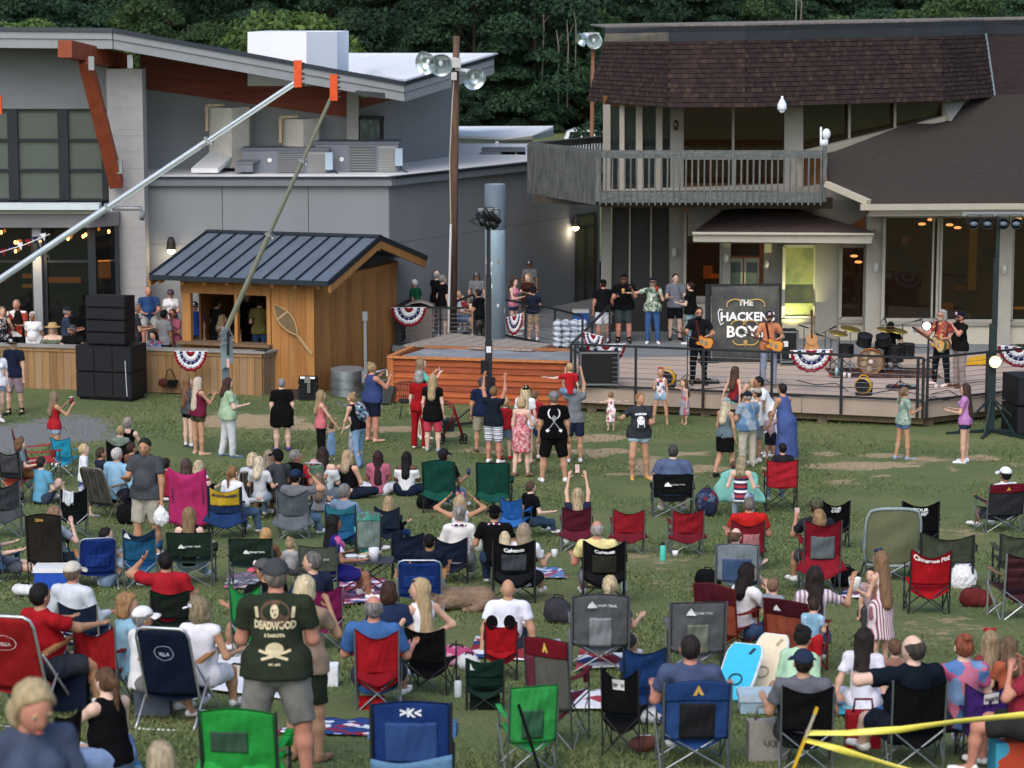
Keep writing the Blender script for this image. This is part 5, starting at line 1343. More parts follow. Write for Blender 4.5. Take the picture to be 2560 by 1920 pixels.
 # front planks right of the opening, corner posts, apron
for i in range(5):
 a0,a1=i*.225,i*.225+.219
 mb=MB();mb.prism([S(a0,-.002,0),S(a1,-.002,0),S(a1,-.002,ZW),S(a0,-.002,ZW)],BX*(.03+RU(0,.006)));wpart('plank',mb,ced[(i*3+1)%4],sh_)
for a0,w_ in((3.28,.24),(1.14,.10),(2.02,.08)):
 sp_('post',[S(a0,-.02,0),S(a0+w_,-.02,0),S(a0+w_,-.02,ZW),S(a0,-.02,ZW)],BX*.14,ced[1])
sp_('header_beam',[S(1.12,-.03,2.38),S(3.54,-.03,2.38),S(3.54,-.03,ZW),S(1.12,-.03,ZW)],BX*.1,ced[0])
for i in range(10):
 a0,a1=1.14+i*.238,1.14+i*.238+.231
 mb=MB();mb.prism([S(a0,.0,0),S(a1,.0,0),S(a1,.0,1.12),S(a0,.0,1.12)],BX*.03);wpart('plank',mb,ced[(i*5)%4],sh_)
sp_('counter',[S(1.1,-.22,1.13),S(3.6,-.22,1.13),S(3.6,.3,1.13),S(1.1,.3,1.13)],(0,0,.06),wood('#7f6a55','#6b5947'))
sp_('counter_return',[S(2.1,.35,1.16),S(2.35,.35,1.16),S(3.3,2.2,1.16),S(3.0,2.3,1.16)],(0,0,.06),wood('#b59a7c','#927a60'))
sp_('back_wall',[S(1.2,4.6,0),S(3.6,4.6,0),S(3.6,4.6,ZW),S(1.2,4.6,ZW)],BX*.05,M('#2a2624',.9,.3,2,h2='#3d332c'))
sp_('back_bar',[S(.2,2.2,.0),S(1.9,2.2,.0),S(1.9,2.2,1.15),S(.2,2.2,1.15)],BX*.4,cedd)
sp_('floor',[S(0.05,0.05,.3),S(3.5,0.05,.3),S(3.5,5.4,.3),S(0.05,5.4,.3)],(0,0,.06),cedd)
sp_('left_wall',[S(3.5,.9,0),S(3.5,5.4,0),S(3.5,5.4,ZW),S(3.5,.9,ZW)],AX*-.05,cedd)
sp_('inner_post',[S(2.2,2.8,0),S(2.5,2.8,0),S(2.5,2.8,ZW),S(2.2,2.8,ZW)],BX*.2,wood('#7d4a2a'))
for zz,a0 in((1.02,1.95),(1.0,1.25)):mb=MB();mb.beam(S(a0,-.02,zz),S(a0-.18,-.02,zz),.03,.05);wpart('strap_hinge',mb,blk,sh_)
# roof: panels and seams
ZE,ZR,AE0,AE1=2.80,3.60,-.62,4.12
BE,BR=-.5,2.75
rm=M('#66727f',.5,.1,.6,.03,.25,.5,h2='#717d8a');rme=metal('#39414a',.5)
npan=11
for sgn in(0,1):
 bb0=BE if sgn==0 else 6.0
 for i in range(npan):
  a0,a1=lerp(V(AE0,0,0),V(AE1,0,0),i/npan).x,lerp(V(AE0,0,0),V(AE1,0,0),(i+1)/npan).x
  sp_('roof_panel',[S(a0,bb0,ZE),S(a1-.012,bb0,ZE),S(a1-.012,BR,ZR),S(a0,BR,ZR)],(0,0,.03),rm)
  mb=MB();mb.beam(S(a0,bb0,ZE+.05),S(a0,BR,ZR+.05),.03,.05);wpart('roof_seam',mb,rme,sh_)
mb=MB();mb.beam(S(AE0-.02,BR,ZR+.06),S(AE1+.02,BR,ZR+.06),.22,.06);wpart('ridge_cap',mb,rme,sh_)
mb=MB();mb.beam(S(AE0,BE-.03,ZE-.01),S(AE1,BE-.03,ZE-.01),.05,.12);wpart('eave_trim',mb,rme,sh_)
for aa in(AE0-.02,AE1):
 for bb0 in(BE,6.0):
  mb=MB();mb.beam(S(aa,bb0,ZE+.02),S(aa,BR,ZR+.02),.05,.12);wpart('rake_trim',mb,rme,sh_)
  mb=MB();mb.beam(S(aa+.03,bb0+(.02 if bb0<0 else-.02),ZE-.14),S(aa+.03,BR,ZR-.14),.06,.2);wpart('barge_board',mb,ced[1],sh_)
for i in range(8):
 a0=-.3+i*.6;mb=MB();mb.beam(S(a0,BE+.06,ZE-.09),S(a0,BR,ZR-.09),.09,.16);wpart('rafter',mb,ced[0],sh_)
mb=MB();mb.beam(S(AE0,BR,ZR-.2),S(AE1,BR,ZR-.2),.1,.22);wpart('ridge_beam',mb,ced[3],sh_)
mb=MB();mb.beam(S(.05,-.02,ZW-.04),S(.05,5.55,ZW-.04),.14,.14);wpart('top_plate',mb,ced[2],sh_)
mb=MB();mb.beam(S(.3,2.2,2.95),S(.3,3.4,2.95),.1,.05);wpart('tube_light',mb,M('#e6ecef',.4,.03,emit=.4),sh_)
# - planked wall around the dining terrace
fn=thing('plank_wall','waist high cedar plank wall with grey capping along the dining terrace','wall',Zp(657,989,0))
F1=Zp(657,989,0);F0=Zp(-70,965.5,0);F2=Zp(733,972,0)
fp=[M(x,.85,.28,1.6,.2,stretch=(7,7,.5),h2=y,detail=8)for x,y in(('#a28057','#86694a'),('#94744f','#7d6145'),('#ad8a60','#917150'),('#8f7659','#a08565'))]
def fence(a,b_,n_,k_,pal):
 d=(b_-a).normalized();nn_=V(d.y,-d.x,0)
 for i in range(n_):
  p,q=lerp(a,b_,i/n_)+d*.004,lerp(a,b_,(i+1)/n_)-d*.004
  mb=MB();mb.prism([V(p.x,p.y,.0),V(q.x,q.y,.0),V(q.x,q.y,1.0),V(p.x,p.y,1.0)],nn_*(.03+RU(0,.008)));wpart('plank',mb,pal[(i*k_)%4],fn)
 mb=MB();mb.beam(V(a.x,a.y,1.06)+nn_*-.06-d*.0,V(b_.x,b_.y,1.06)+nn_*-.06+d*.1,.36,.05);wpart('capping',mb,M('#8d8b88',.85,.15,3,.1,stretch=(.5,3,1)),fn)
 mb=MB();mb.beam(V(a.x,a.y,.985)+nn_*.05,V(b_.x,b_.y,.985)+nn_*.05,.03,.09);wpart('top_board',mb,pal[2],fn)
fence(F0,F1,40,7,fp)
fence(F1,F2,7,3,[M(x,.9,.35,1.8,.2,stretch=(7,7,.5),h2=y,detail=8)for x,y in(('#7f7058','#5d5142'),('#8c785a','#6a5a46'),('#6f6250','#8b7a60'),('#857157','#665845'))])
mb=MB();mb.prism([F0+V(0,.2,.1),F1+V(0,.2,.1),S(3.6,0,.1),V(A0.x+2.6,66.9,.1),V(F0.x-3,66.9,.1)],(0,0,.05));struct('terrace_floor',mb,M('#77706a',.9,.1,2))
mb=MB();p0,p1=P(352,800,65.0),P(446,800,65.0);mb.prism([V(p0.x,64.95,.15),V(p1.x,64.95,.15),V(p1.x,66.85,.15),V(p0.x,66.85,.15)],(0,0,.35));struct('terrace_step',mb,wood('#7d7468','#6a6258'))
# ================== CHAIRS
CM={}
def _tube(a,b,r=.0125,n=6):
 mb=MB();mb.tube([a,b],r,n);return mb.mesh()
def back_quad(a,b):
 s=sin(pi*a)
 return Vector((-.275+.55*a,-.235-.095*b-.05*s*(1-.35*b),.43+.45*b-.075*s*b**3+.012*sin(a*31)*b*(1-b)))
def back_dir(a,b):
 return Vector((-.30+.60*a,-.225-.03*b-.012*sin(pi*a),.50+.38*b-.008*sin(pi*a)))
def back_tall(a,b):
 s=sin(pi*a);r=.022*cos(pi*(a-.5))
 return Vector((-.29+.58*a+.0,-.24-.12*b-.04*s*(1-.3*b),.34+.58*b+.035*s*b**4))
def back_beach(a,b):
 return Vector((-.27+.54*a,-.16-.26*b-.025*sin(pi*a),.26+.60*b))
def back_moon(a,b):
 t=(a-.5)*2;h=1-.10*abs(t)**6*2;wv=.40*(1-.14*max(0,(b-.75)/.25)**2-.10*max(0,(.2-b)/.2))
 return Vector((wv*t,-.20-.22*b-.10*(1-t*t)*(1-.5*b),.22+.72*b*(1-.05*t**4)))
def back_gap(a,b):return back_quad(a,b)
BACKS={'quad':back_quad,'dir':back_dir,'tall':back_tall,'beach':back_beach,'moon':back_moon,'lawn':back_beach,'kid':back_quad}
def varied(kind,i):
 """the same sling with its own sag and creases"""
 fn=BACKS[kind];r=random.Random(i*7+1);k1,k2,k3,sg,sk=r.uniform(0,6),r.uniform(0,6),r.uniform(.5,1.5),r.uniform(-.02,.03),r.uniform(-.015,.015)
 def f(a,b):
  p=fn(a,b);s=sin(pi*a);e=s*min(1,b*4)*min(1,(1-b)*4+.3)
  p.y+=e*(.008*sin(22*a+5*b+k1)+.010*sin(9*b*k3-7*a+k2)+.005*sin(41*a-9*b+k2));p.z+=-sg*s*b**2+sk*(a-.5)*b
  return p
 return f
def cmesh(key,fn):
 if key not in CM:CM[key]=fn()
 return CM[key]
def sheetm(fn,nu=10,nv=8,th=.008):
 mb=MB();mb.sheet(fn,nu,nv,th);return mb.mesh(smooth=True)
def seat_fn(sag,zb,zf,hw=.265,drop=.0):
 def f(a,b):
  s=sin(pi*a);z=zb+(zf-zb)*b-sag*s*(1-.25*b)-drop*max(0,.25-b)*4*(.4+.6*s)
  return Vector((-hw+2*hw*a,-.235+.49*b,z))
 return f
CHAIRS=[]
def hemm(f):
 mb=MB();mb.tube([f(t,1.0)for t in np.linspace(0,1,14)],.008,5)
 for t in(0.0,1.0):mb.tube([f(t,q)for q in np.linspace(0,1,6)],.010,5)
 return mb.mesh(smooth=True)
def hemmat(c):return fab('#1d1f22')if not isinstance(c,str)else fab(soften(c,.9,.62))
def chair(kind,u,vt,vf,wpx,label,back='#333333',seat=None,frame='#8c9093',yaw=0.,arms=True,logo=None,panel=None,band=None,cup=True,group='folding chairs on the lawn',drape=None,arm=None):
 g=G(u,vf);a=RAD(yaw)
 Hn={'quad':.88,'dir':.88,'tall':.95,'beach':.86,'moon':.94,'lawn':.86,'kid':.88}[kind]
 Wn={'quad':.56,'dir':.61,'tall':.59,'beach':.55,'moon':.81,'lawn':.55,'kid':.56}[kind]
 cyaw=abs(cos(a))
 Y=g.y+.22
 zt=P(u,vt,Y-.1).z-gz(Y)
 sz=zt/Hn
 sx=wpx/FPX*(Y*CP+(HC-g.z)*SP)/Wn/(.85*cyaw+.15+.0)if wpx else sz
 sx=min(max(sx,.6),1.35);sz_=min(max(sz,.55),1.4)
 pos=(g.x,Y,gz(Y))
 o=thing('camp_chair' if kind in('quad','dir','tall','kid')else('beach_chair' if kind=='beach' else('lawn_chair' if kind=='lawn' else 'lounge_chair')),label,'chair',pos,a,group,(sx,(sx+sz_)/2,sz_))
 bm,fm=fab(back)if isinstance(back,str)else back,metal(frame,.45)if not frame.startswith('p')else paint(frame[1:])
 sm=(fab(seat)if isinstance(seat,str)else seat)if seat else bm
 vi=len(CHAIRS)%7;fn=varied(kind,vi)
 if kind in('quad','kid','dir','tall'):
  hb=.88 if kind!='tall' else .93;xw=.275 if kind=='quad' or kind=='kid' else .30
  inst('backrest',cmesh('b%s%d'%(kind,vi),lambda:sheetm(fn,26,16)),bm,o)
  inst('hem',cmesh('h%s%d'%(kind,vi),lambda:hemm(fn)),hemmat(back),o)
  if kind=='dir':inst('seat',cmesh('sdir',lambda:sheetm(seat_fn(.035,.44,.45,.29),8,8)),sm,o)
  else:inst('seat',cmesh('squad',lambda:sheetm(seat_fn(.06,.40,.43,.27,.10),10,10)),sm,o)
  top=(hb,-.335 if kind!='tall' else-.36)
  if kind=='dir':top=(.89,-.255)
  for s in(-1,1):
   inst('leg',cmesh(('post',kind,s),lambda:_tube((s*xw,-.22,0),(s*xw*1.02,top[1]+.005,top[0]))),fm,o)
   inst('leg',cmesh(('front',kind,s),lambda:_tube((s*xw,.25,0),(s*xw,.235,.61))),fm,o)
   inst('brace',cmesh(('bx',kind,s),lambda:_tube((s*xw,-.22-.012*s,.02),(-s*xw,-.24-.012*s,.41),.009)),fm,o)
   inst('brace',cmesh(('fx',kind,s),lambda:_tube((s*xw,.25+.012*s,.02),(-s*xw,.24+.012*s,.41),.009)),fm,o)
   inst('brace',cmesh(('s1',kind,s),lambda:_tube((s*xw,.25,.02),(s*xw,-.235,.42),.009)),fm,o)
   inst('brace',cmesh(('s2',kind,s),lambda:_tube((s*(xw+.015),-.22,.02),(s*(xw+.015),.24,.42),.009)),fm,o)
   if arms:
    inst('armrest',cmesh(('arm',kind,s),lambda:sheetm(lambda a_,b_:Vector((s*xw-.035+.07*a_,-.27+.54*b_,.615-.02*sin(pi*b_))),2,6,.012)),fab(arm)if arm else sm,o)
  if arms and cup:
   def cupm():
    mb=MB();mb.lathe([(.035,0),(.042,.09),(.046,.10),(.04,.085),(.034,.01)],(xw+.01,.14,.51),10,None);return mb.mesh(smooth=True)
   inst('cup_holder',cmesh(('cup',kind),cupm),sm,o)
 elif kind in('beach','lawn'):
  inst('backrest',cmesh('bb%d'%vi,lambda:sheetm(fn,20,14)),bm,o)
  inst('seat',cmesh('sb',lambda:sheetm(lambda a_,b_:Vector((-.27+.54*a_,-.16+.5*b_,.26+.05*b_-.04*sin(pi*a_))),8,6)),sm,o)
  def rim():
   mb=MB();mb.tube([(-.285,-.10,.20),(-.285,-.16,.28),(-.285,-.40,.80),(-.26,-.425,.86),(-.20,-.43,.885),(.20,-.43,.885),(.26,-.425,.86),(.285,-.40,.80),(.285,-.16,.28),(.285,-.10,.20)],.014,8);return mb.mesh(smooth=True)
  inst('frame',cmesh('rim',rim),fm,o)
  for s in(-1,1):
   def lg():
    mb=MB();mb.tube([(s*.30,.36,.03),(s*.30,.30,.10),(s*.30,-.26,.56)],.013,7);return mb.mesh(smooth=True)
   def lg2():
    mb=MB();mb.tube([(s*.31,-.40,.02),(s*.31,-.34,.06),(s*.31,.26,.54)],.013,7);return mb.mesh(smooth=True)
   inst('leg',cmesh(('bl',s),lg),fm,o);inst('leg',cmesh(('bl2',s),lg2),fm,o)
   def am():
    mb=MB();mb.box((s*.31,.04,.565),(.06,.56,.025));return mb.mesh()
   inst('armrest',cmesh(('ba',s),am),wood('#a9764a')if arm is None else fab(arm),o)
  def cr():
   mb=MB();mb.tube([(-.31,-.40,.02),(.31,-.40,.02)],.012,6);return mb.mesh()
  inst('crossbar',cmesh('cbar',cr),fm,o)
 else:
  inst('backrest',cmesh('bm%d'%vi,lambda:sheetm(fn,16,14)),bm,o)
  inst('seat',cmesh('smn',lambda:sheetm(lambda a_,b_:Vector((-.36+.72*a_,-.2+.6*b_,.30+.12*b_-.08*sin(pi*a_))),10,8)),sm,o)
  def rim():
   mb=MB();pts=[fn(0,t)for t in np.linspace(0,1,9)]+[fn(t,1)for t in np.linspace(.04,.96,14)]+[fn(1,t)for t in np.linspace(1,0,9)]+[fn(t,0)for t in np.linspace(.96,.04,10)]
   mb.tube(pts+[pts[0]],.02,8);return mb.mesh(smooth=True)
  inst('rim',cmesh('mrim%d'%vi,rim),fab('#9fb0b4'),o)
  for s in(-1,1):
   inst('leg',cmesh(('ml',s),lambda:_tube((s*.34,-.34,0),(s*.36,.25,.42),.014)),fm,o);inst('leg',cmesh(('ml2',s),lambda:_tube((s*.36,.32,0),(s*.34,-.28,.42),.014)),fm,o)
   inst('brace',cmesh(('mb',s),lambda:_tube((s*.34,-.34,0),(-s*.34,-.30,.30),.011)),fm,o)
 def onback(a0,a1,b0,b1,off):
  return sheetm(lambda a_,b_:fn(a0+(a1-a0)*a_,b0+(b1-b0)*b_)+Vector((0,-off-.008,0)),18,12,.004)
 if panel:
  pc=panel if isinstance(panel,(tuple,list))else(panel,.26,.74,.12,.72)
  inst('mesh_panel',cmesh(('pan',kind,vi)+tuple(pc[1:]),lambda:onback(*pc[1:],.004)),M(pc[0],.8,.12,60,.4),o)
 if band:
  bc=band if isinstance(band,(tuple,list))else(band,.0,1.,.72,1.0)
  inst('top_band',cmesh(('band',kind,vi)+tuple(bc[1:]),lambda:onback(*bc[1:],.003)),fab(bc[0]),o)
 if logo:
  for(txt,size,a0,b0,c_)in(logo if isinstance(logo,list)else[logo]):
   if isinstance(txt,str):vs,fs=text_mesh(txt,size,.004*(size/.08))
   else:vs,fs=txt
   hgt=(fn(.5,1)-fn(.5,0)).length;wdt=(fn(1,.5)-fn(0,.5)).length
   sc_=1.0 if isinstance(txt,str)else size
   mb=MB();mb.add([fn(a0+x*sc_/wdt,b0+y*sc_/hgt)+Vector((0,-.022,0))for x,y,*_ in vs],fs);inst('lettering',mb.mesh(),M(c_,.8,.02),o)
 d=dict(o=o,pos=Vector(pos),sz=sz_,sx=sx,yaw=a,Y=Y,H=Hn*sz_,fn=fn)
 CHAIRS.append(o)
 return d
TRI=([(-.05,-.03),(.06,-.03),(.0,.05),(-.015,.02),(-.025,.028)],[(0,1,2,3,4)])
PEAKS=([(-.04,-.03),(-.01,-.03),(.0,.0),(.02,-.03),(.045,-.03),(.0,.05)],[(0,1,2,5),(2,3,4,5)])
RING=([(r_*cos(t_*pi/12)*.085,r_*sin(t_*pi/12)*.055)for t_ in range(24)for r_ in(1.0,.93)],[(2*i,2*i+1,(2*i+3)%48,(2*i+2)%48)for i in range(24)])
def drape(c,label,col,a0,a1,low,name='towel',cat='towel',top=1.02,fwd=.35):
 """cloth hung over a chair back"""
 fn=c['fn'];o_=c['o']
 ca,sa=cos(c['yaw']),sin(c['yaw'])
 def f(a_,b_):
  aa=a0+(a1-a0)*a_;wv=.014*sin(a_*23)*(1-b_)+.01*sin(a_*9+b_*5)
  if b_<.8:
   t=b_/.8;p=fn(aa,1.0).copy();q=fn(aa,.0);z=low+.04*sin(a_*7+1)+(p.z+.02-low)*t
   bb=(z-q.z)/(p.z-q.z);y=fn(aa,max(0,min(1,bb))).y-.03-wv
   v=Vector((p.x*(1+.10*(1-t)),y,z))
  else:
   t=(b_-.8)/.2;p=fn(aa,1.0);v=Vector((p.x,p.y-.03+.07*min(1,t*2),p.z+.025-fwd*max(0,t-.35)))
  s=o_.scale
  v=Vector((v.x*s[0],v.y*s[1],v.z*s[2]))
  return Vector((c['pos'].x+ca*v.x-sa*v.y,c['pos'].y+sa*v.x+ca*v.y,c['pos'].z+v.z))
 mb=MB();mb.sheet(f,18,16,.008)
 o=wpart(name,mb,fab(col)if isinstance(col,str)else col,None,True);return tag(o,label,cat)
GREY,BLK,SIL,GUN='#8c9296','p#26282a','#b4b8ba','#6f757a'
C={}
def ch(k,*a,**b):C[k]=chair(*a,**b)
# --- upper left
ch('kidorange','quad',46,1122,1262,62,'black mesh camp chair with orange lower edge behind the curly haired boy','#2a2b30','#b5452a',GUN,yaw=-25,panel=('#3b3c40',.1,.9,.2,.95))
ch('redempty','quad',95,1080,1218,50,'empty bright red camp chair turned sideways beside the cyan chair','#c02436','#c4393c',GUN,yaw=-65)
ch('cyan','quad',166,1090,1192,52,'bright cyan camp chair with thin grey legs','#1fa3cc','#1fa3cc',GREY,yaw=-20)
ch('blk1','quad',300,1098,1215,60,'black camp chair behind the blond boy in the sage shirt','#17181b',None,BLK)
ch('stripe1','lawn',262,1167,1300,62,'brown and navy striped recliner holding the man in the light blue shirt',stripes(['#5c5648','#2b3040','#6d6656','#3a3a3a','#5c5648','#2d3344'],.18),stripes(['#5c5648','#2b3040'],.18),'#8d8370',yaw=-28,arm='#8d8370')
ch('greyedge','quad',8,1195,1345,78,'empty dark grey camp chair at the far edge with a sagging seat','#3c434a','#4a5158',GREY,yaw=8)
ch('towelchair','quad',178,1216,1345,66,'empty black camp chair with a small white towel on its back','#17191c','#1d1f22',GREY,yaw=15)
ch('pink','quad',482,1172,1322,78,'camp chair hidden under a hot pink towel','#25262a',None,BLK,yaw=-12)
ch('mount','quad',565,1210,1348,84,'yellow and navy fan chair with lettering across the top','#223a66','#223c6c',BLK,band=('#d8b01e',.06,.94,.32,.98),logo=[('MOUNTAINEERS',.056,.5,.74,'#1d2b4a')])
ch('stripe2','lawn',632,1176,1290,56,'brown and navy striped lawn chair behind the two blonde women',stripes(['#5c5648','#2b3040','#6d6656','#3a3a3a'],.15),None,'#8d8370',arm='#8d8370')
ch('greyman','quad',733,1218,1352,78,'slate grey camp chair with wide drooping seat cloth, man in navy cap','#5b6470','#68717c',GREY)
ch('blktall','tall',734,1152,1290,46,'narrow tall black chair back behind the man in the charcoal shirt','#15161a',None,BLK)
ch('greenalu','beach',785,1155,1275,50,'green webbed aluminium folding chair with wooden arms','#6f9a80','#7fa98c',SIL)
ch('teal','quad',853,1256,1392,74,'teal to blue shaded camp chair holding the grey haired man','#1d6596','#1a5c8c',BLK,band=('#2b7f95',0,1,.7,1))
ch('aqua','tall',918,1274,1420,58,'high backed grey mesh chair with patterned aqua top','#7e948f','#4fb3a0',BLK,yaw=6,band=(blotch(['#4fb3a0','#6e7a77','#3fa592'],16),0,1,.78,1),arm='#3fb5a2')
ch('navy1','quad',968,1262,1376,62,'navy camp chair holding the child in the black hoodie','#25344a',None,BLK)
ch('green1','tall',1102,1146,1285,78,'bottle green high backed chair holding the man in the dark cap','#124a40','#14574a',BLK,yaw=-6)
ch('green2','tall',1236,1147,1290,80,'empty bottle green high backed chair next to the dancing crowd','#124a40','#14574a',BLK,yaw=-4)
ch('dirblack','dir',1682,1182,1296,100,'black director chair with white mountain mark under a very large man','#17181a','#1a1b1d',GUN,logo=[(TRI,1.1,.36,.5,'#e6e8ea'),('OZARK TRAIL',.034,.62,.5,'#b5b8bb')])
ch('redframe','dir',1954,1147,1280,76,'square backed red chair on a black steel frame near the stage lawn','#c01f2e','#8e1a26',BLK,band=('#c01f2e',0,1,-.2,.4))
ch('blue1','quad',1291,1240,1350,56,'bright blue camp chair beside the boy in black','#1f63c0','#2a6fcb',GUN,yaw=-22)
ch('maroon1','quad',1441,1262,1382,74,'maroon camp chair under the woman filming with a phone','#5e1b2c','#7a2034',GREY)
ch('red1','quad',1571,1267,1387,80,'empty red camp chair, first of two behind the man in slate blue','#a81c2a','#841d2e',GREY)
ch('red2','quad',1716,1270,1387,80,'empty red camp chair beneath the patterned backpack','#a81c2a','#841d2e',GREY,yaw=4)
ch('redman','quad',1868,1294,1425,84,'red and grey camp chair holding the big man in the red shirt','#8e1c28',None,GUN,panel=('#b1777c',.35,.85,.05,.5))
ch('redmesh','quad',2052,1291,1488,92,'large crimson camp chair with grey mesh window and wide seat skirt','#8e1524','#9c1b2c',GUN,panel=('#5c646a',.17,.83,.02,.62))
ch('blklogo1','quad',2087,1246,1370,70,'black camp chair with white script, behind the man in camouflage cap','#101113',None,BLK,logo=[('YOUR',.07,.5,.84,'#e0e2e4'),('CAMP',.07,.5,.66,'#e0e2e4')])
ch('blklogo2','quad',2302,1246,1400,90,'empty black camp chair with white script beside the round olive lounge','#101113',None,BLK,logo=[('YOUR',.08,.5,.84,'#e0e2e4'),('CAMP',.08,.5,.66,'#e0e2e4')],yaw=-6)
ch('moon','moon',2226,1260,1452,138,'large rounded olive mesh lounge chair with pale rim',M('#6e7458',.8,.1,60,.3),None,GUN)
ch('olive1','quad',2372,1325,1470,128,'wide low olive camp chair with a white shopping bag on its arm','#4a5243',None,BLK,yaw=-10)
ch('olive2','quad',2550,1326,1470,110,'olive camp chair cut off by the picture edge behind the maroon one','#4a5243',None,BLK)
ch('cinn','quad',2322,1366,1540,100,'empty bright red chair with white script across the top','#c4121f',None,BLK,logo=[('Cinnamon Pot',.085,.5,.84,'#eee8ea')],arms=False)
ch('marstripe','quad',2548,1372,1552,110,'dark maroon banded chair with wooden arms at the edge',stripes(['#3a1a22','#4a2029','#5b3038','#3a1a22'],.12,2),None,SIL,yaw=12,arm='#8a6a50')
ch('redblack','tall',2502,1200,1332,92,'black and red rocking chair holding the person in the white cap','#33353b',None,GREY,yaw=12,band=('#7b1527',0,1,.74,1),logo=[(PEAKS,.8,.5,.86,'#d9b04a')])
ch('greyblue','tall',1846,1350,1502,102,'pale grey camp chair with blue mesh centre','#8793a0',None,GREY,yaw=-6,panel=('#3c5377',.14,.86,.0,.62))
ch('orange1','tall',1824,1452,1655,96,'maroon topped orange camp chair under the woman in the white tee','#a04a33','#8a2a24','#a23a2a',yaw=-35,band=('#5a1a26',0,1,.66,1))
ch('orange2','tall',1998,1487,1690,104,'maroon topped orange camp chair with white mark behind the boy in blue','#a04a33','#8a2a24','#a23a2a',yaw=-30,band=('#4a1420',0,1,.7,1),logo=[(TRI,.9,.3,.83,'#dfe2e4')])
ch('cole1','quad',1285,1343,1512,104,'black camp chair with white framed script, women and child seated behind','#15171a','#1a1c20',BLK,panel=('#3a4048',.2,.8,.12,.62),logo=[('Coleman',.075,.5,.8,'#e4e6e8')])
ch('cole2','quad',1510,1343,1512,104,'black camp chair with white framed script holding the man in yellow','#15171a','#1a1c20',BLK,panel=('#25241c',.2,.8,.05,.62),logo=[('Coleman',.075,.5,.8,'#e4e6e8')])
ch('ozg1','tall',1500,1473,1682,138,'big grey camp chair with arched top holding the blonde ponytailed woman','#61656a','#6a6e72',GREY,panel=('#83888e',.3,.7,.0,.58),logo=[(TRI,1.0,.34,.82,'#d9dcde'),('OZARK TRAIL',.036,.60,.81,'#c5c8ca')])
ch('ozg2','tall',1742,1487,1700,134,'big empty grey camp chair with arched top and mountain mark','#61656a','#6a6e72',GREY,panel=('#6e7468',.3,.7,.0,.58),logo=[(TRI,1.0,.36,.82,'#d9dcde'),('OZARK TRAIL',.032,.60,.81,'#a5a8aa')])
ch('kidred','kid',1252,1548,1702,80,'small red child chair with round black ears on top','#c8141f','#b8141f',BLK)
ch('stool','quad',1212,1638,1785,92,'small dark green folding seat with black bag slung below','#16352a','#173a2e',BLK,arms=False,band=('#16352a',0,1,.35,1))
ch('rio1','tall',1398,1578,1872,106,'tall maroon and grey mesh rocking chair with peak mark',M('#55554f',.8,.12,60,.3),'#7a2a3a',GUN,yaw=-22,band=('#7d1522',0,1,.76,1),panel=('#5d2437',.0,.2,.02,.76),logo=[(PEAKS,1.0,.5,.88,'#e2c25a')])
ch('blue2','quad',1610,1609,1815,106,'plain royal blue camp chair standing empty behind the black one','#1c3f7c','#1a3a74',BLK)
ch('dicks1','quad',1565,1660,1892,90,'black camp chair with white square shop tag','#16171a',None,BLK,yaw=-14,arms=False)
ch('rio2','tall',1734,1686,1925,160,'blue rocking chair with black mesh centre and peak mark','#2a4f94','#2a4f94',GREY,yaw=4,band=('#234788',0,1,.7,1),panel=('#14161a',.22,.78,.04,.66),logo=[(PEAKS,1.25,.5,.85,'#d9b558')])
ch('lime1','tall',1318,1695,1935,118,'lime green camp chair with dark mesh window and a slanting black strap','#2fae4c','#2fb050',GREY,yaw=12,panel=('#2f5a42',.25,.72,.08,.6))
ch('bluekk','tall',1030,1730,2010,190,'blue camp chair with white emblem and pale blue cloth over the seat','#1e3f8a','#5d8fc0',BLK,panel=('#2c4a80',.16,.84,.12,.72),logo=[('>K<',.09,.5,.86,'#e2e8f0')])
ch('lime2','tall',612,1752,2030,184,'bright green camp chair with sagging seat cloth behind the man in olive','#1fa53a','#1fae3e',BLK,yaw=-6,panel=('#33503f',.12,.64,.40,.70))
ch('redbald','quad',944,1563,1784,108,'red camp chair holding the bald man in the blue shirt','#c01622','#a81520',GREY)
ch('blkblonde','quad',1078,1560,1742,100,'black camp chair holding the blonde woman in white','#131416',None,BLK,yaw=-14,arms=False)
ch('bluebeach','beach',1050,1393,1530,104,'blue backpack beach chair with white tube frame, man in black cap beyond','#1d3f94','#1d3f94','#b9c4d4',band=('#234aa6',.1,.9,.25,.6))
ch('navy2','quad',1020,1326,1448,80,'plain navy camp chair, empty, beside the aqua topped chair','#1d2740',None,BLK,arms=False)
ch('navy3','quad',1128,1338,1462,80,'plain navy camp chair under the woman in white lace','#1d2740',None,BLK,arms=False)
ch('ozd1','dir',475,1326,1468,112,'dark green director chair with white mark holding the wavy haired woman','#1f3328','#2b4034',GUN,logo=[(TRI,.9,.33,.45,'#e2e6e4'),('OZARK TRAIL',.036,.58,.45,'#c2c8c4')])
ch('ozd2','dir',628,1342,1478,108,'dark green director chair with white mark, curly blond child beyond','#1f3328','#2b4034',GUN,logo=[(TRI,.9,.40,.45,'#e2e6e4'),('OZARK TRAIL',.036,.65,.45,'#c2c8c4')])
ch('ozd3','dir',796,1360,1510,94,'faded olive director chair beside the side table','#4d5648','#4a5245',GUN,logo=[('OZARK TRAIL',.036,.62,.5,'#b5bab2')])
ch('magenta','quad',808,1460,1625,86,'magenta camp chair behind the man in navy','#8c1c58','#8c1c58',GREY,yaw=6)
ch('lime3','quad',636,1452,1655,84,'green camp chair holding the man in the pink capped hat','#1f9a45','#1f8f42',GREY,yaw=-18)
ch('darkgreen','quad',428,1468,1610,96,'dark green camp chair holding the broad man in the red tee','#1f2a22',None,BLK,arms=False)
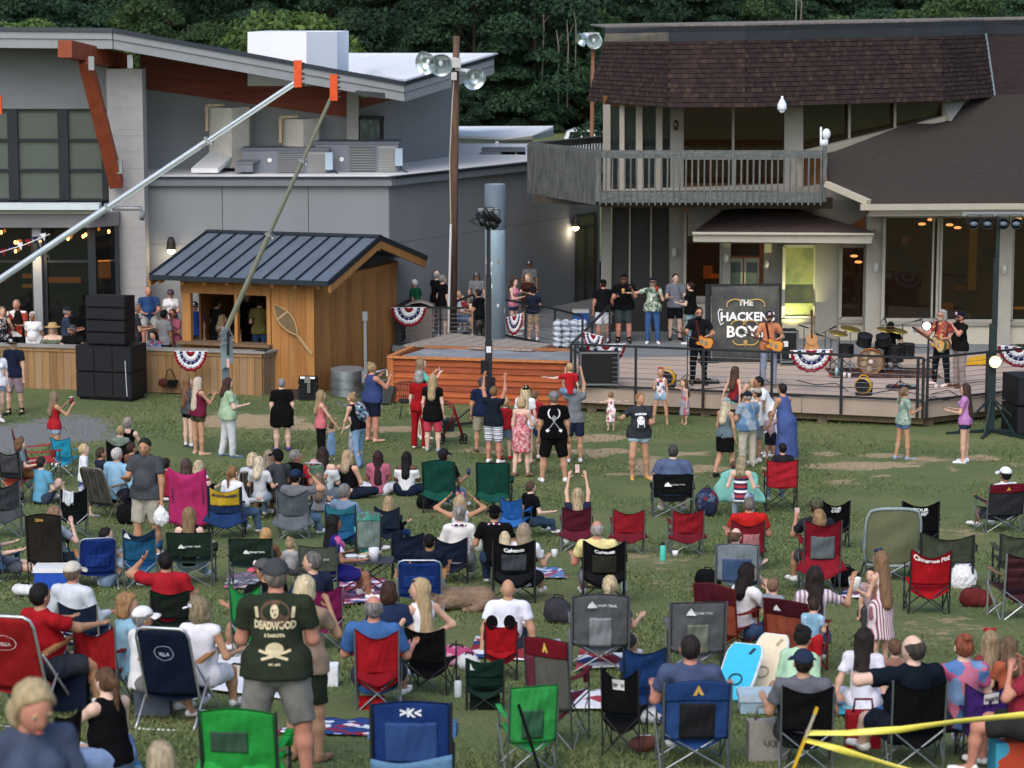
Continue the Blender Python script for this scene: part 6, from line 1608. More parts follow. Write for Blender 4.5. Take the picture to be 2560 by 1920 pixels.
ch('ozteal','quad',352,1315,1475,82,'teal blue camp chair with white mark on its dark top','#1b5a86','#20659a',GREY,band=('#1a3452',0,1,.72,1),logo=[(TRI,1.1,.14,.86,'#dfe6ea')])
ch('brown','tall',116,1276,1470,84,'dark brown high backed camp chair with small yellow script','#2c2822',None,BLK,logo=[('Cabana',.05,.4,.9,'#b08a4a')])
ch('blueback','beach',236,1340,1472,84,'royal blue backpack beach chair with pockets and grey tube frame','#1c3a96','#1c3a96','#98a6b8',yaw=14,band=('#2546ab',.15,.85,.2,.55))
ch('navyplaid','quad',206,1500,1650,100,'navy camp chair holding the man in the beige cap','#1c2a44',None,SIL,yaw=-8,arms=False)
ch('redbeach','beach',52,1525,1800,150,'large red beach chair with oval white print and chrome legs','#b01c20','#a81c20','#c9ced2',yaw=-12,logo=[('VILLA',.045,.5,.65,'#e2c8c8'),(RING,1.3,.5,.67,'#e2c8c8')])
ch('redquad','quad',254,1553,1775,106,'red camp chair holding the woman with ginger curls','#b81c22','#8a1a22',GREY,yaw=-10)
ch('navybeach','beach',440,1557,1812,130,'navy beach chair with wooden arms and oval print','#16223c','#16223c','#c3c9cf',yaw=-12,logo=[('VILLA',.045,.5,.65,'#aab4c4'),(RING,1.3,.5,.67,'#aab4c4')])
ch('purple','quad',2462,1697,1915,108,'purple camp chair with white square shop tag','#4a2a86','#45277c',BLK,arms=True)
ch('blkbig','quad',2292,1688,1930,132,'wide black camp chair holding the balding man in navy','#101113',None,GREY)
ch('blkcap','quad',2020,1702,1930,128,'black camp chair holding the man in the navy cap','#141517',None,GREY,yaw=-4)
ch('blueedge','quad',-8,1352,1455,70,'blue camp chair cut off at the far edge','#24508a','#24508a',GREY,yaw=-30)
ch('blkfront','quad',108,1778,1985,60,'empty dark framed camp chair in front of the foreground women','#2a1d22','#5a1a26',BLK,yaw=60)
def skirt(k,drop,wid,col=None,zs=.47):
 c=C[k]
 def f(a_,b_):
  x=(-.27+.54*a_)*(1+(wid-1)*b_);return Vector((x,-.245-.10*b_*sin(pi*a_)-.02*sin(a_*12)*b_,zs-drop*b_*(.72+.28*sin(pi*a_))+.02*sin(a_*8+1)*b_))
 mb=MB();mb.sheet(f,14,6,.008);inst('seat_skirt',mb.mesh(smooth=True),fab(col)if col else c['o'].children[0].material_slots[0].material,c['o'])
for k_,d_,w_,c_ in(('maroon1',.20,1.35,'#6e2034'),('red1',.20,1.32,'#7d1c2c'),('red2',.20,1.32,'#7d1c2c'),('redmesh',.24,1.45,'#9c1b2c'),('greyman',.26,1.5,'#68717c'),('mount',.24,1.4,'#22427a'),('green1',.20,1.3,'#14574a'),('green2',.20,1.3,'#14574a'),('blue1',.18,1.4,'#2a6fcb'),('teal',.14,1.1,'#1a5c8c'),('redbald',.14,1.05,'#9a1420'),('greyedge',.2,1.4,'#4a5158'),('kidred',.1,1.05,None),('cole1',.16,1.0,None),('cole2',.16,1.0,None),('blueedge',.2,1.3,None),('redman',.2,1.2,'#7d1c2c')):skirt(k_,d_,w_,c_)
skirt('lime2',.42,1.45,'#1fae3e',.62)
def tagplate(k,txt,a0,b0,s=.07):
 c=C[k];fn=c['fn'];w_,h_=s*1.05,s*.75
 vs=[(-w_,-h_),(w_,-h_),(w_,h_),(-w_,h_)]
 hgt=(fn(.5,1)-fn(.5,0)).length;wdt=(fn(1,.5)-fn(0,.5)).length
 mb=MB();mb.add([fn(a0+x/wdt,b0+y/hgt)+Vector((0,-.018,0))for x,y in vs],[(0,1,2,3)]);inst('tag',mb.mesh(),M('#d9d9dc',.8,.03),c['o'])
 v2,f2=text_mesh(txt,s*.62,.003);mb=MB();mb.add([fn(a0+x/wdt,b0+(y-.1*s)/hgt)+Vector((0,-.022,0))for x,y,*_ in v2],f2);inst('lettering',mb.mesh(),M('#26262a',.8,.02),c['o'])
tagplate('dicks1',"DICK'S",.48,.78,.085);tagplate('purple',"DICK'S",.58,.78,.09)
for s in(-1,1):
 fn=C['kidred']['fn'];p=fn(.5+s*.28,1.0);mb=MB();mb.lathe([(0,-.012),(.105,-.01),(.105,.01),(0,.012)],p+Vector((0,-.0,.05)),16,(0,1,.1));inst('ear',mb.mesh(smooth=False),fab('#131316'),C['kidred']['o'])
mb=MB();fn=C['lime1']['fn'];mb.beam(fn(.16,.72)+Vector((0,-.03,0)),Vector((.10,-.30,.02)),.035,.008,up=(0,1,0));inst('strap',mb.mesh(),fab('#1a1b1d'),C['lime1']['o'])
mb=MB();mb.sheet(lambda a_,b_:Vector((-.31+.62*a_,-.30-.05*b_-.03*sin(a_*6),.0+.46*b_-.05*sin(pi*a_)*b_+.03*a_)),10,8,.01);o=inst('seat_cover',mb.mesh(smooth=True),fab('#5f92bd'),C['bluekk']['o'])
mb=MB();mb.box((.16,-.37,.26),(.17,.004,.12));inst('care_label',mb.mesh(),M('#dfe4ea',.8,.03),C['bluekk']['o'])
mb=MB();mb.box((0,.02,.2),(.46,.34,.34));inst('slung_bag',mb.mesh(),fab('#14211b'),C['stool']['o'])
mb=MB();mb.box((-.17,-.33,.76),(.1,.004,.12));inst('care_label',mb.mesh(),M('#cfd6d4',.8,.03),C['stool']['o'])
drape(C['pink'],'hot pink towel hung over a chair, reaching nearly to the grass','#c8286f',-.12,1.12,.06)
drape(C['towelchair'],'small white towel hanging on the empty black chair','#d5dde6',.1,.48,.62)
mb=MB();ct=G(1842,1285)
def tow(a_,b_):
 x=(a_-.5)*(.62+.35*(1-b_));return Vector((ct.x+x+.03*sin(b_*9),ct.y-.08*(1-b_)-.04*sin(a_*14)*(1-b_)-.03,ct.z+.22+.02*sin(a_*8)+.62*b_-.22*abs(a_-.5)*b_))
mb.sheet(tow,14,10,.008);tag(wpart('towel',mb,fab('#7fd0c4'),None,True),'turquoise towel draped over a low chair behind the woman in stripes','towel')
# ================== PEOPLE
def solveH(T,child,pose,seat,lean,wt,hat):
 c=cos(RAD(lean));lo,hi=.3,1.5
 for _ in range(40):
  k=(lo+hi)/2;hs=(k if not child else min(1.,k**.55))*1.1;tl=(.50 if child else .53)*k
  if pose=='stand':t=.945*k+tl*c+.045*k+.206*hs*(1 if abs(lean)<20 else .8)+.012
  else:t=seat+.10*wt*k+tl*c+.045*k+.206*hs+.012
  if hat:t+=.012
  if t<T:lo=k
  else:hi=k
 return lo*1.75
def hdef(kw):return(1.2 if kw.get('child')else(1.64 if kw.get('fem')else 1.75))if 'Hd' not in kw else kw['Hd']
def calcH(pos,vt,u,pose,seat,kw):
 return solveH(P(u,vt,pos.y).z-pos.z,kw.get('child',False),pose,seat,kw.get('lean',0.),kw.get('wt',1.),kw.get('hat')is not None)
def put_person(pos,vt,u,label,pose='stand',seat=.38,vfun=None,vf=None,**kw):
 """stands or seats a person so that the head top meets row vt; vfun lets the hidden foot row move until the height is human"""
 if not child_(kw):kw['wt']=kw.get('wt',1.)*1.06
 lo,hi=((1.52,1.96)if not child_(kw)else(.75,1.62))
 H=calcH(pos,vt,u,pose,seat,kw)
 if vfun and not lo<=H<=hi:
  tgt=min(max(H,lo+.03),hi-.05);a,b_=vf-120,vf+160
  for _ in range(30):
   m=(a+b_)/2;pos=vfun(m)
   if calcH(pos,vt,u,pose,seat,kw)<tgt:a=m
   else:b_=m
  H=calcH(pos,vt,u,pose,seat,kw)
 H=min(max(H,lo-.10),hi+.05)
 kw.pop('Hd',None)
 return person(pos,H,label,pose=pose,seat=seat,vox=.0115+.00030*pos.y,**kw)
def child_(kw):return kw.get('child',False)
def st(u,vt,vf,label,**k):
 k.setdefault('group','people standing on the lawn');return put_person(G(u,vf),vt,u,label,vfun=lambda v:G(u,v),vf=vf,**k)
def dk(u,vt,vf,label,z=.6,**k):
 k.setdefault('group','people on the deck');return put_person(Zp(u,vf,z),vt,u,label,vfun=lambda v:Zp(u,v,z),vf=vf,**k)
def yp(u,vt,Y,z,label,**k):
 p=P(u,900,Y);p.z=z;k.setdefault('group','people on the dining terrace');return put_person(p,vt,u,label,**k)
def si(u,vt,c,label,dy=.0,**k):
 k.setdefault('group','people seated in lawn chairs');k.setdefault('legs','chair');k.setdefault('lean',-10);k.setdefault('arms','rest')
 if isinstance(c,str):
  cc=C[c];Y=cc['Y']+.03+dy;p=P(u,1000,Y);p.z=cc['pos'].z
  if 'seat' in k:seat=k.pop('seat')
  else:
   T=P(u,vt,Y).z-p.z;kk=hdef(k)/1.75;hs=(kk if not k.get('child')else kk**.55)*1.1
   seat=T-(.10*k.get('wt',1.)*kk+.53*kk*cos(RAD(k['lean']))+.045*kk+.206*hs+.02)
   seat=min(max(seat,.20*cc['sz']),.50)
  return put_person(p,vt,u,label,pose='seat',seat=seat,**k)
 def vfun(v):
  p=G(u,v);p.y+=.15;p.z=gz(p.y);return p
 seat=k.pop('seat',.34)
 return put_person(vfun(c),vt,u,label,pose='seat',seat=seat,vfun=vfun,vf=c,**k)
def gr(u,vt,vb,label,**k):
 k.setdefault('group','people sitting on the grass');k.setdefault('legs','cross');k.setdefault('arms','lap')
 def vfun(v):
  p=G(u,v);p.y+=.12;p.z=gz(p.y);return p
 return put_person(vfun(vb),vt,u,label,pose='seat',seat=.015,vfun=vfun,vf=vb,**k)
def TEE(c,*a):return('tee',c,*a)
BR,DB,BK,BL,GR,GI,WH='#4a3222','#2c1d15','#15100e','#c9ac7a','#8c8883','#9c5a34','#cfcac2'
denim,jeans='#8fb0cc','#35507a'
# - dining terrace
yp(8,766,64.3,.12,'blonde woman in black patterned tank clasping hands at the plank wall',yaw=-150,top=('tank',blotch(['#15161c','#1b1c24','#d8d8e0','#15161c','#1a1a20','#20212a'],30)),bot=('jeans','#22242a'),hair=('mid','#b08c60'),fem=True,arms='clap',skin='f')
yp(46,747,64.6,.12,'man in black and orange jersey standing by the left glass doors',yaw=165,top=TEE(blotch(['#1a1416','#1a1416','#c2412e','#1a1416','#e8e0e0'],8)),bot=('pants','#222226'),hair=('buzz','#7a7570'),arms='front',wt=1.1,skin='red')
yp(88,777,63.9,.12,'dark skinned woman with white hair in a fitted white dress',yaw=170,top=TEE('#e6e4e8',-.3),bot=('skirt','#e6e4e8',.5),hair=('bob','#d8d4cf'),fem=True,wt=1.2,skin='m',lean=8,arms='downback')
yp(134,806,63.2,.12,'woman in straw hat and green off shoulder top leaning on the wall',pose='seat',seat=.45,yaw=180,top=('offsh','#6b7a5c'),bot=('shorts','#8a8a80'),hair=('mid','#c29a5a'),hat=('sunhat','#c9a468'),fem=True,arms='lean',skin='p',wt=1.1)
yp(168,765,64.2,.12,'man in dark cap and slate tee reading a paper menu',yaw=-75,top=TEE('#35445a'),bot=('shorts','#555555'),hair=('short','#8a8580'),hat=('cap','#24282c'),arms='front',wt=1.15,skin='red',head=(0,12))
yp(184,810,63.15,.12,'bearded man in cap and black tee with arms over the wall',pose='seat',seat=.45,yaw=178,top=TEE('#1a1b1e'),bot=('shorts','#444444'),hair=('short',BR),hat=('cap','#4a4e52'),beard='#5a4030',arms='lean',wt=1.15)
yp(340,755,63.4,.12,'grey haired man wearing a patriotic flower garland behind the speaker tower',yaw=-70,top=TEE('#3c3e44'),bot=('pants','#33353a'),hair=('short','#8f8d8a'),headband=('lei',),skin='tan',arms='front')
yp(374,716,65.4,.5,'bald man in blue polo perched on a tall bar stool',pose='seat',seat=.80,legs='stool',yaw=-165,top=TEE('#2b4f88'),bot=('cargo','#a8aaa8'),hair=('balding','#b5b0aa'),arms='lap',wt=1.25,skin='red')
yp(430,721,65.6,.5,'woman in white tee and dark cap perched on a tall bar stool',pose='seat',seat=.80,legs='stool',yaw=178,top=TEE('#e6e9ee'),bot=('jeans','#5f83ad'),hair=('short',GR),hat=('cap','#4a4a62'),arms='lap',fem=True,shades=True)
yp(411,773,63.6,.12,'dark skinned man in grey tee and dark cap seen from behind near the bar',yaw=-35,top=TEE('#94989e'),bot=('pants','#44464a'),hair=('buzz',BK),hat=('cap','#26282c'),skin='m',wt=1.1)
yp(434,771,63.9,.12,'woman in pink top holding a phone beside the bar shed',yaw=160,top=TEE('#d8708e'),bot=('shorts','#aaa69c'),hair=('bob','#6a4430'),fem=True,wt=1.15,arms='hold',skin='red')
yp(388,824,62.6,.12,'dark haired woman in floral blouse looking at her phone by the speaker',pose='seat',seat=.45,yaw=150,top=('tee',blotch(['#5d7da2','#6d8fb5','#4a688c','#b8323e'],12)),bot=('jeans','#444a55'),hair=('mid',DB),fem=True,arms='phone',head=(0,14))
yp(489,752,63.6,.36,'smiling man in royal blue polo and white capped hat inside the bar',yaw=175,top=TEE('#2350b0'),bot=('pants','#555555'),hat=('cap','#2b3a6a','#2b3a6a','#e8e8ec'),smile=True,hair=('short',BR))
yp(543,746,63.8,.36,'man in black polo seen in profile inside the bar',yaw=-40,top=TEE('#24262a'),bot=('pants','#333333'),hair=('short',DB),wt=1.1)
yp(557,786,63.2,.12,'blonde woman seated at the bar counter in profile',pose='seat',seat=.75,legs='stool',yaw=-70,top=('tank','#8a6a50'),bot=('shorts','#555555'),hair=('mid','#a88656'),fem=True,headband=('shades',))
yp(618,727,64.8,.36,'woman bartender in black tee facing out of the bar',yaw=180,top=TEE('#1a1a1d'),bot=('pants','#222222'),hair=('bun','#5a3a28'),fem=True,arms='front',wt=1.1,smile=True)
yp(651,742,63.4,.36,'man in olive shirt with dark hair sitting with his back to the opening',yaw=-10,top=TEE('#7a7038'),bot=('jeans',jeans),hair=('short',BK),arms='front')
yp(679,745,63.8,.36,'older man in red and white shirt at the end of the bar opening',yaw=35,top=TEE(blotch(['#d8d0d0','#b0605e','#e4dcdc'],14)),bot=('pants','#bbbbbb'),hair=('short','#b8865e'),skin='red',wt=1.2)
# - far left standing pair and woman with cup
st(-4,862,1060,'girl in white tee and denim shorts walking at the very edge',yaw=-150,top=TEE('#e6e8f2'),bot=('brief','#8aa8c6'),hair=('long',BL),fem=True,legs='walk',socks='#e8e8e8',skin='p')
st(38,842,1036,'young man in navy tee and mauve shorts with goggles on his cap',yaw=165,top=TEE('#1f2740'),bot=('cargo','#a08a98'),hair=('short',DB),hat=('cap','#16171a','#16171a','#c4cdd2'),socks='#1c1c1e',shoes='#1a1a1c',legs='step')
w_cup=st(139,977,1150,'woman in bright red tank and denim shorts holding up a dark red cup',yaw=-55,top=('tank','#c2202c'),bot=('brief','#9fb4cc'),hair=('long','#a89068','#6f5a40'),fem=True,arms='phone',skin='tan')
# - trio by the wall
st(472,941,1122,'woman with long auburn hair in grey lace top and black shorts',yaw=-50,top=TEE(blotch(['#4a4e55','#5d6168','#3d4046'],30)),bot=('brief','#1a1a1c'),hair=('vlong','#8a5a34'),fem=True,skin='p',shoes='#3a4150',socks='#e6e6ea',head=(-15,-8))
st(497,942,1138,'woman with long pale blonde hair in maroon tank and camouflage shorts',yaw=-50,top=('tank','#7c1f3c'),bot=('brief',blotch(['#4d5238','#3a3f2a','#65664a','#2e3222'],18)),hair=('vlong','#d4b49a','#e2cdb4'),fem=True,arms='clap',skin='tan',shoes='#caa68a',wt=1.1)
st(571,943,1144,'heavy woman with brown hair in mint tee and pale grey jeans',yaw=-65,top=TEE('#a9c9a4'),bot=('jeans','#c9ced2'),hair=('mid','#4a2a22'),fem=True,wt=1.4,arms=('front','down'),shoes='#5a7484',skin='p',legs='step')
st(706,945,1127,'short grey haired woman in loose black tunic seen from behind',yaw=10,top=('tunic','#131315'),bot=('shorts','#131315'),hair=('short','#8f8b8e'),fem=True,wt=1.45,skin='p',shoes='#5a3aa0',arms='downback')
st(803,974,1132,'woman in coral tank and black leggings reaching toward the toddler',yaw=-75,top=('tank','#e0727e'),bot=('jeans','#17171a'),hair=('long','#c2a46e','#8a6a44'),fem=True,arms='reachdown',headband=('shades',),skin='f',shoes='#222222')
st(829,1055,1152,'toddler girl in pale blue sundress with arms lifted',yaw=10,child=True,top=('dress','#8fb8ea',.28),bot=('none',''),hair=('bun','#8a5f40'),fem=True,arms=('up','reach'),skin='f')
w_bp=st(897,982,1164,'woman in black tank and light jeans with patterned backpack bending forward',yaw=55,top=('tank','#15161a'),bot=('jeans','#7ba3c8'),hair=('bun','#b08a58'),fem=True,arms='reachdown',lean=18,skin='f',shoes='#3a3a44',legs='step')
st(882,1035,1140,'small child in grey print dress behind the woman with the backpack',yaw=80,child=True,top=('dress',blotch(['#b5b8c4','#9aa0b0','#c8cad4'],20),.25),bot=('none',''),hair=('short',BL),arms='reach',skin='p')
w_blue=st(930,905,1104,'heavy woman in royal blue tank and navy shorts filming by the steel tub',yaw=-50,top=('tank','#3a4a82'),bot=('shorts','#1f2740'),hair=('bun','#b5925c'),fem=True,wt=1.4,arms='phone',skin='red',shoes='#d8a890',headband=('shades',))
w_teal=st(1052,894,1098,'girl with long hair in teal and dark tee filming the band',yaw=-70,top=TEE(blotch(['#2a3140','#2a3140','#5fd0c0'],4)),bot=('shorts','#2a2a30'),hair=('vlong','#9a7a54'),fem=True,arms='phone',smile=True,skin='p')
st(1049,926,1122,'grey haired woman in long red jumpsuit',yaw=-20,top=('tee','#b5141c'),bot=('pants','#b5141c'),hair=('curly','#a8a5a2'),fem=True,skin='p',shoes='#d8d0c4')
st(1082,936,1130,'woman with braids in short black dress over coral hem beside the walker',yaw=-12,top=('dress','#141416',.72,'tee',.5,.16),bot=('shorts','#e0405a',1.05),hair=('long','#b89a6a'),fem=True,skin='p',shoes='#9aa0a8',wt=1.1)
st(1206,942,1130,'man in navy tee with big back print and khaki shorts behind the light stand',yaw=5,top=TEE('#1b2a4a'),bot=('cargo','#a59c88'),hair=('short','#5a5048'),hat=('cap','#4a4a4e'),skin='tan',shoes='#5a4636',wt=1.15)
st(1234,965,1158,'man in dark dotted shirt and plaid shorts raising both hands',yaw=-28,top=TEE('#1c2432'),bot=('cargo',stripes(['#e8ebf2','#7c8fb4','#e8ebf2','#2a3a5e','#dfe4ee'],.09,2)),hair=('short','#8a6038'),arms='up',shades=True,skin='red',wt=1.15)
st(1263,993,1148,'blond boy in red tee and denim shorts wearing red shoes',yaw=-15,child=True,top=TEE('#c8202c'),bot=('shorts','#6f88a0'),hair=('short','#d9b77c'),shoes='#c01c28',skin='p')
st(1313,961,1158,'woman in white tee and white shorts with blonde ponytail and black cap',yaw=-10,top=TEE('#e8ecf4'),bot=('brief','#e8ecf0'),hair=('long','#e0c68e'),hat=('cap','#17181b'),fem=True,skin='f',shoes='#d8b096')
st(1304,988,1192,'girl in coral print two piece skirt and off shoulder top',yaw=-30,top=('strap',blotch(['#d85a68','#e6707c','#c84a5c','#f0d8d8'],40),-.06),bot=('skirt',blotch(['#d85a68','#e6707c','#c84a5c','#f0d8d8'],40),.40),hair=('bob','#d0a872'),fem=True,skin='p',shoes='#7a5a44',arms=('front','down'),legs='step')
st(1335,975,1146,'brown haired boy in red tee and blue vest among the crowd',yaw=-25,child=True,top=TEE('#c42a34'),bot=('shorts','#2a4f9a'),hair=('short','#8a6440'),arms='front',skin='p')
vik=st(1384,975,1206,'broad man in black tee with white crossed axes print and horned helm',yaw=2,top=TEE('#0f0f11'),bot=('cargo','#141416'),hair=('buzz','#8a7a6a'),hat=('cap','#83868c'),skin='tan',wt=1.3,shoes='#e4e6ea',legs='wide')
dad=st(1436,950,1157,'man in grey tee and navy shorts carrying a boy on his shoulders',yaw=5,top=TEE('#7a8088'),bot=('shorts','#2a3050'),hair=('short',BR),arms=('raise','raise'),skin='tan',shoes='#c0c8cc')
p_=dad['w2'](dad['neck']);sp_=Vector((p_.x-.10,p_.y-.07,p_.z+.0))
put_person(Vector((sp_.x,sp_.y,sp_.z-.0)),906,1412,'small blond boy in red tee riding on a man shoulders',pose='seat',seat=.0,legs=(((.2,.5,-.9),(0,-.05,-1)),)*2,yaw=5,child=True,top=TEE('#cf1d24'),bot=('shorts','#7f9fc0'),hair=('short','#cfa968'),arms=('down','out'),skin='p',shoes=None,group='people standing on the lawn')
st(1527,977,1078,'toddler girl in white dress printed with watermelon slices',yaw=10,child=True,top=('dress',blotch(['#f0e8ec','#d02848','#f0e8ec','#c02040','#e8e0e4'],16),.42),bot=('none',''),hair=('short','#9a7450'),fem=True,arms='out',skin='p',shoes=None)
dance=st(1597,980,1199,'smiling woman in charcoal graphic tee and denim shorts dancing with a cup',yaw=-172,top=TEE('#3a3e45'),bot=('brief','#a9cade'),hair=('short','#b0703a'),fem=True,smile=True,arms=('wide','front'),legs='dance',skin='tan',shoes='#d8a04a',wt=1.25,head=(25,0))
st(1651,918,1062,'girl in stars and stripes tank and denim shorts with a red bow',yaw=170,child=True,top=('tank',blotch(['#c02a3c','#e8e8f0','#2a3a70','#e8e8f0','#c02a3c'],14)),bot=('brief','#9cc0e0'),hair=('bun','#c09a68'),fem=True,arms=('hold','down'),headband=('bow','#d02038'),skin='tan',shoes=None,legs='wide')
st(1711,947,1062,'little girl in grey floral dress holding her hair',yaw=120,child=True,top=('dress',blotch(['#a4a8b8','#b0b4c2','#c8586c','#9aa0b2'],14),.38),bot=('none',''),hair=('long','#6a4a34'),fem=True,arms=('ear','down'),skin='f',shoes=None)
# - at the stage edge
dk(1836,915,1003,'girl in dark red top sitting on the stage edge',z=.62,pose='seat',seat=.0,legs='knees',yaw=-40,child=True,top=('tank','#a02030'),bot=('shorts','#4a3a40'),hair=('long','#5a3a28'),fem=True,skin='f',arms='prop',group='people standing on the lawn')
st(1880,946,1066,'small blond child close to the stage edge',yaw=30,child=True,top=TEE('#d8d4c8'),bot=('shorts','#8a8a90'),hair=('curly','#d8b478'),skin='p')
w_bl=st(1812,990,1192,'woman with blonde ponytail in teal cap, grey tank and black skirt',yaw=-40,top=('tank','#647a88'),bot=('skirt','#131315',.36),hair=('long','#d9c9a0'),hat=('cap','#8fa4aa','#4fc4c0'),fem=True,skin='tan',shoes='#1a1c20',legs='walk')
st(1868,976,1168,'large man in blue tie dye tee, navy cap and khaki trousers',yaw=30,top=TEE(blotch(['#7f9fbe','#5a86b4','#a0b4c4','#6a93bd'],7)),bot=('pants','#c9c0ac'),hair=('buzz','#b0a090'),hat=('cap','#1f2638'),skin='tan',wt=1.45,arms='front',shoes='#cfcac0')
st(1892,968,1150,'person in pale cap and white tank behind the tie dye shirt',yaw=60,top=('tank','#e4e6e8'),bot=('shorts','#9aa0a8'),hair=('short',BR),hat=('cap','#a8a498'),skin='tan')
st(1927,944,1140,'woman in loose white dress bending down near the little boy',yaw=100,top=('dress','#e4eaf0',.5,'tee',.5),bot=('none',''),hair=('short',BK),fem=True,lean=28,skin='m',arms='reachdown',wt=1.15)
st(1926,1026,1152,'little boy in pale pink shirt and dark shorts facing the crowd',yaw=172,child=True,top=TEE('#c9aeb8'),bot=('shorts','#232a3c'),hair=('short','#5a3f2c'),arms=('hold','up'),skin='tan',smile=True,shoes='#a05a58')
st(1966,959,1166,'woman in long sleeveless cornflower blue dress leaning over',yaw=40,top=('gown','#4a60a4',.2),bot=('none',''),hair=('short','#241a16'),fem=True,lean=14,skin='tan',arms='reachdown',wt=1.15,shoes='#6a5040')
st(2256,966,1150,'girl in sage print tee and denim shorts jumping near the stage corner',yaw=-60,child=False,top=TEE(blotch(['#8aa898','#9ab4a4','#7a9a8c','#b4c4b4'],18)),bot=('brief','#5a80b4'),hair=('pony','#8a6a48'),fem=True,arms=('hold','reachdown'),skin='tan',shoes='#8a98a8',legs='step')
st(2411,958,1158,'girl with long brown hair in orchid pink tee by the light stand',yaw=65,top=TEE('#c985cc'),bot=('brief','#2a3a5c'),hair=('vlong','#4a3026'),fem=True,arms='front',skin='f',shoes='#dfe2ea')
# - band
gtr1=dk(1746,767,962,'guitarist in dark denim vest and sunglasses singing at a microphone',yaw=180,top=TEE('#1b1c20'),bot=('jeans','#17181b'),hair=('short',BK),shades=True,beard='#2a1d15',arms=('fret','strum'),skin='t',shoes='#141416',wt=1.1,group='band members on stage')
gtr2=dk(1921,776,966,'singer in orange tee and navy cap playing a sunburst guitar',yaw=176,top=TEE('#e08a5c'),bot=('jeans','#8f9fb8'),hair=('short',BR),hat=('cap','#1f2440','#1f2440','#e0b0ae'),arms=('fret','strum'),skin='t',shoes='#6a5a4a',group='band members on stage')
drm=dk(2226,799,912,'drummer in black print tee and black cap bent over the kit',pose='seat',seat=.42,yaw=168,lean=20,top=TEE('#17181b'),bot=('shorts','#222226'),hair=('short',BR),hat=('cap','#101114'),arms='drum',skin='t',head=(0,15),group='band members on stage')
bas=dk(2352,773,963,'grey haired musician in red floral shirt playing guitar',yaw=125,top=TEE(blotch(['#b04638','#b84e3e','#d8a060','#a03e34'],9)),bot=('jeans','#1b1c22'),hair=('curly','#b4aca4'),shades=True,beard='#b4aca4',arms=('fret','strum'),skin='red',shoes='#e6d8d4',wt=1.1,legs='wide',group='band members on stage')
hrp=dk(2398,776,968,'bearded man in black tee and trucker cap playing a harmonica',yaw=110,top=TEE('#1d1b1a'),bot=('jeans','#a3948c'),hair=('short',DB),hat=('cap','#1c1f30','#1c1f30','#d8bcc0'),beard='#4a3022',arms='mic',skin='red',shoes='#5a3a28',wt=1.2,group='band members on stage')
# - deck
dk(1508,697,856,'heavy man in black tee and white shorts with his back turned',yaw=15,top=TEE('#17181c'),bot=('cargo','#dcdfe8'),hair=('buzz',DB),hat=('cap','#1a1a1c'),skin='red',wt=1.35)
m_ph=dk(1559,683,856,'bearded man in black tee and olive shorts filming with a phone',yaw=175,top=TEE('#131416'),bot=('cargo','#3f4a4c'),hair=('short',DB),hat=('cap','#17181a'),beard='#5a3a28',skin='red',wt=1.35,arms=('hold','phone'),shoes='#141416',socks='#1a1a1c')
w_dr=dk(1631,691,859,'woman in camouflage print top and ripped jeans drinking from a red cup',yaw=178,top=TEE(blotch(['#a8c0a4','#5a7a6c','#c8d4c0','#3f5a50'],16)),bot=('jeans','#3d66a0'),hair=('short','#8a6a4a'),hat=('cap','#232a3c'),fem=True,arms=('out','drink'),wt=1.15,shoes='#e6e6ea')
dk(1687,683,850,'boy in grey tee with round red print standing by the window',yaw=-170,top=TEE('#7f8896'),bot=('shorts','#1b1d26'),hair=('short',DB),arms='front',skin='p',shoes='#1a1a1c',wt=1.05)
dk(1727,704,861,'person in black tee and pale jeans turned toward the boy',yaw=60,top=TEE('#131315'),bot=('jeans','#8ab0bc'),hair=('short',DB),arms='front',fem=True,wt=1.25,skin='p')
dk(1284,694,822,'woman in bubblegum pink tank and denim shorts laughing',yaw=-120,top=('tank','#ee8cab'),bot=('brief','#2f4a72'),hair=('mid','#4a2f24'),fem=True,skin='p',arms=('hold','down'))
dk(1320,683,812,'woman with long strawberry blonde hair in dark brown top',yaw=150,top=TEE('#46291f'),bot=('shorts','#4a3a34'),hair=('vlong','#c79a62'),fem=True,skin='p',arms='hold')
dk(1333,714,852,'boy in navy tee and khaki shorts with his back turned',yaw=-8,top=TEE('#232d40'),bot=('shorts','#c0a784'),hair=('short',DB),hat=('cap','#1a2236'),skin='f',arms='hold',child=True)
dk(1324,650,775,'man in grey tee and trucker cap walking along the annex wall',yaw=165,top=TEE('#7f8a90'),bot=('shorts','#5a5a5a'),hair=('short',DB),hat=('cap','#2a2c34','#2a2c34','#c4c8cc'),skin='m')
dk(1046,698,828,'white haired man in dark green polo behind the bin',yaw=60,top=TEE('#17603f'),bot=('shorts','#88857c'),hair=('short','#dcdad6'),skin='red',lean=12)
dk(1092,676,832,'bald man in black tee with a hand on his hip',yaw=-20,top=TEE('#141416'),bot=('cargo','#8f8b84'),hair=('balding','#a8a49e'),skin='p',arms='hip')
dk(1106,686,844,'grey haired man in black tee and grey cargo shorts in profile',yaw=-55,top=TEE('#17171a'),bot=('cargo','#8a8680'),hair=('short','#8f8a86'),skin='p')
dk(1192,678,805,'long haired person in trucker cap and grey tee by the stair rail',yaw=170,top=TEE('#8a8f96'),bot=('shorts','#666666'),hair=('mid','#6a4630'),hat=('cap','#55585e','#55585e','#b8bcc0'),shades=True)
dk(1144,726,822,'bald man in white tee seated behind the utility pole',pose='seat',seat=.42,legs='chair',yaw=-90,top=TEE('#e2e4e8'),bot=('shorts','#6a7aa0'),hair=('bald',''),skin='tan',wt=1.15,arms='lap')
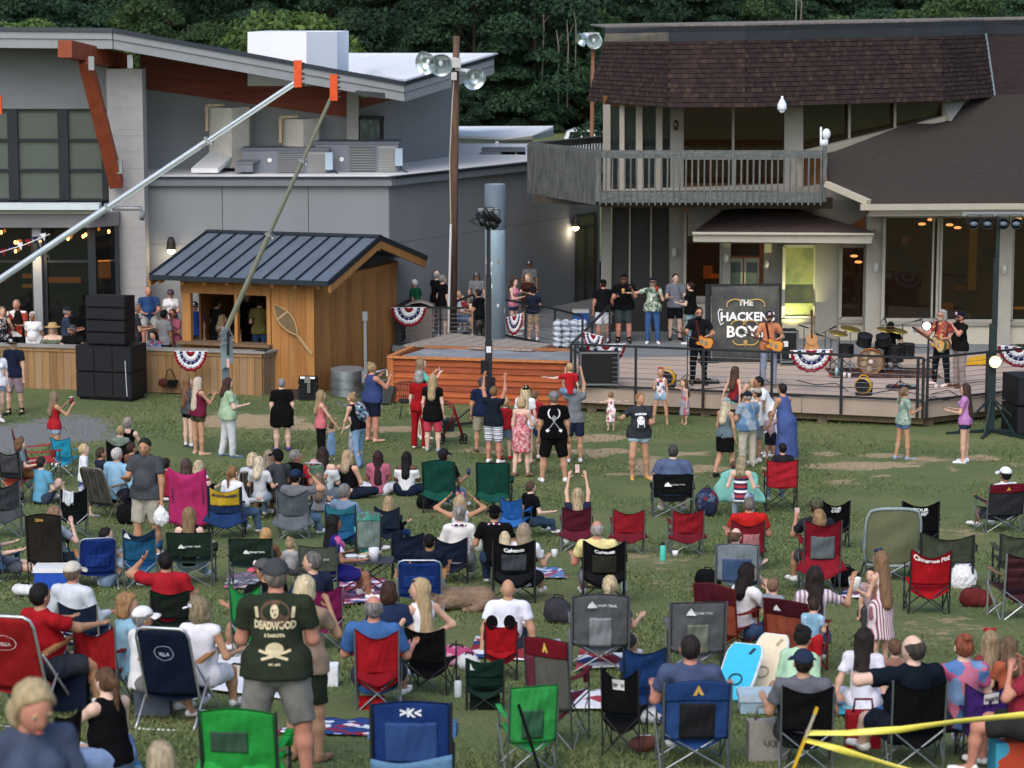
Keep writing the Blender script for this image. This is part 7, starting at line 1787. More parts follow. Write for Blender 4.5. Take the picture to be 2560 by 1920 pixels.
dk(1156,737,824,'small blond boy in red tee and blue shorts on the deck',yaw=160,child=True,top=TEE('#c42630'),bot=('shorts','#4a66a4'),hair=('short','#dcc088'),skin='p',arms='hold',pose='stand')
m_cam=dk(1203,722,842,'man in black tee and camouflage trousers holding a yellow phone',yaw=55,top=TEE('#141417'),bot=('pants',blotch(['#3a3a36','#55544e','#2a2a28','#6a6860'],16)),hair=('short',DB),skin='tan',arms='hold',lean=10)
# - seated, upper rows
si(57,1094,'kidorange','boy with tousled brown curls in the chair with the orange edge',yaw=-75,child=True,top=TEE('#6d8794'),bot=('shorts','#8a5a3a'),hair=('curly','#7a5232'),skin='p')
gr(102,1141,1262,'dark haired man in bright sky blue tee sitting on the grass',yaw=-35,top=TEE('#62b0dc'),bot=('shorts','#3a4a60'),hair=('short','#2a2420'),arms='front',legs='knees',skin='p',wt=1.2)
st(212,1106,1292,'blond boy in white polo and blue print shorts walking',yaw=-75,child=True,top=TEE('#dfe4f2'),bot=('shorts',blotch(['#3a5a98','#4a6aa8','#c8d0e4'],14)),hair=('short','#d8b27c'),legs='walk',skin='p',shoes='#8a9098')
si(262,1116,1255,'man with short brown hair beside the older man in light blue',yaw=-60,top=TEE('#2a3248'),bot=('shorts','#3a3a44'),hair=('short','#4a3424'),skin='red')
si(301,1063,1210,'blond boy in sage green tee with his back turned',yaw=-5,child=True,top=TEE('#74887a'),bot=('shorts','#5a5a60'),hair=('short','#bb9560'),skin='p',lean=0,arms='lap',seat=.42)
si(318,1041,'blk1','woman with grey blonde bun in black racer tank',dy=.5,yaw=5,top=('tank','#141417'),bot=('shorts','#333333'),hair=('updo','#a39a8e'),fem=True,skin='p')
si(338,1103,1245,'man with dark brown hair seated next to the boy in sage',yaw=-50,top=TEE('#8a5a40'),bot=('shorts','#444444'),hair=('short','#40291c'),skin='tan')
si(288,1118,'stripe1','white haired man in light blue shirt in the striped recliner',dy=.1,yaw=-35,top=('long','#8fc4e6'),bot=('pants','#2a2f3c'),hair=('short','#c9c4c0'),skin='red',wt=1.3,lean=0)
wlk=st(370,1090,1392,'man in charcoal tee and stone shorts walking with a white bag',yaw=158,top=TEE('#4b5058'),bot=('cargo','#b8b2a2'),hair=('short','#2a2220'),skin='t',wt=1.2,legs='step',shades=False,head=(12,14),arms=('hold','down'))
si(418,1142,1290,'dark haired child in red shirt behind the walking man',yaw=-20,child=True,top=TEE('#b02a34'),bot=('shorts','#3a5a78'),hair=('short',DB),skin='tan')
si(466,1143,'pink','woman with straight brown hair in front of the pink towel',dy=.25,yaw=-10,top=TEE('#7a3050'),bot=('shorts','#444444'),hair=('long','#5a4238'),fem=True)
si(502,1148,1300,'blonde child wrapped in a striped flag shirt',yaw=-30,child=True,top=TEE(stripes(['#c02a3a','#e8e6ea'],.1,2)),bot=('shorts','#3a4a70'),hair=('mid','#cfb68a'),skin='p')
si(578,1163,'mount','woman with auburn ponytail in white shirt in the yellow and navy chair',dy=.12,yaw=-35,top=('long','#e0e2ea'),bot=('jeans','#5b7fa8'),hair=('pony','#a06a3c'),fem=True,skin='f',lean=0,wt=1.1)
si(630,1130,'stripe2','woman with big wavy blonde hair above the striped lawn chair',dy=.3,yaw=0,top=TEE('#b8c0cc'),bot=('jeans','#8aa0b8'),hair=('curly','#dcc394'),fem=True,wt=1.15)
si(652,1138,1292,'second blonde woman with straighter pale hair beside the wavy one',dy=.3,yaw=-20,top=TEE('#c8ccd4'),bot=('jeans','#8aa0b8'),hair=('mid','#e0cfa8'),fem=True)
si(672,1122,1290,'woman with long ash blonde hair in dark top',yaw=5,top=TEE('#1d1e22'),bot=('jeans','#333a48'),hair=('long','#a08c70'),fem=True)
si(696,1121,1300,'young person in black cap and charcoal tee with printed back',yaw=40,top=TEE('#44484e'),bot=('shorts','#333333'),hair=('short',BK),hat=('cap','#17181b'),skin='m',lean=0,arms='lap')
si(742,1121,'blktall','grey haired man in red shirt looking back over his shoulder',dy=.3,yaw=-30,top=TEE('#c4242c'),bot=('shorts','#444444'),hair=('short','#8a8682'),skin='red',wt=1.2,head=(-30,0))
si(783,1146,'greenalu','child in pink and white cap in the green aluminium chair',dy=.1,child=True,top=TEE('#c83a44'),bot=('shorts','#555555'),hair=('short',BR),hat=('cap','#e2aab4'),lean=0)
gr(806,1117,1258,'woman with dark curls in white off shoulder blouse and crossed strap',yaw=-12,top=('offsh','#dfe6ea'),bot=('shorts','#7a8a94'),hair=('mid','#35221c'),fem=True,skin='p',wt=1.25)
gr(868,1124,1252,'blonde woman in black strappy tank sitting on the grass',yaw=-25,top=('tank','#131316'),bot=('jeans','#222c40'),hair=('mid','#c4a478'),fem=True,skin='f',wt=1.25)
gr(945,1126,1238,'woman with very long burgundy hair in pink tee and white shorts',yaw=0,top=TEE('#d06a88'),bot=('shorts','#e6e8f4'),hair=('vlong','#3a1a20'),fem=True,skin='m',wt=1.3)
gr(1016,1128,1236,'dark skinned woman in white off shoulder blouse and navy skirt',yaw=-10,top=('offsh','#e4e8ee',-.02),bot=('jeans','#1d2a48'),hair=('long','#120e0e'),fem=True,skin='b',wt=1.25)
m_can=si(1113,1117,'green1','man in dark cap with a drink in the green high backed chair',dy=.1,yaw=-20,top=TEE('#17181b'),bot=('jeans','#8aa4bc'),hair=('buzz',DB),hat=('cap','#26282c'),skin='t',lean=-12)
m_hd=si(735,1171,'greyman','man in navy cap and grey tee resting his head on a hand',dy=.06,yaw=-25,top=('tee','#73767e'),bot=('jeans','#6a8aac'),hair=('short',BK),hat=('cap','#26365a'),skin='tan',arms=('ear','rest'),lean=0,wt=1.2)
si(796,1181,1330,'girl with straight light brown hair leaning on the man in the navy cap',yaw=0,child=True,top=TEE('#8a8a92'),bot=('jeans','#7a94b0'),hair=('long','#8a6f58'),fem=True,lean=0)
si(868,1206,'teal','older man with grey hair and glasses in denim shirt',dy=.05,yaw=-40,top=('long','#7690b0'),bot=('jeans','#5a7898'),hair=('short','#7e7c7a'),skin='red',wt=1.3)
si(975,1238,'navy1','fair haired child in black hoodie in the navy chair',dy=.05,yaw=-30,child=True,top=('long','#151518'),bot=('jeans','#2a4a78'),hair=('mid','#b59468'),fem=True)
si(828,1286,'ozd3','woman with long black hair and indigo floral dress in profile',dy=.05,yaw=-65,top=TEE(blotch(['#2a2a8c','#3434a4','#d85aa0','#242478','#e8d0e0'],10)),bot=('shorts','#2a2a8c'),hair=('vlong','#120d0d'),fem=True,skin='m',lean=0)
si(1150,1236,1352,'woman with a heart shaped headband lifting both hands to her hair',yaw=0,top=('tank','#d8dce8'),bot=('shorts','#dfe2ea'),hair=('mid','#c9a878'),fem=True,skin='t',arms='head',headband=('band','#d6808e'),lean=0)
si(1147,1262,'navy3','older woman in white lace blouse with updo and patriotic garland',dy=.05,yaw=0,top=('long',blotch(['#e6e4e2','#d4d2d0','#eceae8'],60)),bot=('pants','#8a8a8a'),hair=('updo','#9a948e'),fem=True,skin='p',wt=1.2,headband=('lei',),lean=-4)
si(1236,1261,1400,'man in black cap and black tee with patriotic garland',yaw=-5,top=TEE('#121214'),bot=('jeans','#2a3a58'),hair=('buzz',BK),hat=('cap','#101012'),skin='t',wt=1.25,headband=('lei',),lean=0)
si(1326,1207,'blue1','boy with short brown hair in black tee and jeans seated sideways',dy=.25,yaw=-55,child=False,top=TEE('#121316'),bot=('jeans','#3a5272'),hair=('short','#5a3f2e'),skin='p',arms='rest',lean=0)
w_rec=si(1445,1219,'maroon1','blonde woman in navy tee lifting a phone high with both hands',dy=.05,yaw=0,top=TEE('#2a2c48'),bot=('shorts','#4a5a74'),hair=('long','#c0a274'),fem=True,skin='f',arms='raise',lean=0)
si(1684,1112,'dirblack','very large man in slate blue tee sitting upright with his back turned',dy=.05,yaw=-3,top=TEE('#586a92'),bot=('shorts','#4a5672'),hair=('short','#4a4846'),skin='p',wt=1.6,lean=4,headband=('shades',))
si(1852,1140,1292,'woman with dark rooted blonde hair in striped strapless top',yaw=-12,top=('strap',stripes(['#5a2a4a','#e6e4ea','#2a3464','#c83a4a'],.16,2)),bot=('jeans','#a0bcd4'),hair=('mid','#d4c08c','#5a4634'),fem=True,skin='p',lean=8)
si(1836,1150,1270,'brown haired boy partly hidden by the woman in stripes',yaw=-10,child=True,top=TEE('#8a3a44'),bot=('shorts','#555555'),hair=('short','#5a3c2c'),skin='p')
si(1959,1131,'redframe','dark haired person in white shoes hidden by the red square chair',dy=.12,yaw=15,top=TEE('#2a2a30'),bot=('jeans','#9cb4cc'),hair=('short',BK),skin='tan',lean=0,seat=.46)
si(1876,1241,'redman','big grey haired man in vivid red tee',dy=.06,yaw=0,top=TEE('#d61f1c'),bot=('shorts','#b8b2a4'),hair=('short','#7a6f66'),skin='red',wt=1.55,lean=-3)
m_cm=si(2046,1243,'redmesh','man in camouflage cap filming with a phone',dy=.25,yaw=10,top=TEE('#2a2d3a'),bot=('shorts','#555555'),hair=('short',BR),hat=('cap',blotch(['#4d5238','#3a3f2a','#65664a'],26)),skin='t',arms=('rest','phone'),lean=0)
si(2052,1272,'redmesh','curly haired child in front of the crimson mesh chair',dy=.02,child=True,top=TEE('#8a8a90'),bot=('shorts','#555555'),hair=('curly','#a87e50'),skin='p',seat=.5)
si(1848,1317,'greyblue','man with receding brown hair stretching out bare legs',dy=.05,yaw=-30,top=TEE('#39527c'),bot=('shorts','#39527c'),hair=('balding','#6a4a36'),skin='p',legs='chairout',lean=-8,shoes='#2f4f86')
si(2512,1163,'redblack','person in white baseball cap and white tee in the black and red chair',dy=.05,yaw=25,top=TEE('#dcdee6'),bot=('shorts','#4a5060'),hair=('short',BK),hat=('cap','#e8eaf2'),skin='m')
si(1494,1297,'cole2','bald man in pale yellow polo shirt',dy=.06,yaw=0,top=TEE('#e0d288'),bot=('shorts','#7a7c84'),hair=('balding','#b8ada4'),skin='red',wt=1.35)
si(1262,1326,'cole1','little blonde child beside the woman with ash hair',dy=.0,child=True,top=TEE('#c8c8d0'),bot=('shorts','#555555'),hair=('mid','#dcc596'),skin='p',seat=.5)
si(1312,1304,'cole1','woman with long ash brown hair and white tee in the black script chair',dy=.12,yaw=-8,top=TEE('#e0e4ee'),bot=('shorts','#333333'),hair=('long','#9c8468','#b8a080'),fem=True,skin='f',wt=1.1)
# - seated, middle rows
si(467,1268,'ozd1','woman with long wavy blonde brown hair in black tank',dy=.08,yaw=0,top=('tank','#1a1a1e'),bot=('jeans','#a8c0d4'),hair=('vlong','#b08a58','#7a5636'),fem=True,skin='p',lean=0)
gr(262,1317,1468,'dark haired woman in light blue jacket holding a pink phone',yaw=-70,top=('long','#a8c0dc'),bot=('jeans','#7a98bc'),hair=('short',BK),fem=True,skin='f',legs='knees',arms='phone')
si(142,1262,'brown','woman with light brown hair and raised elbow beside the dark brown chair',dy=.15,yaw=-50,top=TEE('#9fb0c4'),bot=('shorts','#3a4250'),hair=('long','#9a7450'),fem=True,skin='p',arms=('chin','rest'))
si(-20,1275,'blueedge','person at the edge with outstretched legs and grey shorts',dy=.0,yaw=-70,top=TEE('#4a6a9a'),bot=('shorts','#6a7080'),hair=('short',BR),skin='p',legs='chairout',shoes='#4a5a70')
si(168,1401,'navyplaid','man in beige cap and pale checked shirt',dy=.06,yaw=-25,top=('long','#c4ced8'),bot=('jeans','#4a5a72'),hair=('short','#7a624a'),hat=('cap','#cfc8b8'),skin='red',wt=1.25,lean=0)
si(406,1378,'darkgreen','broad dark haired man in crimson tee with a hand at his face',dy=.06,yaw=4,top=TEE('#bf1c28'),bot=('shorts','#444444'),hair=('short',BK),skin='t',wt=1.45,arms=('rest','ear'),lean=-2)
si(100,1453,'redbeach','man in red polo with black hair reaching across to the next chair',dy=.10,yaw=-40,top=TEE('#c01620'),bot=('shorts','#3a4250'),hair=('short',BK),skin='t',wt=1.2,arms='reach',lean=-8)
si(304,1482,'redquad','woman with ginger blonde curls in sleeveless light blue top',dy=.06,yaw=-60,top=('sleeveless','#8cc0dc'),bot=('shorts',blotch(['#7ab4d4','#3f6f8c','#a8d4e8'],9)),hair=('curly','#c08a50','#9a6a3a'),fem=True,skin='tan',wt=1.15,lean=0,head=(-25,0))
si(352,1512,1690,'person in white cap and white printed tee beyond the ginger woman',yaw=-60,child=False,top=TEE('#dfe2e6'),bot=('shorts','#777777'),hair=('short',GR),hat=('cap','#e6e8ea'),skin='tan',lean=0,seat=.3)
si(490,1489,'navybeach','woman in white visor and white sleeveless blouse',dy=.10,yaw=-15,top=('sleeveless','#e4e6f0'),bot=('shorts','#dfe0e8'),hair=('curly','#a8926c','#7a6a4c'),hat=('visor','#eceef6'),fem=True,skin='tan',lean=0,head=(45,5),wt=1.15)
pf_=P(30,1000,11.2);pf_.z=gz(11.2)
put_person(pf_,1668,30,'foreground blonde woman in slate blue tee looking down at her lap',group='people standing on the lawn',yaw=-145,top=TEE('#4a5874'),bot=('jeans','#5a7090'),hair=('bob','#d9c08c','#b3955e'),fem=True,skin='red',head=(0,26),wt=1.2,lean=8,arms='lap')
pf_=P(262,1000,20.9);pf_.z=gz(20.9)
put_person(pf_,1670,262,'foreground woman with brown ponytail in black tank and denim shorts',yaw=50,top=('tank','#101114'),bot=('shorts','#7f9ccc'),hair=('pony','#6a452c'),fem=True,skin='p',wt=1.3,arms=('hold','reach'),lean=6,legs='cross',pose='seat',seat=.05,group='people sitting on the grass')
pf_=P(386,1000,13.6);pf_.z=gz(13.6)
put_person(pf_,1880,386,'head of a blonde person at the very bottom edge',pose='seat',legs='chair',seat=.4,group='people seated in lawn chairs',yaw=20,top=TEE('#556070'),bot=('shorts','#555555'),hair=('bob','#d8c49a','#8a7450'),fem=True)
si(650,1390,'lime3','man in pink brimmed white trucker cap and black tee',dy=.08,yaw=35,top=TEE('#141416'),bot=('shorts','#3a3a3e'),hair=('short',DB),hat=('cap','#5a5a5e','#e0586c','#d9cfd0'),skin='t',wt=1.15,head=(30,8))
si(729,1340,1500,'small child with messy blond bun',yaw=-20,child=True,top=TEE('#a8a8b0'),bot=('shorts','#555555'),hair=('bun','#b8976a'),fem=True,skin='p')
si(662,1318,'ozd2','curly strawberry blond child peeking over a dark green chair',dy=.1,yaw=0,child=True,top=TEE('#8a5a3a'),bot=('shorts','#555555'),hair=('curly','#c9964f'),skin='f')
si(766,1374,'magenta','grey haired man in navy tee looking sideways',dy=.08,yaw=45,top=TEE('#2a3350'),bot=('shorts','#444444'),hair=('short','#6f6a66'),skin='f',wt=1.2,head=(30,0))
si(1072,1346,'bluebeach','man in black cap and navy tee beyond the blue beach chair',dy=.5,yaw=0,top=TEE('#1b2236'),bot=('shorts','#333333'),hair=('buzz',BK),hat=('cap','#1c1f22'),skin='m')
dw=st(696,1390,1962,'big man in olive tee with ornate print and grey cargo shorts',yaw=0,top=TEE('#2f3a2c'),bot=('cargo','#85857f'),hair=('buzz','#8a7a6a'),hat=('cap','#4a5054'),skin='red',wt=1.36,arms='front',shoes='#6a5a48',legs='wide')
st(766,1438,1905,'blonde woman in tan tee and dark green shorts hugging the man in olive',yaw=-20,top=TEE('#a38a74'),bot=('shorts','#2f3a2a'),hair=('bob','#e2cd9a'),fem=True,skin='tan',wt=1.1,arms=('chin','front'),shoes='#8a6a50')
si(934,1483,'redbald','bald man in cornflower blue shirt in the red chair',dy=.06,yaw=-8,top=('tee','#3d70b4',-.15,0,.8),bot=('shorts','#333a48'),hair=('balding','#8a8480'),skin='red',wt=1.3)
si(972,1452,1690,'brown haired woman in navy tee seated in front of the bald man',yaw=5,top=TEE('#25365c'),bot=('jeans','#8aa0b8'),hair=('bob','#4a2c1e'),fem=True,skin='p',wt=1.2,lean=0)
w_side=si(1052,1444,'blkblonde','blonde woman in white open backed top turning to her neighbour',dy=.12,yaw=30,top=('tank','#e6e8ec'),bot=('jeans','#a8c4d4'),hair=('vlong','#d8bc84','#b8925c'),fem=True,skin='f',head=(55,0),arms='hip',headband=('shades',),lean=0)
gr(1270,1443,1634,'man with shaved head and white tee propped on his arms',yaw=0,top=TEE('#e4e9f8'),bot=('shorts','#333a4a'),hair=('bald',''),skin='tan',legs='out',arms='prop',lean=-10,wt=1.25)
si(1532,1433,'ozg1','woman with blonde ponytail showing above the big grey chair',dy=.12,yaw=-15,top=TEE('#5a6a7a'),bot=('shorts','#555555'),hair=('pony','#d8bc88'),fem=True,skin='f')
si(1733,1578,'rio2','man with cropped dark hair in slate blue tee in the blue rocking chair',dy=.06,yaw=-5,top=TEE('#4a5a80'),bot=('cargo','#8a8474'),hair=('buzz','#2a221e'),skin='red',wt=1.25)
# - right side group
si(1872,1406,'orange1','dark haired woman in white tee resting her chin on a hand',dy=.06,yaw=-55,top=TEE('#dfdfe4'),bot=('jeans','#3d5a88'),hair=('mid','#1c1212'),fem=True,skin='f',arms=('chin','rest'),lean=0)
st(1929,1441,1680,'small boy in grey tee and navy trousers',yaw=-35,child=True,top=TEE('#8f98a6'),bot=('jeans','#222c44'),hair=('short','#8a6444'),skin='f',arms='front')
si(2045,1415,'orange2','woman with very long straight dark hair raising a hand',dy=.12,yaw=0,top=TEE(stripes(['#d8cfd8','#a88aa0'],.05,0)),bot=('jeans','#4a5a7a'),hair=('vlong','#2e1e1c'),fem=True,skin='t',arms=('wave','rest'),lean=0)
st(2030,1491,1705,'small boy in light blue print shirt and red shorts',yaw=-25,child=True,top=TEE(blotch(['#7fb4d6','#8fc0de','#6aa4c8','#a8d0e6'],16)),bot=('shorts','#d01c24'),hair=('short','#3a261c'),skin='f',arms='front',head=(0,20))
g_str=st(2198,1376,1668,'girl in navy and red striped sundress with very long brown hair',yaw=40,child=True,top=('dress',stripes(['#b06a78','#e2d4dc','#8a5468','#e6dae0'],.055,0),.45,0,0,.235),bot=('none',''),hair=('vlong','#7a5238','#a87c4c'),fem=True,skin='f',arms='front',headband=('bow','#2a3a68'),shoes=None)
st(2176,1416,1640,'dark haired child half hidden by the girl in the striped sundress',yaw=150,child=True,top=TEE('#c8a8b0'),bot=('shorts','#555555'),hair=('short','#2c1d16'),skin='f')
gr(1978,1571,1785,'dark haired woman in mint tee leaning over on the grass',yaw=-40,top=('tee','#b0dcb4',-.12,0,.9),bot=('jeans','#7a8aa0'),hair=('bun','#1c1414'),fem=True,skin='t',lean=22,wt=1.15)
si(2017,1613,'blkcap','man in navy cap and grey tee in the black chair',dy=.06,yaw=0,top=('tee','#6a6f7a'),bot=('shorts','#444444'),hair=('buzz',DB),hat=('cap','#2a3854'),skin='tan',wt=1.2)
gr(2160,1568,1738,'girl with long dark hair in white dress leaning on her hands',yaw=-20,top=('tee','#d8d9e8'),bot=('skirt','#d8d9e8'),hair=('long','#2c1e1a'),fem=True,skin='f',arms='prop',legs='side')
si(2288,1580,'blkbig','balding man with glasses in navy tee with an arm stretched out',dy=.10,yaw=18,top=TEE('#141e2c'),bot=('shorts','#222a38'),hair=('balding','#4a403a'),skin='p',wt=1.45,arms=('rest',((1,.15,-.12),(-.35,.9,-.3))),head=(25,0))
si(2418,1577,'purple','woman with red hair bun in pink and blue tie dye top',dy=.08,yaw=10,top=TEE(blotch(['#d85a8c','#5a8ad0','#e07a9c','#a04a70','#7aa4dc'],6)),bot=('shorts','#3a3a50'),hair=('bun','#a8502c'),fem=True,skin='p',wt=1.2)
gr(2478,1576,1760,'girl with light brown hair and a red hair bow',yaw=5,child=True,top=TEE('#8a3a3a'),bot=('shorts','#4a4a60'),hair=('long','#a88a62'),fem=True,skin='f',headband=('bow','#c8202c'))
gr(2526,1592,1770,'child with brown hair next to the girl with the red bow',yaw=20,child=True,top=TEE('#b85a3a'),bot=('shorts','#4a4a60'),hair=('mid','#7a5a40'),skin='f')
gr(2240,1595,1745,'brown haired child beside the balding man',yaw=10,child=True,top=TEE('#a87868'),bot=('shorts','#4a4a60'),hair=('short','#7a5236'),skin='f')
si(2572,1598,1925,'woman in raspberry red tee at the very edge',yaw=60,top=TEE('#a82c40'),bot=('shorts','#333333'),hair=('mid','#b89868'),fem=True,skin='red',wt=1.2,arms='chin',seat=.36)
# ================== PROPS
def one(name,lb,cat,mb,mat,smooth=False,group=None):
 return tag(wpart(name,mb,mat,None,smooth),lb,cat,group)
blkm=M('#15161a',.55,.15,6,.05);steel=metal('#a9b0b4',.35);galv=metal('#8f989c',.5)
# - prints on shirts
def decal(res,vs,fs,dz,mat,name='print',front=False,dx=0,key='shirt',parent=None):
 sh=res.get(key)
 if sh is None:return
 me=sh.data;bvh=BVHTree.FromPolygons([v.co[:]for v in me.vertices],[tuple(p.vertices)for p in me.polygons])
 s=-1 if front else 1;c=res['pel']+res['T']*dz*res['k'];out=[];ly=0
 for x,y,*_ in vs:
  o=Vector((c[0]+(x+dx)*s,c[1]-s*1.0,c[2]+y));h=bvh.ray_cast(o,Vector((0,s,0)))
  if h[0]is not None:ly=h[0].y
  out.append((o.x,ly-s*.008,o.z))
 mb=MB();mb.add(out,fs);part(name,mb.mesh(),mat,sh)
def shape_ell(cx,cy,rx,ry,n=14,a0=0,a1=360):
 vs=[(cx,cy)]+[(cx+rx*cos(RAD(a0+(a1-a0)*i/n)),cy+ry*sin(RAD(a0+(a1-a0)*i/n)))for i in range(n+1)]
 return vs,[(0,i+1,i+2)for i in range(n)]
def fine_quad(x0,y0,x1,y1,w_,n=6):
 """thin tapered stroke from one point to another"""
 d=Vector((x1-x0,y1-y0)).normalized();q=Vector((-d.y,d.x))*w_/2;vs=[];fs=[]
 for i in range(n+1):
  t=i/n;p=Vector((x0+(x1-x0)*t,y0+(y1-y0)*t));vs+=[tuple(p+q),tuple(p-q)]
 for i in range(n):fs.append((2*i,2*i+1,2*i+3,2*i+2))
 return vs,fs
crm,brn,red_=M('#cfc3a0',.9,.15,30),M('#5a4638',.9,.3,30),M('#7a3428',.9,.1)
decal(dw,*shape_ell(0,.10,.125,.11,24),.33,brn)
for a in((-.155,.15,-.145,.06,.028),(.155,.15,.145,.06,.028),(-.13,-.20,.11,-.27,.022),(.13,-.20,-.11,-.27,.022)):decal(dw,*fine_quad(*a),.33,crm)
decal(dw,*shape_ell(0,.12,.034,.055,18),.33,crm);decal(dw,*shape_ell(0,-.19,.075,.06,18),.33,crm)
for x in(-.014,.014):decal(dw,*shape_ell(x,.125,.009,.012,10),.332,brn)
v2,f2=text_mesh('DEADWOOD',.085,.005);decal(dw,[(x*.66,y)for x,y,*_ in v2],f2,.332,crm,'lettering');v2,f2=text_mesh('S DAKOTA',.034,.002);decal(dw,[(x,y-.075)for x,y,*_ in v2],f2,.33,crm,'lettering')
v2,f2=text_mesh('EST. 1876',.024,.0015);decal(dw,[(x,y-.31)for x,y,*_ in v2],f2,.33,crm,'lettering')
wht=M('#dcdfe2',.9,.05)
for sgn in(-1,1):
 decal(vik,*fine_quad(sgn*.12,-.21,-sgn*.06,.03,.016),.3,M('#8f9296',.9));decal(vik,*fine_quad(sgn*.10,-.20,sgn*.15,-.235,.05),.3,wht)
 vs,fs=[],[]
 for i in range(11):
  t=RAD(-62+112*i/10);r0=.11;wd=.03*sin(pi*min(1,(10-i)/10*.9+.06));vs+=[(sgn*(r0+wd/2)*cos(t),.11+(r0+wd)*sin(t)),(sgn*(r0-wd/2)*cos(t),.11+(r0-wd)*sin(t))]
 fs=[(2*i,2*i+1,2*i+3,2*i+2)for i in range(10)];decal(vik,vs,fs,.3,wht)
decal(vik,*shape_ell(0,.02,.045,.055,12),.3,M('#85888c',.9,.1))
for(vs,fs)in(shape_ell(0,-.05,.075,.085,18),fine_quad(-.055,-.08,-.065,-.19,.02),fine_quad(.055,-.08,.065,-.19,.02)):decal(dance,vs,fs,.33,wht,front=True)
decal(dance,*fine_quad(-.06,-.03,.06,-.03,.025),.332,M('#b0483e',.9),front=True)
v2,f2=text_mesh('AWESOME',.048,.003);decal(dance,[(x,y+.07)for x,y,*_ in v2],f2,.33,wht,'lettering',True)
# - loudspeaker towers
def spk_box(o,c,size,rot,cols,name='cabinet'):
 mb=MB();mb.box(c,size,rot);wpart(name,mb,blkm,o)
 for i in range(cols):
  w_=size[0]/cols;d=Vector(((i+.5)*w_-size[0]/2,-size[1]/2-.012,0));mb=MB();mb.box(Vector(c)+rot@d,(w_-.03,.02,size[2]-.05),rot);wpart('grille',mb,M('#1d1f23',.8,.3,90,.4),o)
r_=ROT(RAD(-14),3,'Z')
g=G(262,1004)
o=thing('subwoofer_stack','two black subwoofer cabinets stacked on the grass before the plank wall','loudspeaker',g)
for i in range(2):spk_box(o,(g.x+.1,g.y+.5,.08+.31+.63*i),(1.42,.95,.61),r_,3)
mb=MB();mb.box((g.x+.1,g.y+.5,.04),(1.3,.85,.08),r_);wpart('skid',mb,paint('#101113'),o)
mb=MB();p=Vector((g.x+.1,g.y+.5,0))+r_@Vector((.60,-.52,0));mb.beam((p.x,p.y,.15),(p.x-.03,p.y,1.0),.02,.02,up=(0,1,0));wpart('strap',mb,paint('#b8bcc0'),o)
zb=1.36
o=thing('line_array','four black wedge loudspeakers stacked on top of the subwoofers','loudspeaker',(g.x+.08,g.y+.5,zb))
for i in range(4):
 spk_box(o,(g.x+.1,g.y+.5+.012*i,zb+.145+.285*i),(1.0-.0*i,.62,.272),r_@ROT(RAD(3-2*i),3,'X'),1)
g=G(2575,1088)
o=thing('subwoofer_stack','black subwoofer cabinets cut off at the edge beside the stage','loudspeaker',g)
for i in range(2):spk_box(o,(g.x+.25,g.y+.5,.33+.65*i),(1.3,.95,.62),ROT(RAD(10),3,'Z'),3)
# - telescoping booms with orange plates
def boom(pa,pb,Y,lb,base=None,w0=.17,col='#b9c4ca'):
 a,b_=P(*pa,Y),P(*pb,Y-1.0)
 o=thing('telescoping_mast',lb,'mast',base if base is not None else a,0,'slanting telescoping masts')
 m_=M(col,.4,.08,3,.03,.35,.5)
 for i,(t0,t1)in enumerate(((0,.42),(.40,.73),(.71,1.0))):
  mb=MB();mb.tube([lerp(a,b_,t0),lerp(a,b_,t1)],w0*(.5-.1*i),10);mb.beam(lerp(a,b_,t0)-V(0,0,w0*.42),lerp(a,b_,t1)-V(0,0,w0*.42),w0*.4,w0*.25);wpart('mast_section',mb,m_,o)
  if i<2:mb=MB();q=lerp(a,b_,t1);mb.box(q,(w0*1.25,w0*1.25,.06),(b_-a).to_track_quat('Z','Y').to_matrix());mb.tube([q,q+V(.1,-.05,-.09),q+V(.14,-.05,-.02)],.012,5);wpart('collar',mb,steel,o)
 mb=MB();mb.beam(b_+V(.04,0,-.12),b_+V(.04,0,.46),.17,.10,up=(0,1,0));pl=wpart('orange_plate',mb,M('#d0441c',.6,.15,8,h2='#e0602a'),o)
 for i in range(5):
  mb=MB();mb.lathe([(0,.0),(.025,.0),(.025,.05),(.018,.07)],b_+V(.12,-.02,-.05+.11*i),8,(1,0,.1));wpart('bolt',mb,paint('#3a3030'),pl)
 return o
boom((-60,738),(740,204),57,'thick pale telescoping mast slanting in from the far edge, orange plate on top',w0=.15)
gb_=G(560,1002)
ob=boom((562,832),(830,238),58.5,'olive grey telescoping mast leaning up from the plank wall, orange plate on top',base=gb_,w0=.12,col='#8a8c7c')
mb=MB();t_=P(562,832,58.5);mb.beam((t_.x,t_.y,0),(t_.x,t_.y,t_.z+.1),.15,.13,up=(0,1,0));wpart('post',mb,paint('#5f7078'),ob)
mb=MB();mb.prism([P(551,852,58.3),P(580,840,58.3),P(583,905,58.3),P(553,925,58.3)],(0,.06,0));wpart('gusset',mb,paint('#74868e'),ob)
mb=MB();mb.beam(P(570,830,58.2),P(570,888,58.2),.05,.06,up=(0,1,0));wpart('hydraulic_ram',mb,blkm,ob)
mb=MB();mb.box(P(570,908,58.15),(.06,.02,.2));wpart('warning_sticker',mb,M('#d8a8a0',.6),ob)
mb=MB()
for q in range(9):a_=P(545+5*q%30,822+(q*13)%50,58.2);mb.tube([a_,a_+V(.07,-.02,.05),a_+V(.1,0,-.05)],.018,5)
wpart('winch_rigging',mb,steel,ob)
mb=MB();q_=P(2,262,56.5);mb.box(q_+V(-.08,0,0),(.2,.1,.4));one('orange_plate','orange plate of another mast peeking in at the far edge','mast',mb,M('#d0441c',.6,.15,8,h2='#e0602a'))
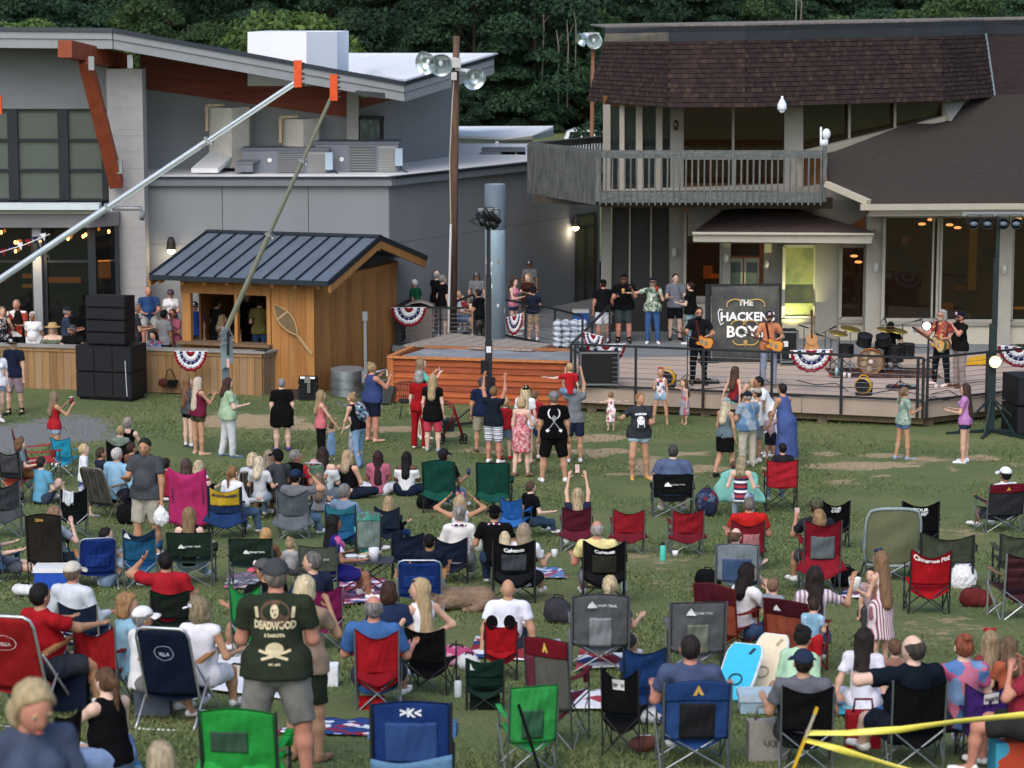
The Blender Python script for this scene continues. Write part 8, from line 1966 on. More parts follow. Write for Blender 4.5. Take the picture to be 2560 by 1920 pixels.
# - poles and lamps
def flood(o,c,aim,r=.36,nm='floodlight'):
 ax=Vector(aim).normalized();back=c-ax*r*1.05
 mb=MB();mb.lathe([(r*.25,0),(r*.55,r*.25),(r*.85,r*.65),(r,r*1.05),(r*1.03,r*1.06),(r*.97,r*1.02),(r*.80,r*.62),(r*.5,r*.25),(r*.2,.05)],back,18,ax,caps=False);f_=wpart(nm,mb,M('#c3d0d4',.25,.08,3,.02,.8,.5),o,True)
 mb=MB();mb.ell(back+ax*r*.55,(r*.2,r*.2,r*.3),8,6);part('bulb',mb.mesh(o.location,True),M('#dfe8ea',.2,.02),f_)
 mb=MB();mb.lathe([(0,-.3*r),(r*.3,-.28*r),(r*.32,.1*r)],back,10,ax);part('socket',mb.mesh(o.location),paint('#c9cfd2'),f_)
pb_,pt_=P(1130,832,66.5),P(1141,90,66.2)
o=thing('utility_pole','brown wooden pole carrying three large round floodlights','light pole',pb_)
mb=MB();mb.tube([pb_-V(0,0,.3),lerp(pb_,pt_,.5),pt_],[.12,.105,.085],12);wpart('pole',mb,M('#6b5345',.9,.25,2.5,.3,stretch=(5,5,.4),h2='#4a382e'),o,True)
for(u,v_,aim)in((1062,158,(-.75,-1,-.15)),(1102,163,(.05,-1,-.35)),(1187,198,(.45,-1,-.45))):flood(o,P(u,v_,65.8),aim,.30)
mb=MB();mb.beam(P(1062,138,66),P(1146,150,66),.09,.1);mb.beam(P(1138,172,66),P(1196,180,66),.08,.08);wpart('crossarm',mb,paint('#c9cccc'),o)
mb=MB();mb.box(P(1141,157,65.9),(.22,.2,.24));mb.box(P(1135,190,65.9),(.14,.16,.2));wpart('junction_box',mb,paint('#b5b8b8'),o)
mb=MB();mb.tube([P(1121,832,66.1),P(1124,690,66.1),P(1127,560,66.1)],.03,6);wpart('conduit',mb,paint('#d0d4d6'),o)
mb=MB();mb.tube([P(1127,560,66.1),P(1124,400,66.0),P(1131,250,66.0),P(1136,190,65.9)],.014,5);wpart('cable',mb,paint('#b8b0a0'),o)
o=thing('steel_column','thick blue grey steel column with scraped white patches and rough open top','column',P(1238,852,63.5))
c0=P(1238,856,63.6);zt_=P(0,460,63.6).z
mb=MB();mb.lathe([(.255,0),(.255,zt_-c0.z),(.24,zt_-c0.z),(.235,zt_-c0.z-.3)],c0,28);wpart('shaft',mb,M('#8296a2',.55,.14,1.1,.05,.1,.4,stretch=(1,1,.6),detail=8),o,True)
rng2=random.Random(4)
for i in range(16):
 a_=RAD(rng2.uniform(200,340));z=c0.z+rng2.choice((rng2.uniform(.2,3.4),rng2.uniform(1.6,2.1)));s_=rng2.uniform(.02,.07)
 mb=MB();mb.sheet(lambda x,y:V(c0.x+.2575*cos(a_+(x-.5)*s_*6),c0.y+.2575*sin(a_+(x-.5)*s_*6),z+(y-.5)*s_*2.4),3,1);wpart('scrape',mb,M(rng2.choice(('#c9cfd0','#b8c0c2','#8a6a50')),.8,.3,20),o)
zz=P(0,575,63.6).z
mb=MB();mb.lathe([(.258,zz+.02),(.262,zz+.03),(.262,zt_),(.258,zt_)],V(c0.x,c0.y,0),28,caps=False);wpart('upper_band',mb,M('#5d6b76',.6,.15,2,.05),o,True)
pb_,pt_=P(1476,352,112),P(1483,98,112)
o=thing('utility_pole','distant rust brown pole with two white floodlights left of the mansard','light pole',pb_)
mb=MB();mb.tube([pb_-V(0,0,6),pt_],.11,8,.08);wpart('pole',mb,M('#7a5540',.9,.2,2,stretch=(4,4,.4)),o,True)
flood(o,P(1451,100,111.5),(-.9,-.6,-.6),.32);flood(o,P(1486,103,111.5),(.1,-1,-.2),.34)
mb=MB();mb.beam(P(1458,86,112),P(1498,86,112),.16,.16);wpart('crossarm',mb,paint('#aeb2b2'),o)
# - stage light stands
def parcan(o,c,aim,lit=None,r=.12):
 ax=Vector(aim).normalized()
 mb=MB();mb.lathe([(0,-.22),(r*.7,-.2),(r*.8,.0),(r,.12),(r*.9,.12),(r*.7,.02)],c,14,ax);f_=wpart('par_can',mb,M('#15171a',.4,.1),o,True)
 mb=MB();mb.ell(c+ax*.05,(r*.8,r*.8,r*.5),10,6);part('lens',mb.mesh(o.location,True),M(lit[0],.3,.02,emit=lit[1])if lit else M('#5a6a78',.15,.1),f_)
 mb=MB();mb.tube([c+V(-r*1.1,0,0),c+V(-r*1.1,0,.2),c+V(r*1.1,0,.2),c+V(r*1.1,0,0)],.012,5);part('yoke',mb.mesh(o.location),blk,f_)
g=G(1222,1066)
o=thing('light_stand','tall black winch stand with a bunch of stage lights in front of the steel column','light stand',g)
Yl=g.y;ztop=P(0,552,Yl).z
for i,(t0,t1,w_)in enumerate(((0,.42,.16),(.4,.74,.12),(.72,1,.09))):mb=MB();mb.box((g.x,g.y,lerp(V(0,0,0),V(0,0,ztop),(t0+t1)/2).z),(w_,w_,ztop*(t1-t0)));wpart('mast_section',mb,blk,o)
for a_ in(20,110,200,290):
 d=V(cos(RAD(a_)),sin(RAD(a_)),0);mb=MB();mb.beam(g+d*.1+V(0,0,.12),g+d*1.15+V(0,0,.06),.06,.06);mb.box(g+d*1.15+V(0,0,.03),(.12,.12,.06));mb.beam(g+d*.9+V(0,0,.08),g+V(0,0,.75),.03,.03);wpart('leg',mb,blk,o)
mb=MB();mb.box((g.x-.1,g.y-.08,1.35),(.16,.14,.3));mb.box((g.x+.08,g.y-.1,1.0),(.14,.12,.25));wpart('winch',mb,blkm,o)
mb=MB();mb.box((g.x,g.y-.085,1.75),(.11,.01,.14));wpart('label_plate',mb,paint('#d8dde0'),o)
for i,(dx,dz)in enumerate(((-.16,.02),(-.04,-.04),(.10,-.06),(.02,.10),(.15,.05))):parcan(o,V(g.x+dx,g.y-.05,ztop+dz),(.3,-.5+.2*i,-.4),r=.09)
mb=MB();mb.box((g.x-.02,g.y,ztop+.24),(.42,.06,.08));wpart('crossbar',mb,steel,o)
mb=MB()
for q in range(5):mb.tube([V(g.x-.25,g.y-.1,ztop+.1),V(g.x-.33-.03*q,g.y-.1,ztop),V(g.x-.2,g.y-.12,ztop-.12)],.008,5)
wpart('cable_loop',mb,blk,o)
g=G(2476,1082)
o=thing('light_stand','tall black stand with four stage lights on a crossbar at the stage corner','light stand',g)
ztop=P(0,535,g.y).z
for i,(t0,t1,w_)in enumerate(((0,.5,.15),(.48,.8,.11),(.78,1,.08))):mb=MB();mb.box((g.x+.06*t0,g.y,ztop*(t0+t1)/2),(w_,w_,ztop*(t1-t0)));wpart('mast_section',mb,M('#1f2e30',.5,.1),o)
for a_ in(200,250,300,350):
 d=V(cos(RAD(a_)),sin(RAD(a_)),0);mb=MB();mb.beam(g+d*.1+V(0,0,.06),g+d*1.1+V(0,0,.05),.06,.06);mb.beam(g+d*.8+V(0,0,.08),g+V(0,0,.8),.04,.04);wpart('leg',mb,M('#1f2e30',.5,.1),o)
mb=MB();mb.beam(V(g.x-.75,g.y,ztop),V(g.x+1.3,g.y,ztop),.1,.09);wpart('crossbar',mb,steel,o)
for i,u_ in enumerate((2434,2468,2508,2540)):parcan(o,P(u_,560,g.y-.1),(-.1,-1,.1),r=.125)
lp=P(2490,905,g.y-.12);parcan(o,lp,(-.35,-.9,.15),('#fff4a0',60),.15)
for(p,c_,e_)in((lp+V(-.1,-.35,.05),(1,.95,.45),60),):
 li=bpy.data.lights.new('stage_glow','SPOT');li.energy=1600;li.color=c_;li.spot_size=RAD(75);li.spot_blend=.8;li.shadow_soft_size=.12
 lo=bpy.data.objects.new('stage_glow',li);COL.objects.link(lo);lo.parent=o;lo.location=lp+V(0,.1,0)-g;lo.rotation_euler=(V(-.75,.62,-.10)).to_track_quat('-Z','Y').to_euler()
 # lamp behind the drummer
bp_=Zp(2320,905,.6);lp2=P(2320,815,bp_.y)
o=thing('floor_light','bright white stage light on a short stand behind the bassist','stage light',bp_)
mb=MB();mb.beam((bp_.x,bp_.y,.6),(bp_.x,bp_.y,lp2.z-.1),.05,.05,up=(0,1,0));wpart('stand',mb,blk,o);parcan(o,lp2,(-.5,-.8,.1),('#fffdf0',30),.13)
# uplight on the frosted window beside the banner
o=thing('floor_light','small uplight on the deck glowing yellow on the frosted window','stage light',Zp(2000,838,.6))
u0=V(P(2000,0,66.9).x,66.9,.7);parcan(o,u0,(0,.6,.8),('#fff29a',8),.09)
li=bpy.data.lights.new('window_glow','SPOT');li.energy=200;li.color=(1,.95,.4);li.spot_size=RAD(95);li.spot_blend=1;lo=bpy.data.objects.new('window_glow',li);COL.objects.link(lo);lo.parent=o;lo.location=u0+V(0,-.05,.15)-o.location;lo.rotation_euler=V(0,.75,.95).to_track_quat('-Z','Y').to_euler()
# - band gear
o=thing('band_banner','tall dark fabric banner reading THE HACKENS BOYS on a black frame','banner',Zp(1860,905,.6))
Yb=Zp(1860,905,.6).y
def bn(u,v):return P(u,v,Yb)
mb=MB();mb.sheet(lambda a_,b_:lerp(lerp(bn(1781,905),bn(1948,905),a_),lerp(bn(1778,716),bn(1944,714),a_),b_)+V(0,.02*sin(a_*9)-.02,0),16,8,.01);cl_=wpart('cloth',mb,M('#3a3a44',.9,.5,1.6,.1,spec=.05,h2='#62645a',detail=9),o,True)
for u_ in(1770,1950):mb=MB();mb.tube([V(bn(u_,900).x,Yb,.6),bn(u_,712)],.025 if u_>1800 else .07,8);mb.box((bn(u_,900).x,Yb,.63),(.5,.5,.05));wpart('upright',mb,blk,o)
mb=MB();mb.beam(bn(1768,713),bn(1952,711),.04,.05);wpart('top_bar',mb,blk,o)
gold=M('#b79d5c',.7,.1)
def btxt(txt,size,u,v,mat,bold=.006,nm='lettering',sp_=1.0):
 vs,fs=text_mesh(txt,size,bold,0,sp_);c=bn(u,v);mb=MB();mb.add([(c.x+x,Yb-.055,c.z+y)for x,y,*_ in vs],fs);wpart(nm,mb,mat,o)
btxt('THE',.20,1864,757,M('#e8e8ec',.7,.03));btxt('HACKENS',.30,1868,792,M('#eceef2',.7,.03),.01);btxt('BOYS',.39,1863,830,M('#f0f0e8',.7,.03),.012)
mb=MB();mb.tube([bn(u_,v_)+V(0,-.055,0)for u_,v_ in((1806,775),(1799,772),(1795,780),(1797,800),(1802,812),(1809,806))],.016,5);wpart('flourish',mb,M('#e8e8ee',.7,.03),o)
for(u,v_,r,a0,a1)in((1838,762,.14,20,200),(1890,762,.14,-20,160),(1846,812,.12,0,180),(1876,812,.12,0,180),(1850,850,.12,180,350),(1877,850,.12,190,360)):
 c=bn(u,v_);mb=MB();mb.tube([c+V(r*cos(RAD(a0+(a1-a0)*i/12))*1.5,-.05,r*sin(RAD(a0+(a1-a0)*i/12)))for i in range(13)],.018,5);wpart('flourish',mb,gold,o)
mb=MB();mb.prism([bn(1858,850)+V(0,-.055,0),bn(1868,850)+V(0,-.055,0),bn(1863,868)+V(0,-.055,0)],(0,.01,0));wpart('flourish',mb,gold,o)
def guitar(res,lb,body='#c87a2a',edge='#5a2a14',flip=1,acoustic=False):
 R,T,F=np.array([1.,0,0]),res['T'],res['Fw'];k=res['k'];c=res['pel']+T*.07*k+F*.20*k
 ang=RAD(22);ax=Vector((cos(ang),.10,sin(ang)));up_=Vector((-sin(ang),0,cos(ang)));nn_=Vector((0,1,0))
 def w3(p):return res['w2'](p)
 base=Vector(c)+Vector((-.10,0,-.02))
 def pt(l,h,d):return w3(base+ax*l+up_*h+nn_*d)
 o=thing('electric_guitar',lb,'guitar',w3(base))
 outl=[(-.24,.0),(-.22,.12),(-.12,.165),(-.02,.12),(.06,.11),(.13,.14),(.19,.09),(.15,.03),(.15,-.03),(.20,-.09),(.13,-.13),(.05,-.10),(-.02,-.11),(-.12,-.165),(-.22,-.12)]
 for sc_,d0,d1,mt_,nm in((1.0,.0,.045,M(edge,.25,.1,spec=.6),'body'),(.86,.045,.050,M(body,.2,.25,5,h2='#e0a050',spec=.6),'top_face')):
  mb=MB();poly=[pt(x*sc_,y*sc_,d0)for x,y in outl];ext=pt(0,0,d1)-pt(0,0,d0);mb.prism(poly,ext);wpart(nm,mb,mt_,o)
 mb=MB();mb.beam(pt(.12,0,.045),pt(.66,0,.03),.05,.03,up=up_);wpart('neck',mb,wood('#4a2c1c'),o)
 mb=MB();mb.beam(pt(.66,0,.03),pt(.82,.02,.01),.085,.02,up=(0,0,1));hd_=wpart('headstock',mb,M('#1a1210',.3),o)
 for i in range(3):
  for s in(-1,1):mb=MB();mb.box(pt(.69+.045*i,.06*s,.02),(.03,.03,.03));wpart('tuner',mb,steel,hd_)
 mb=MB();mb.box(pt(-.05,0,.056),(.05,.02,.1));mb.box(pt(.06,0,.056),(.05,.02,.1));wpart('pickup',mb,steel,o)
 mb=MB();a_,b_=pt(-.24,.02,.0),pt(.17,.06,.0);n1=w3(res['neck']+R*.10+T*.01-F*.02);n2=w3(res['neck']-R*.02-F*.08);mb.sheet(lambda s,t:lerp(lerp(b_,n1+res['fwd']*.12,min(1,2*t)),n1,max(0,2*t-1))+V(.05*s,0,0),1,6,.004);wpart('strap',mb,fab('#4a2420'),o)
 return o
guitar(gtr1,'orange sunburst electric guitar played by the man in the denim vest');guitar(gtr2,'amber electric guitar played by the singer in the orange tee','#cf8a3a','#7a4218');guitar(bas,'green and cream electric guitar played by the grey haired musician','#b8b088','#4a5a3a')
def micstand(base,hd,lb,boom=True,leg=.28):
 o=thing('microphone_stand',lb,'microphone stand',base,0,'microphone stands on stage')
 top=V(base.x,base.y,max(base.z+.5,hd.z-.12))if boom else V(base.x,base.y,hd.z-.05)
 mb=MB();mb.tube([base+V(0,0,.05),top],.013,6);wpart('pole',mb,blk,o)
 for a_ in(0,120,240):mb=MB();mb.tube([base+V(0,0,.22),base+V(leg*cos(RAD(a_+20)),leg*sin(RAD(a_+20)),.01)],.012,5);wpart('leg',mb,blk,o)
 if boom:mb=MB();mb.tube([top+(top-hd)*.4,hd],.010,6);wpart('boom_arm',mb,M('#3a3d40',.4),o)
 mb=MB();d=(hd-top).normalized()if boom else V(0,.4,.6).normalized();mb.lathe([(.016,-.14),(.02,0),(.028,.01),(.03,.04),(.018,.065)],hd,10,d);wpart('microphone',mb,M('#2a2c2e',.4),o,True)
hw=gtr1['head_w'];micstand(Zp(1718,958,.6),V(hw.x-.02,hw.y-.18,hw.z-.07),'microphone stand in front of the guitarist in the vest')
hw=gtr2['head_w'];micstand(Zp(1900,962,.6),V(hw.x-.02,hw.y-.18,hw.z-.07),'microphone stand in front of the singer in orange')
for q,(u,v_,uh,vh,lb)in enumerate(((2062,905,2085,818,'boom stand nearest the acoustic guitar'),(2098,915,2120,826,'boom stand in front of the left drum'),(2076,922,2045,836,'low boom stand reaching back toward the guitar'),(2215,905,2213,800,'boom stand rising before the drummer'),(2255,900,2298,800,'pale boom stand slanting up beside the drummer'),(2318,920,2280,868,'short boom stand right of the bass drum'),(2250,975,2240,912,'slender straight stand at the stage front'))):
 b_=Zp(u,v_,.6);micstand(b_,P(uh,vh,b_.y-.1),lb)
 # drum kit
db=Zp(2180,938,.6)
o=thing('drum_kit','black drum kit with a copper rimmed bass drum and brass cymbals','drums',db)
bc=db+V(0,.25,.30)
ax=V(-.18,-1,0).normalized()
mb=MB();mb.lathe([(.29,-.36),(.305,-.34),(.305,.0),(.29,.02)],bc,28,ax);wpart('bass_drum',mb,blkm,o,True)
mb=MB();mb.lathe([(.285,.0),(.325,.0),(.325,.045),(.30,.045),(.285,.03)],bc,28,ax,caps=False);wpart('copper_hoop',mb,metal('#9a6238',.35),o,True)
mb=MB();mb.lathe([(.0,.022),(.29,.020)],bc,28,ax,caps=False);wpart('drum_head',mb,M('#8a735c',.5,.35,7,h2='#5c4a3c'),o)
for i in range(6):
 a_=i*pi/3+.3;c=bc+ax*.03+V(.175*cos(a_),0,.175*sin(a_));mb=MB();mb.lathe([(.045,0),(.062,0),(.062,.01),(.045,.01)],c,14,ax,caps=False);mb.lathe([(0,.004),(.03,.004)],c,10,ax,caps=False);wpart('printed_chamber',mb,M('#c2ac8c',.5),o)
mb=MB();mb.lathe([(.0,.03),(.05,.028)],bc,12,ax,caps=False);wpart('centre_hole',mb,M('#d8d0c8',.4),o)
mb=MB();mb.lathe([(.0,.03),(.06,.028)],bc+V(.14,0,-.10),12,ax,caps=False);wpart('port_hole',mb,M('#0c0c0d',.6),o)
def drum(c,r,h,axv=(0,-.25,1)):mb=MB();mb.lathe([(r,-h/2),(r*1.04,-h/2+.01),(r,-h/2+.03),(r,h/2-.03),(r*1.04,h/2-.01),(r*.98,h/2),(0,h/2)],c,18,axv);wpart('tom_drum',mb,blkm,o,True)
drum(bc+V(-.14,.15,.50),.18,.27,(.1,-.35,1));drum(bc+V(.30,.12,.50),.17,.24,(-.1,-.3,1));drum(bc+V(.60,.18,.16),.21,.38,(0,0,1));drum(bc+V(.36,.3,.40),.17,.2,(0,-.2,1));drum(bc+V(.92,.45,.2),.2,.36,(0,0,1));drum(bc+V(-.55,.45,.2),.2,.3,(0,0,1));drum(bc+V(.35,.6,.33),.18,.15,(0,0,1))
for(dx,dy,z,r)in((-.75,.3,.95,.23),(-.42,.6,1.02,.25),(.42,.6,1.0,.21),(.72,.55,.98,.24),(.62,.5,.62,.2)):
 c=bc+V(dx,dy,z-.3);mb=MB();mb.lathe([(.0,.02),(.04,.015),(r*.6,.004),(r,-.008),(r,-.012),(0,.012)],c,22,(.15,-.2,1));wpart('cymbal',mb,metal('#b09a4a',.3),o,True)
 mb=MB();mb.tube([c,V(c.x,c.y,.62)],.012,6)
 for a_ in(30,150,270):mb.tube([V(c.x,c.y,.85),V(c.x+.2*cos(RAD(a_)),c.y+.2*sin(RAD(a_)),.61)],.010,5)
 wpart('cymbal_stand',mb,steel,o)
rug=V(db.x,db.y+.3,.605);mb=MB();mb.box((db.x+.3,db.y+.35,.607),(2.6,1.7,.012));one('drum_rug','rust patterned rug under the drum kit','rug',mb,blotch(['#6a4030','#4a3430','#7a5038','#3a2e30'],5))
# amps, cases, fans
def case(lb,u0,u1,v0,v1,dep,name='road_case',casters=True,face='#121316'):
 a_,b_=Zp(u0,v1,.6),Zp(u1,v1,.6);Y=a_.y;zt2_=P(0,v0,Y).z;x0,x1=a_.x,P(u1,v1,Y).x
 o=thing(name,lb,'equipment case',V((x0+x1)/2,Y,.6))
 zb_=.68 if casters else .6
 mb=MB();mb.box(((x0+x1)/2,Y+dep/2,(zb_+zt2_)/2),(x1-x0,dep,zt2_-zb_));wpart('cabinet',mb,M(face,.6,.15),o)
 for z in(zb_+.02,zt2_-.02):
  mb=MB();mb.box(((x0+x1)/2,Y-.006,z),(x1-x0+.02,.02,.04));wpart('edge_trim',mb,metal('#8f9599',.4),o)
 for x in(x0+.02,x1-.02):mb=MB();mb.box((x,Y-.008,(zb_+zt2_)/2),(.04,.02,zt2_-zb_));wpart('edge_trim',mb,metal('#7d8387',.4),o)
 if casters:
  for x in(x0+.08,x1-.08):mb=MB();mb.lathe([(.04,-.02),(.04,.02)],(x,Y+.08,.64),12,(1,0,0));wpart('caster',mb,paint('#1c1c1e'),o)
 return o,x0,x1,Y,zb_,zt2_
o,x0,x1,Y,zb_,zt_=case('black amplifier rack with labels beside the banner',1950,1994,828,915,.6)
for(fx2,fz2)in((.3,.6),(.65,.25)):mb=MB();mb.box((lerp(V(x0,0,0),V(x1,0,0),fx2).x,Y-.02,zb_+(zt_-zb_)*fz2),(.12,.01,.14));wpart('paper_label',mb,paint('#d4d8d8'),o)
case('big black slatted road case behind the bunting at the stage end',1449,1548,880,972,.9)
def fan(u,v,lb):
 c=Zp(u,v,.6);o=thing('floor_fan',lb,'fan',c,0,'yellow floor fans')
 mb=MB();mb.lathe([(.17,-.12),(.19,-.10),(.19,.10),(.17,.12)],c+V(0,0,.22),18,(-.35,-1,.1),caps=False);wpart('drum',mb,M('#d9a318',.5,.1),o,True)
 mb=MB();mb.lathe([(0,0),(.165,.0)],c+V(-.035,-.1,.22),16,(-.35,-1,.1),caps=False);wpart('grille',mb,M('#1b1b1c',.6),o)
 for r in(.05,.1,.15):mb=MB();mb.lathe([(r-.006,.0),(r+.006,.0),(r+.006,.012),(r-.006,.012)],c+V(-.04,-.11,.22),16,(-.35,-1,.1),caps=False);wpart('guard_ring',mb,M('#2a2a2a',.5),o)
 mb=MB();mb.beam(c+V(-.17,.0,.03),c+V(.17,0,.03),.2,.05);mb.beam(c+V(.16,.05,.0),c+V(.17,.05,.3),.1,.03,up=(0,1,0));wpart('base',mb,M('#1b1b1c',.6),o)
 mb=MB();mb.tube([c+V(-.1,0,.40),c+V(-.05,0,.46),c+V(.05,0,.46),c+V(.1,0,.40)],.014,6);wpart('handle',mb,M('#d9a318',.5),o)
fan(2158,988,'yellow round floor fan near the front of the stage');fan(1668,968,'yellow and black floor fan behind the girl with the red bow')
# acoustic guitar on a stand
c=Zp(2028,905,.6);o=thing('acoustic_guitar','tan acoustic guitar resting upright on a stand','guitar',c)
for dz,r in((.32,.19),(.56,.145)):mb=MB();mb.lathe([(0,-.05),(r,-.05),(r,.05),(0,.05)],c+V(0,0,dz),18,(0,-1,.15));wpart('body',mb,M('#c08a52',.3,.15,spec=.5),o)
mb=MB();mb.beam(c+V(0,-.04,.6),c+V(.0,.06,1.16),.05,.03,up=(0,1,0));mb.box(c+V(0,.07,1.22),(.07,.03,.14));wpart('neck',mb,wood('#5a3824'),o)
mb=MB();mb.lathe([(0,.052),(.045,.052)],c+V(0,-.005,.5),12,(0,-1,.15),caps=False);wpart('sound_hole',mb,M('#1a100a',.8),o)
for s in(-1,1):mb=MB();mb.tube([c+V(0,.08,.6),c+V(.2*s,-.05,0)],.012,5);wpart('stand_leg',mb,blk,o)
mb=MB();mb.tube([Zp(2010,905,.6),P(2010,818,Zp(2010,905,.6).y)],.012,6);a_=P(2010,818,Zp(2010,905,.6).y);mb.tube([a_+V(-.14,0,.06),a_+V(.12,0,-.02)],.02,5)
one('music_stand','thin black stand beside the acoustic guitar','stand',mb,blk)
for u,v_,lb in((2255,972,'black pedal board in front of the grey haired musician'),(1760,958,'black pedal board at the feet of the vested guitarist')):
 c=Zp(u,v_,.6);o=thing('pedal_board',lb,'pedal board',c,0,'pedal boards')
 mb=MB();mb.box(c+V(0,0,.035),(.7,.3,.05));wpart('tray',mb,blkm,o)
 for q in range(5):mb=MB();mb.box(c+V(-.27+.13*q,0,.085),(.09,.14,.05));wpart('pedal',mb,paint(('#4a4d52','#7a2a22','#2a3a5a','#3a3a3c','#8a8d90')[q]),o)
cab=[[(1700,962),(1740,974),(1810,968),(1880,978)],[(1990,950),(2040,962),(2090,958),(2120,978)],[(2170,985),(2230,975),(2300,985),(2330,996)],[(2330,985),(2370,975),(2400,992),(2360,1000),(2330,990)],[(1600,972),(1640,968),(1690,975)],[(1880,985),(1960,990),(2060,990),(2160,996)]]
for q,pts in enumerate(cab):
 mb=MB();mb.tube([Zp(u,v_,.612)for u,v_ in pts],.011,5);one('cable',['black cable trailing from the vested guitarist','thin cable curling in front of the drums','cable running from the yellow fan','coiled cable at the stage corner','short cable behind the railing post','long cable lying along the stage edge'][q],'cable',mb,blk,True,'cables on the stage floor')
mb=MB();c=Zp(2440,915,.6);mb.prism([c+V(-.25,0,.02),c+V(.35,0,.05),c+V(.35,.5,.18),c+V(-.1,.45,.12)],(0,0,.03));one('yellow_ramp','yellow flat board lying behind the harmonica player','board',mb,M('#c99a22',.6,.15))
for q,(u,v_,c_,lb)in enumerate(((2091,940,'#9cc4d0','clear water bottle on the stage by the drum kit'),(2111,944,'#e8e6e6','white cup on the stage nearest the water bottle'),(2123,946,'#e6e2e6','white cup on the stage by the railing post'),(2340,972,'#e8e4e4','white cup at the feet of the musicians'),(2075,943,'#b8322a','small red object on the stage by the bunting'))):
 c=Zp(u,v_,.605);mb=MB();h=.2 if q==0 else(.06 if q==4 else .12);mb.lathe([(.033,0),(.04,h*.75),(.02 if q==0 else .043,h)],c,10);one('bottle' if q==0 else('stage_cup' if q<4 else 'pedal'),lb,'bottle' if q==0 else('cup' if q<4 else 'pedal'),mb,M(c_,.3,.05),True)
 # - bunting fans
bred,bwht,bblu=fab('#a8202e'),fab('#e4e4ec'),fab('#27356e')
def bunting(u,v,wpx,hpx,Y,lb,squeeze=1.0,tilt=0.,slant=0.):
 c=P(u,v,Y);sc=(P(u+100,v,Y).x-c.x)/100;R=wpx/2*sc;H=hpx*sc
 o=thing('bunting_fan',lb,'bunting',c,0,'patriotic bunting fans')
 rings=((0,.26,bred),(.26,.50,bwht),(.50,.66,bblu),(.66,.86,bwht),(.86,1.0,bred));n_=30
 def pt(t,r):
  a_=pi*t;y=-.03-.025*sin(t*n_*pi)*r-.04*r
  return c+V(-cos(a_)*R*r,y,-sin(a_)*H*r*(1+.02*sin(t*15*pi))+tilt*(-cos(a_)*r)*H+slant*0)
 for r0,r1,m_ in rings:
  mb=MB();mb.sheet(lambda a_,b_:pt(a_,r0+(r1-r0)*b_),60,2,.006);wpart('band',mb,m_,o,True)
 for i in range(7):
  t=(i+.5)/7;p=pt(t,.58)+V(0,-.018,0);mb=MB();s=R*.055;mb.prism([p+V(cos(j*pi/5+pi/2)*(s if j%2==0 else s*.45),0,sin(j*pi/5+pi/2)*(s if j%2==0 else s*.45))for j in range(10)],(0,.004,0));wpart('star',mb,bwht,o)
 mb=MB();mb.beam(c+V(-R,-.02,.0-tilt*H),c+V(R,-.02,0+tilt*H),.03,.02);wpart('header_tape',mb,bwht,o)
bunting(477,878,82,50,61.0,'pleated red, white and blue fan on the plank wall')
bunting(1022,769,86,47,65.9,'pleated red, white and blue fan on the railing beside the bin')
bunting(1286,789,42,48,63.9,'narrow gathered patriotic fan beside the steel column',tilt=.12)
bunting(1483,836,50,44,60.0,'crumpled patriotic fan on the short railing by the wrapped pallet',tilt=-.15)
bunting(1515,861,98,52,58.75,'patriotic fan at the left end of the stage railing',tilt=.02)
bunting(2028,875,106,55,58.0,'patriotic fan on the stage railing in front of the acoustic guitar',tilt=.03)
bunting(2545,868,104,50,58.3,'patriotic fan cut by the picture edge, next to the glaring light',tilt=-.1)
# - by the shed and deck
o=thing('snowshoe','old wooden snowshoe hung slanting on the shed front','decoration',S(.9,-.06,1.9))
ca,cb=S(1.02,-.05,2.18),S(.05,-.05,1.02)
def sn(t,w_):
 d=(cb-ca);q=V(-d.z,0,d.x).normalized();prof=sin(pi*min(1,t/.62))**.8*.17 if t<.62 else 0;prof=max(prof,.018)
 return ca+d*t+q*(w_*prof)+V(0,-.02,0)
mb=MB();mb.tube([sn(t,1)for t in np.linspace(0,1,24)]+[sn(t,-1)for t in np.linspace(1,0,24)],.016,6);wpart('frame',mb,wood('#b59a70'),o,True)
mb=MB();mb.sheet(lambda a_,b_:sn(.02+.6*a_,-1+2*b_),16,4);wpart('webbing',mb,M('#6f5f45',.9,.3,40,.4),o)
mb=MB();mb.beam(sn(.22,1),sn(.22,-1),.03,.03);wpart('crossbar',mb,wood('#c0a880'),o)
mb=MB();p0=S(-.05,2.6,0);pA=V(P(914,930,60.8).x,60.8,0);mb.beam(V(pA.x,pA.y,.2),V(pA.x,pA.y,P(0,790,60.8).z),.07,.07,up=(0,1,0));mb.box(V(pA.x,pA.y-.02,P(0,790,60.8).z),(.12,.1,.22));mb.box(V(pA.x-.02,pA.y-.02,.55),(.14,.1,.3));one('meter_post','grey electric post with a small box against the shed side','post',mb,galv)
mb=MB()
for z in(.35,.6):a_=V(P(930,960,61).x,61,z);mb.tube([a_,a_+V(.75,.6,.08)],.035,8)
one('pipe_rail','two horizontal grey pipes between shed and platform','pipe',mb,galv,True)
g=G(866,992);o=thing('stock_tank','upturned ribbed galvanised oval tub on the grass by the shed','tub',g)
def tank(a_,z,k_):return V(g.x+.42*k_*cos(a_),g.y+.35+.62*k_*sin(a_)+.0,z)
for z0,z1,k0,k1 in((.02,.2,1.0,.985),(.2,.23,1.02,1.02),(.23,.42,.98,.97),(.42,.45,1.0,1.0),(.45,.62,.965,.95)):
 mb=MB();mb.sheet(lambda a_,b_:tank(-a_*2*pi,z0+(z1-z0)*b_,k0+(k1-k0)*b_),32,1);wpart('side_band',mb,M('#97a2a6',.4,.12,5,.05,.7,.5),o,True)
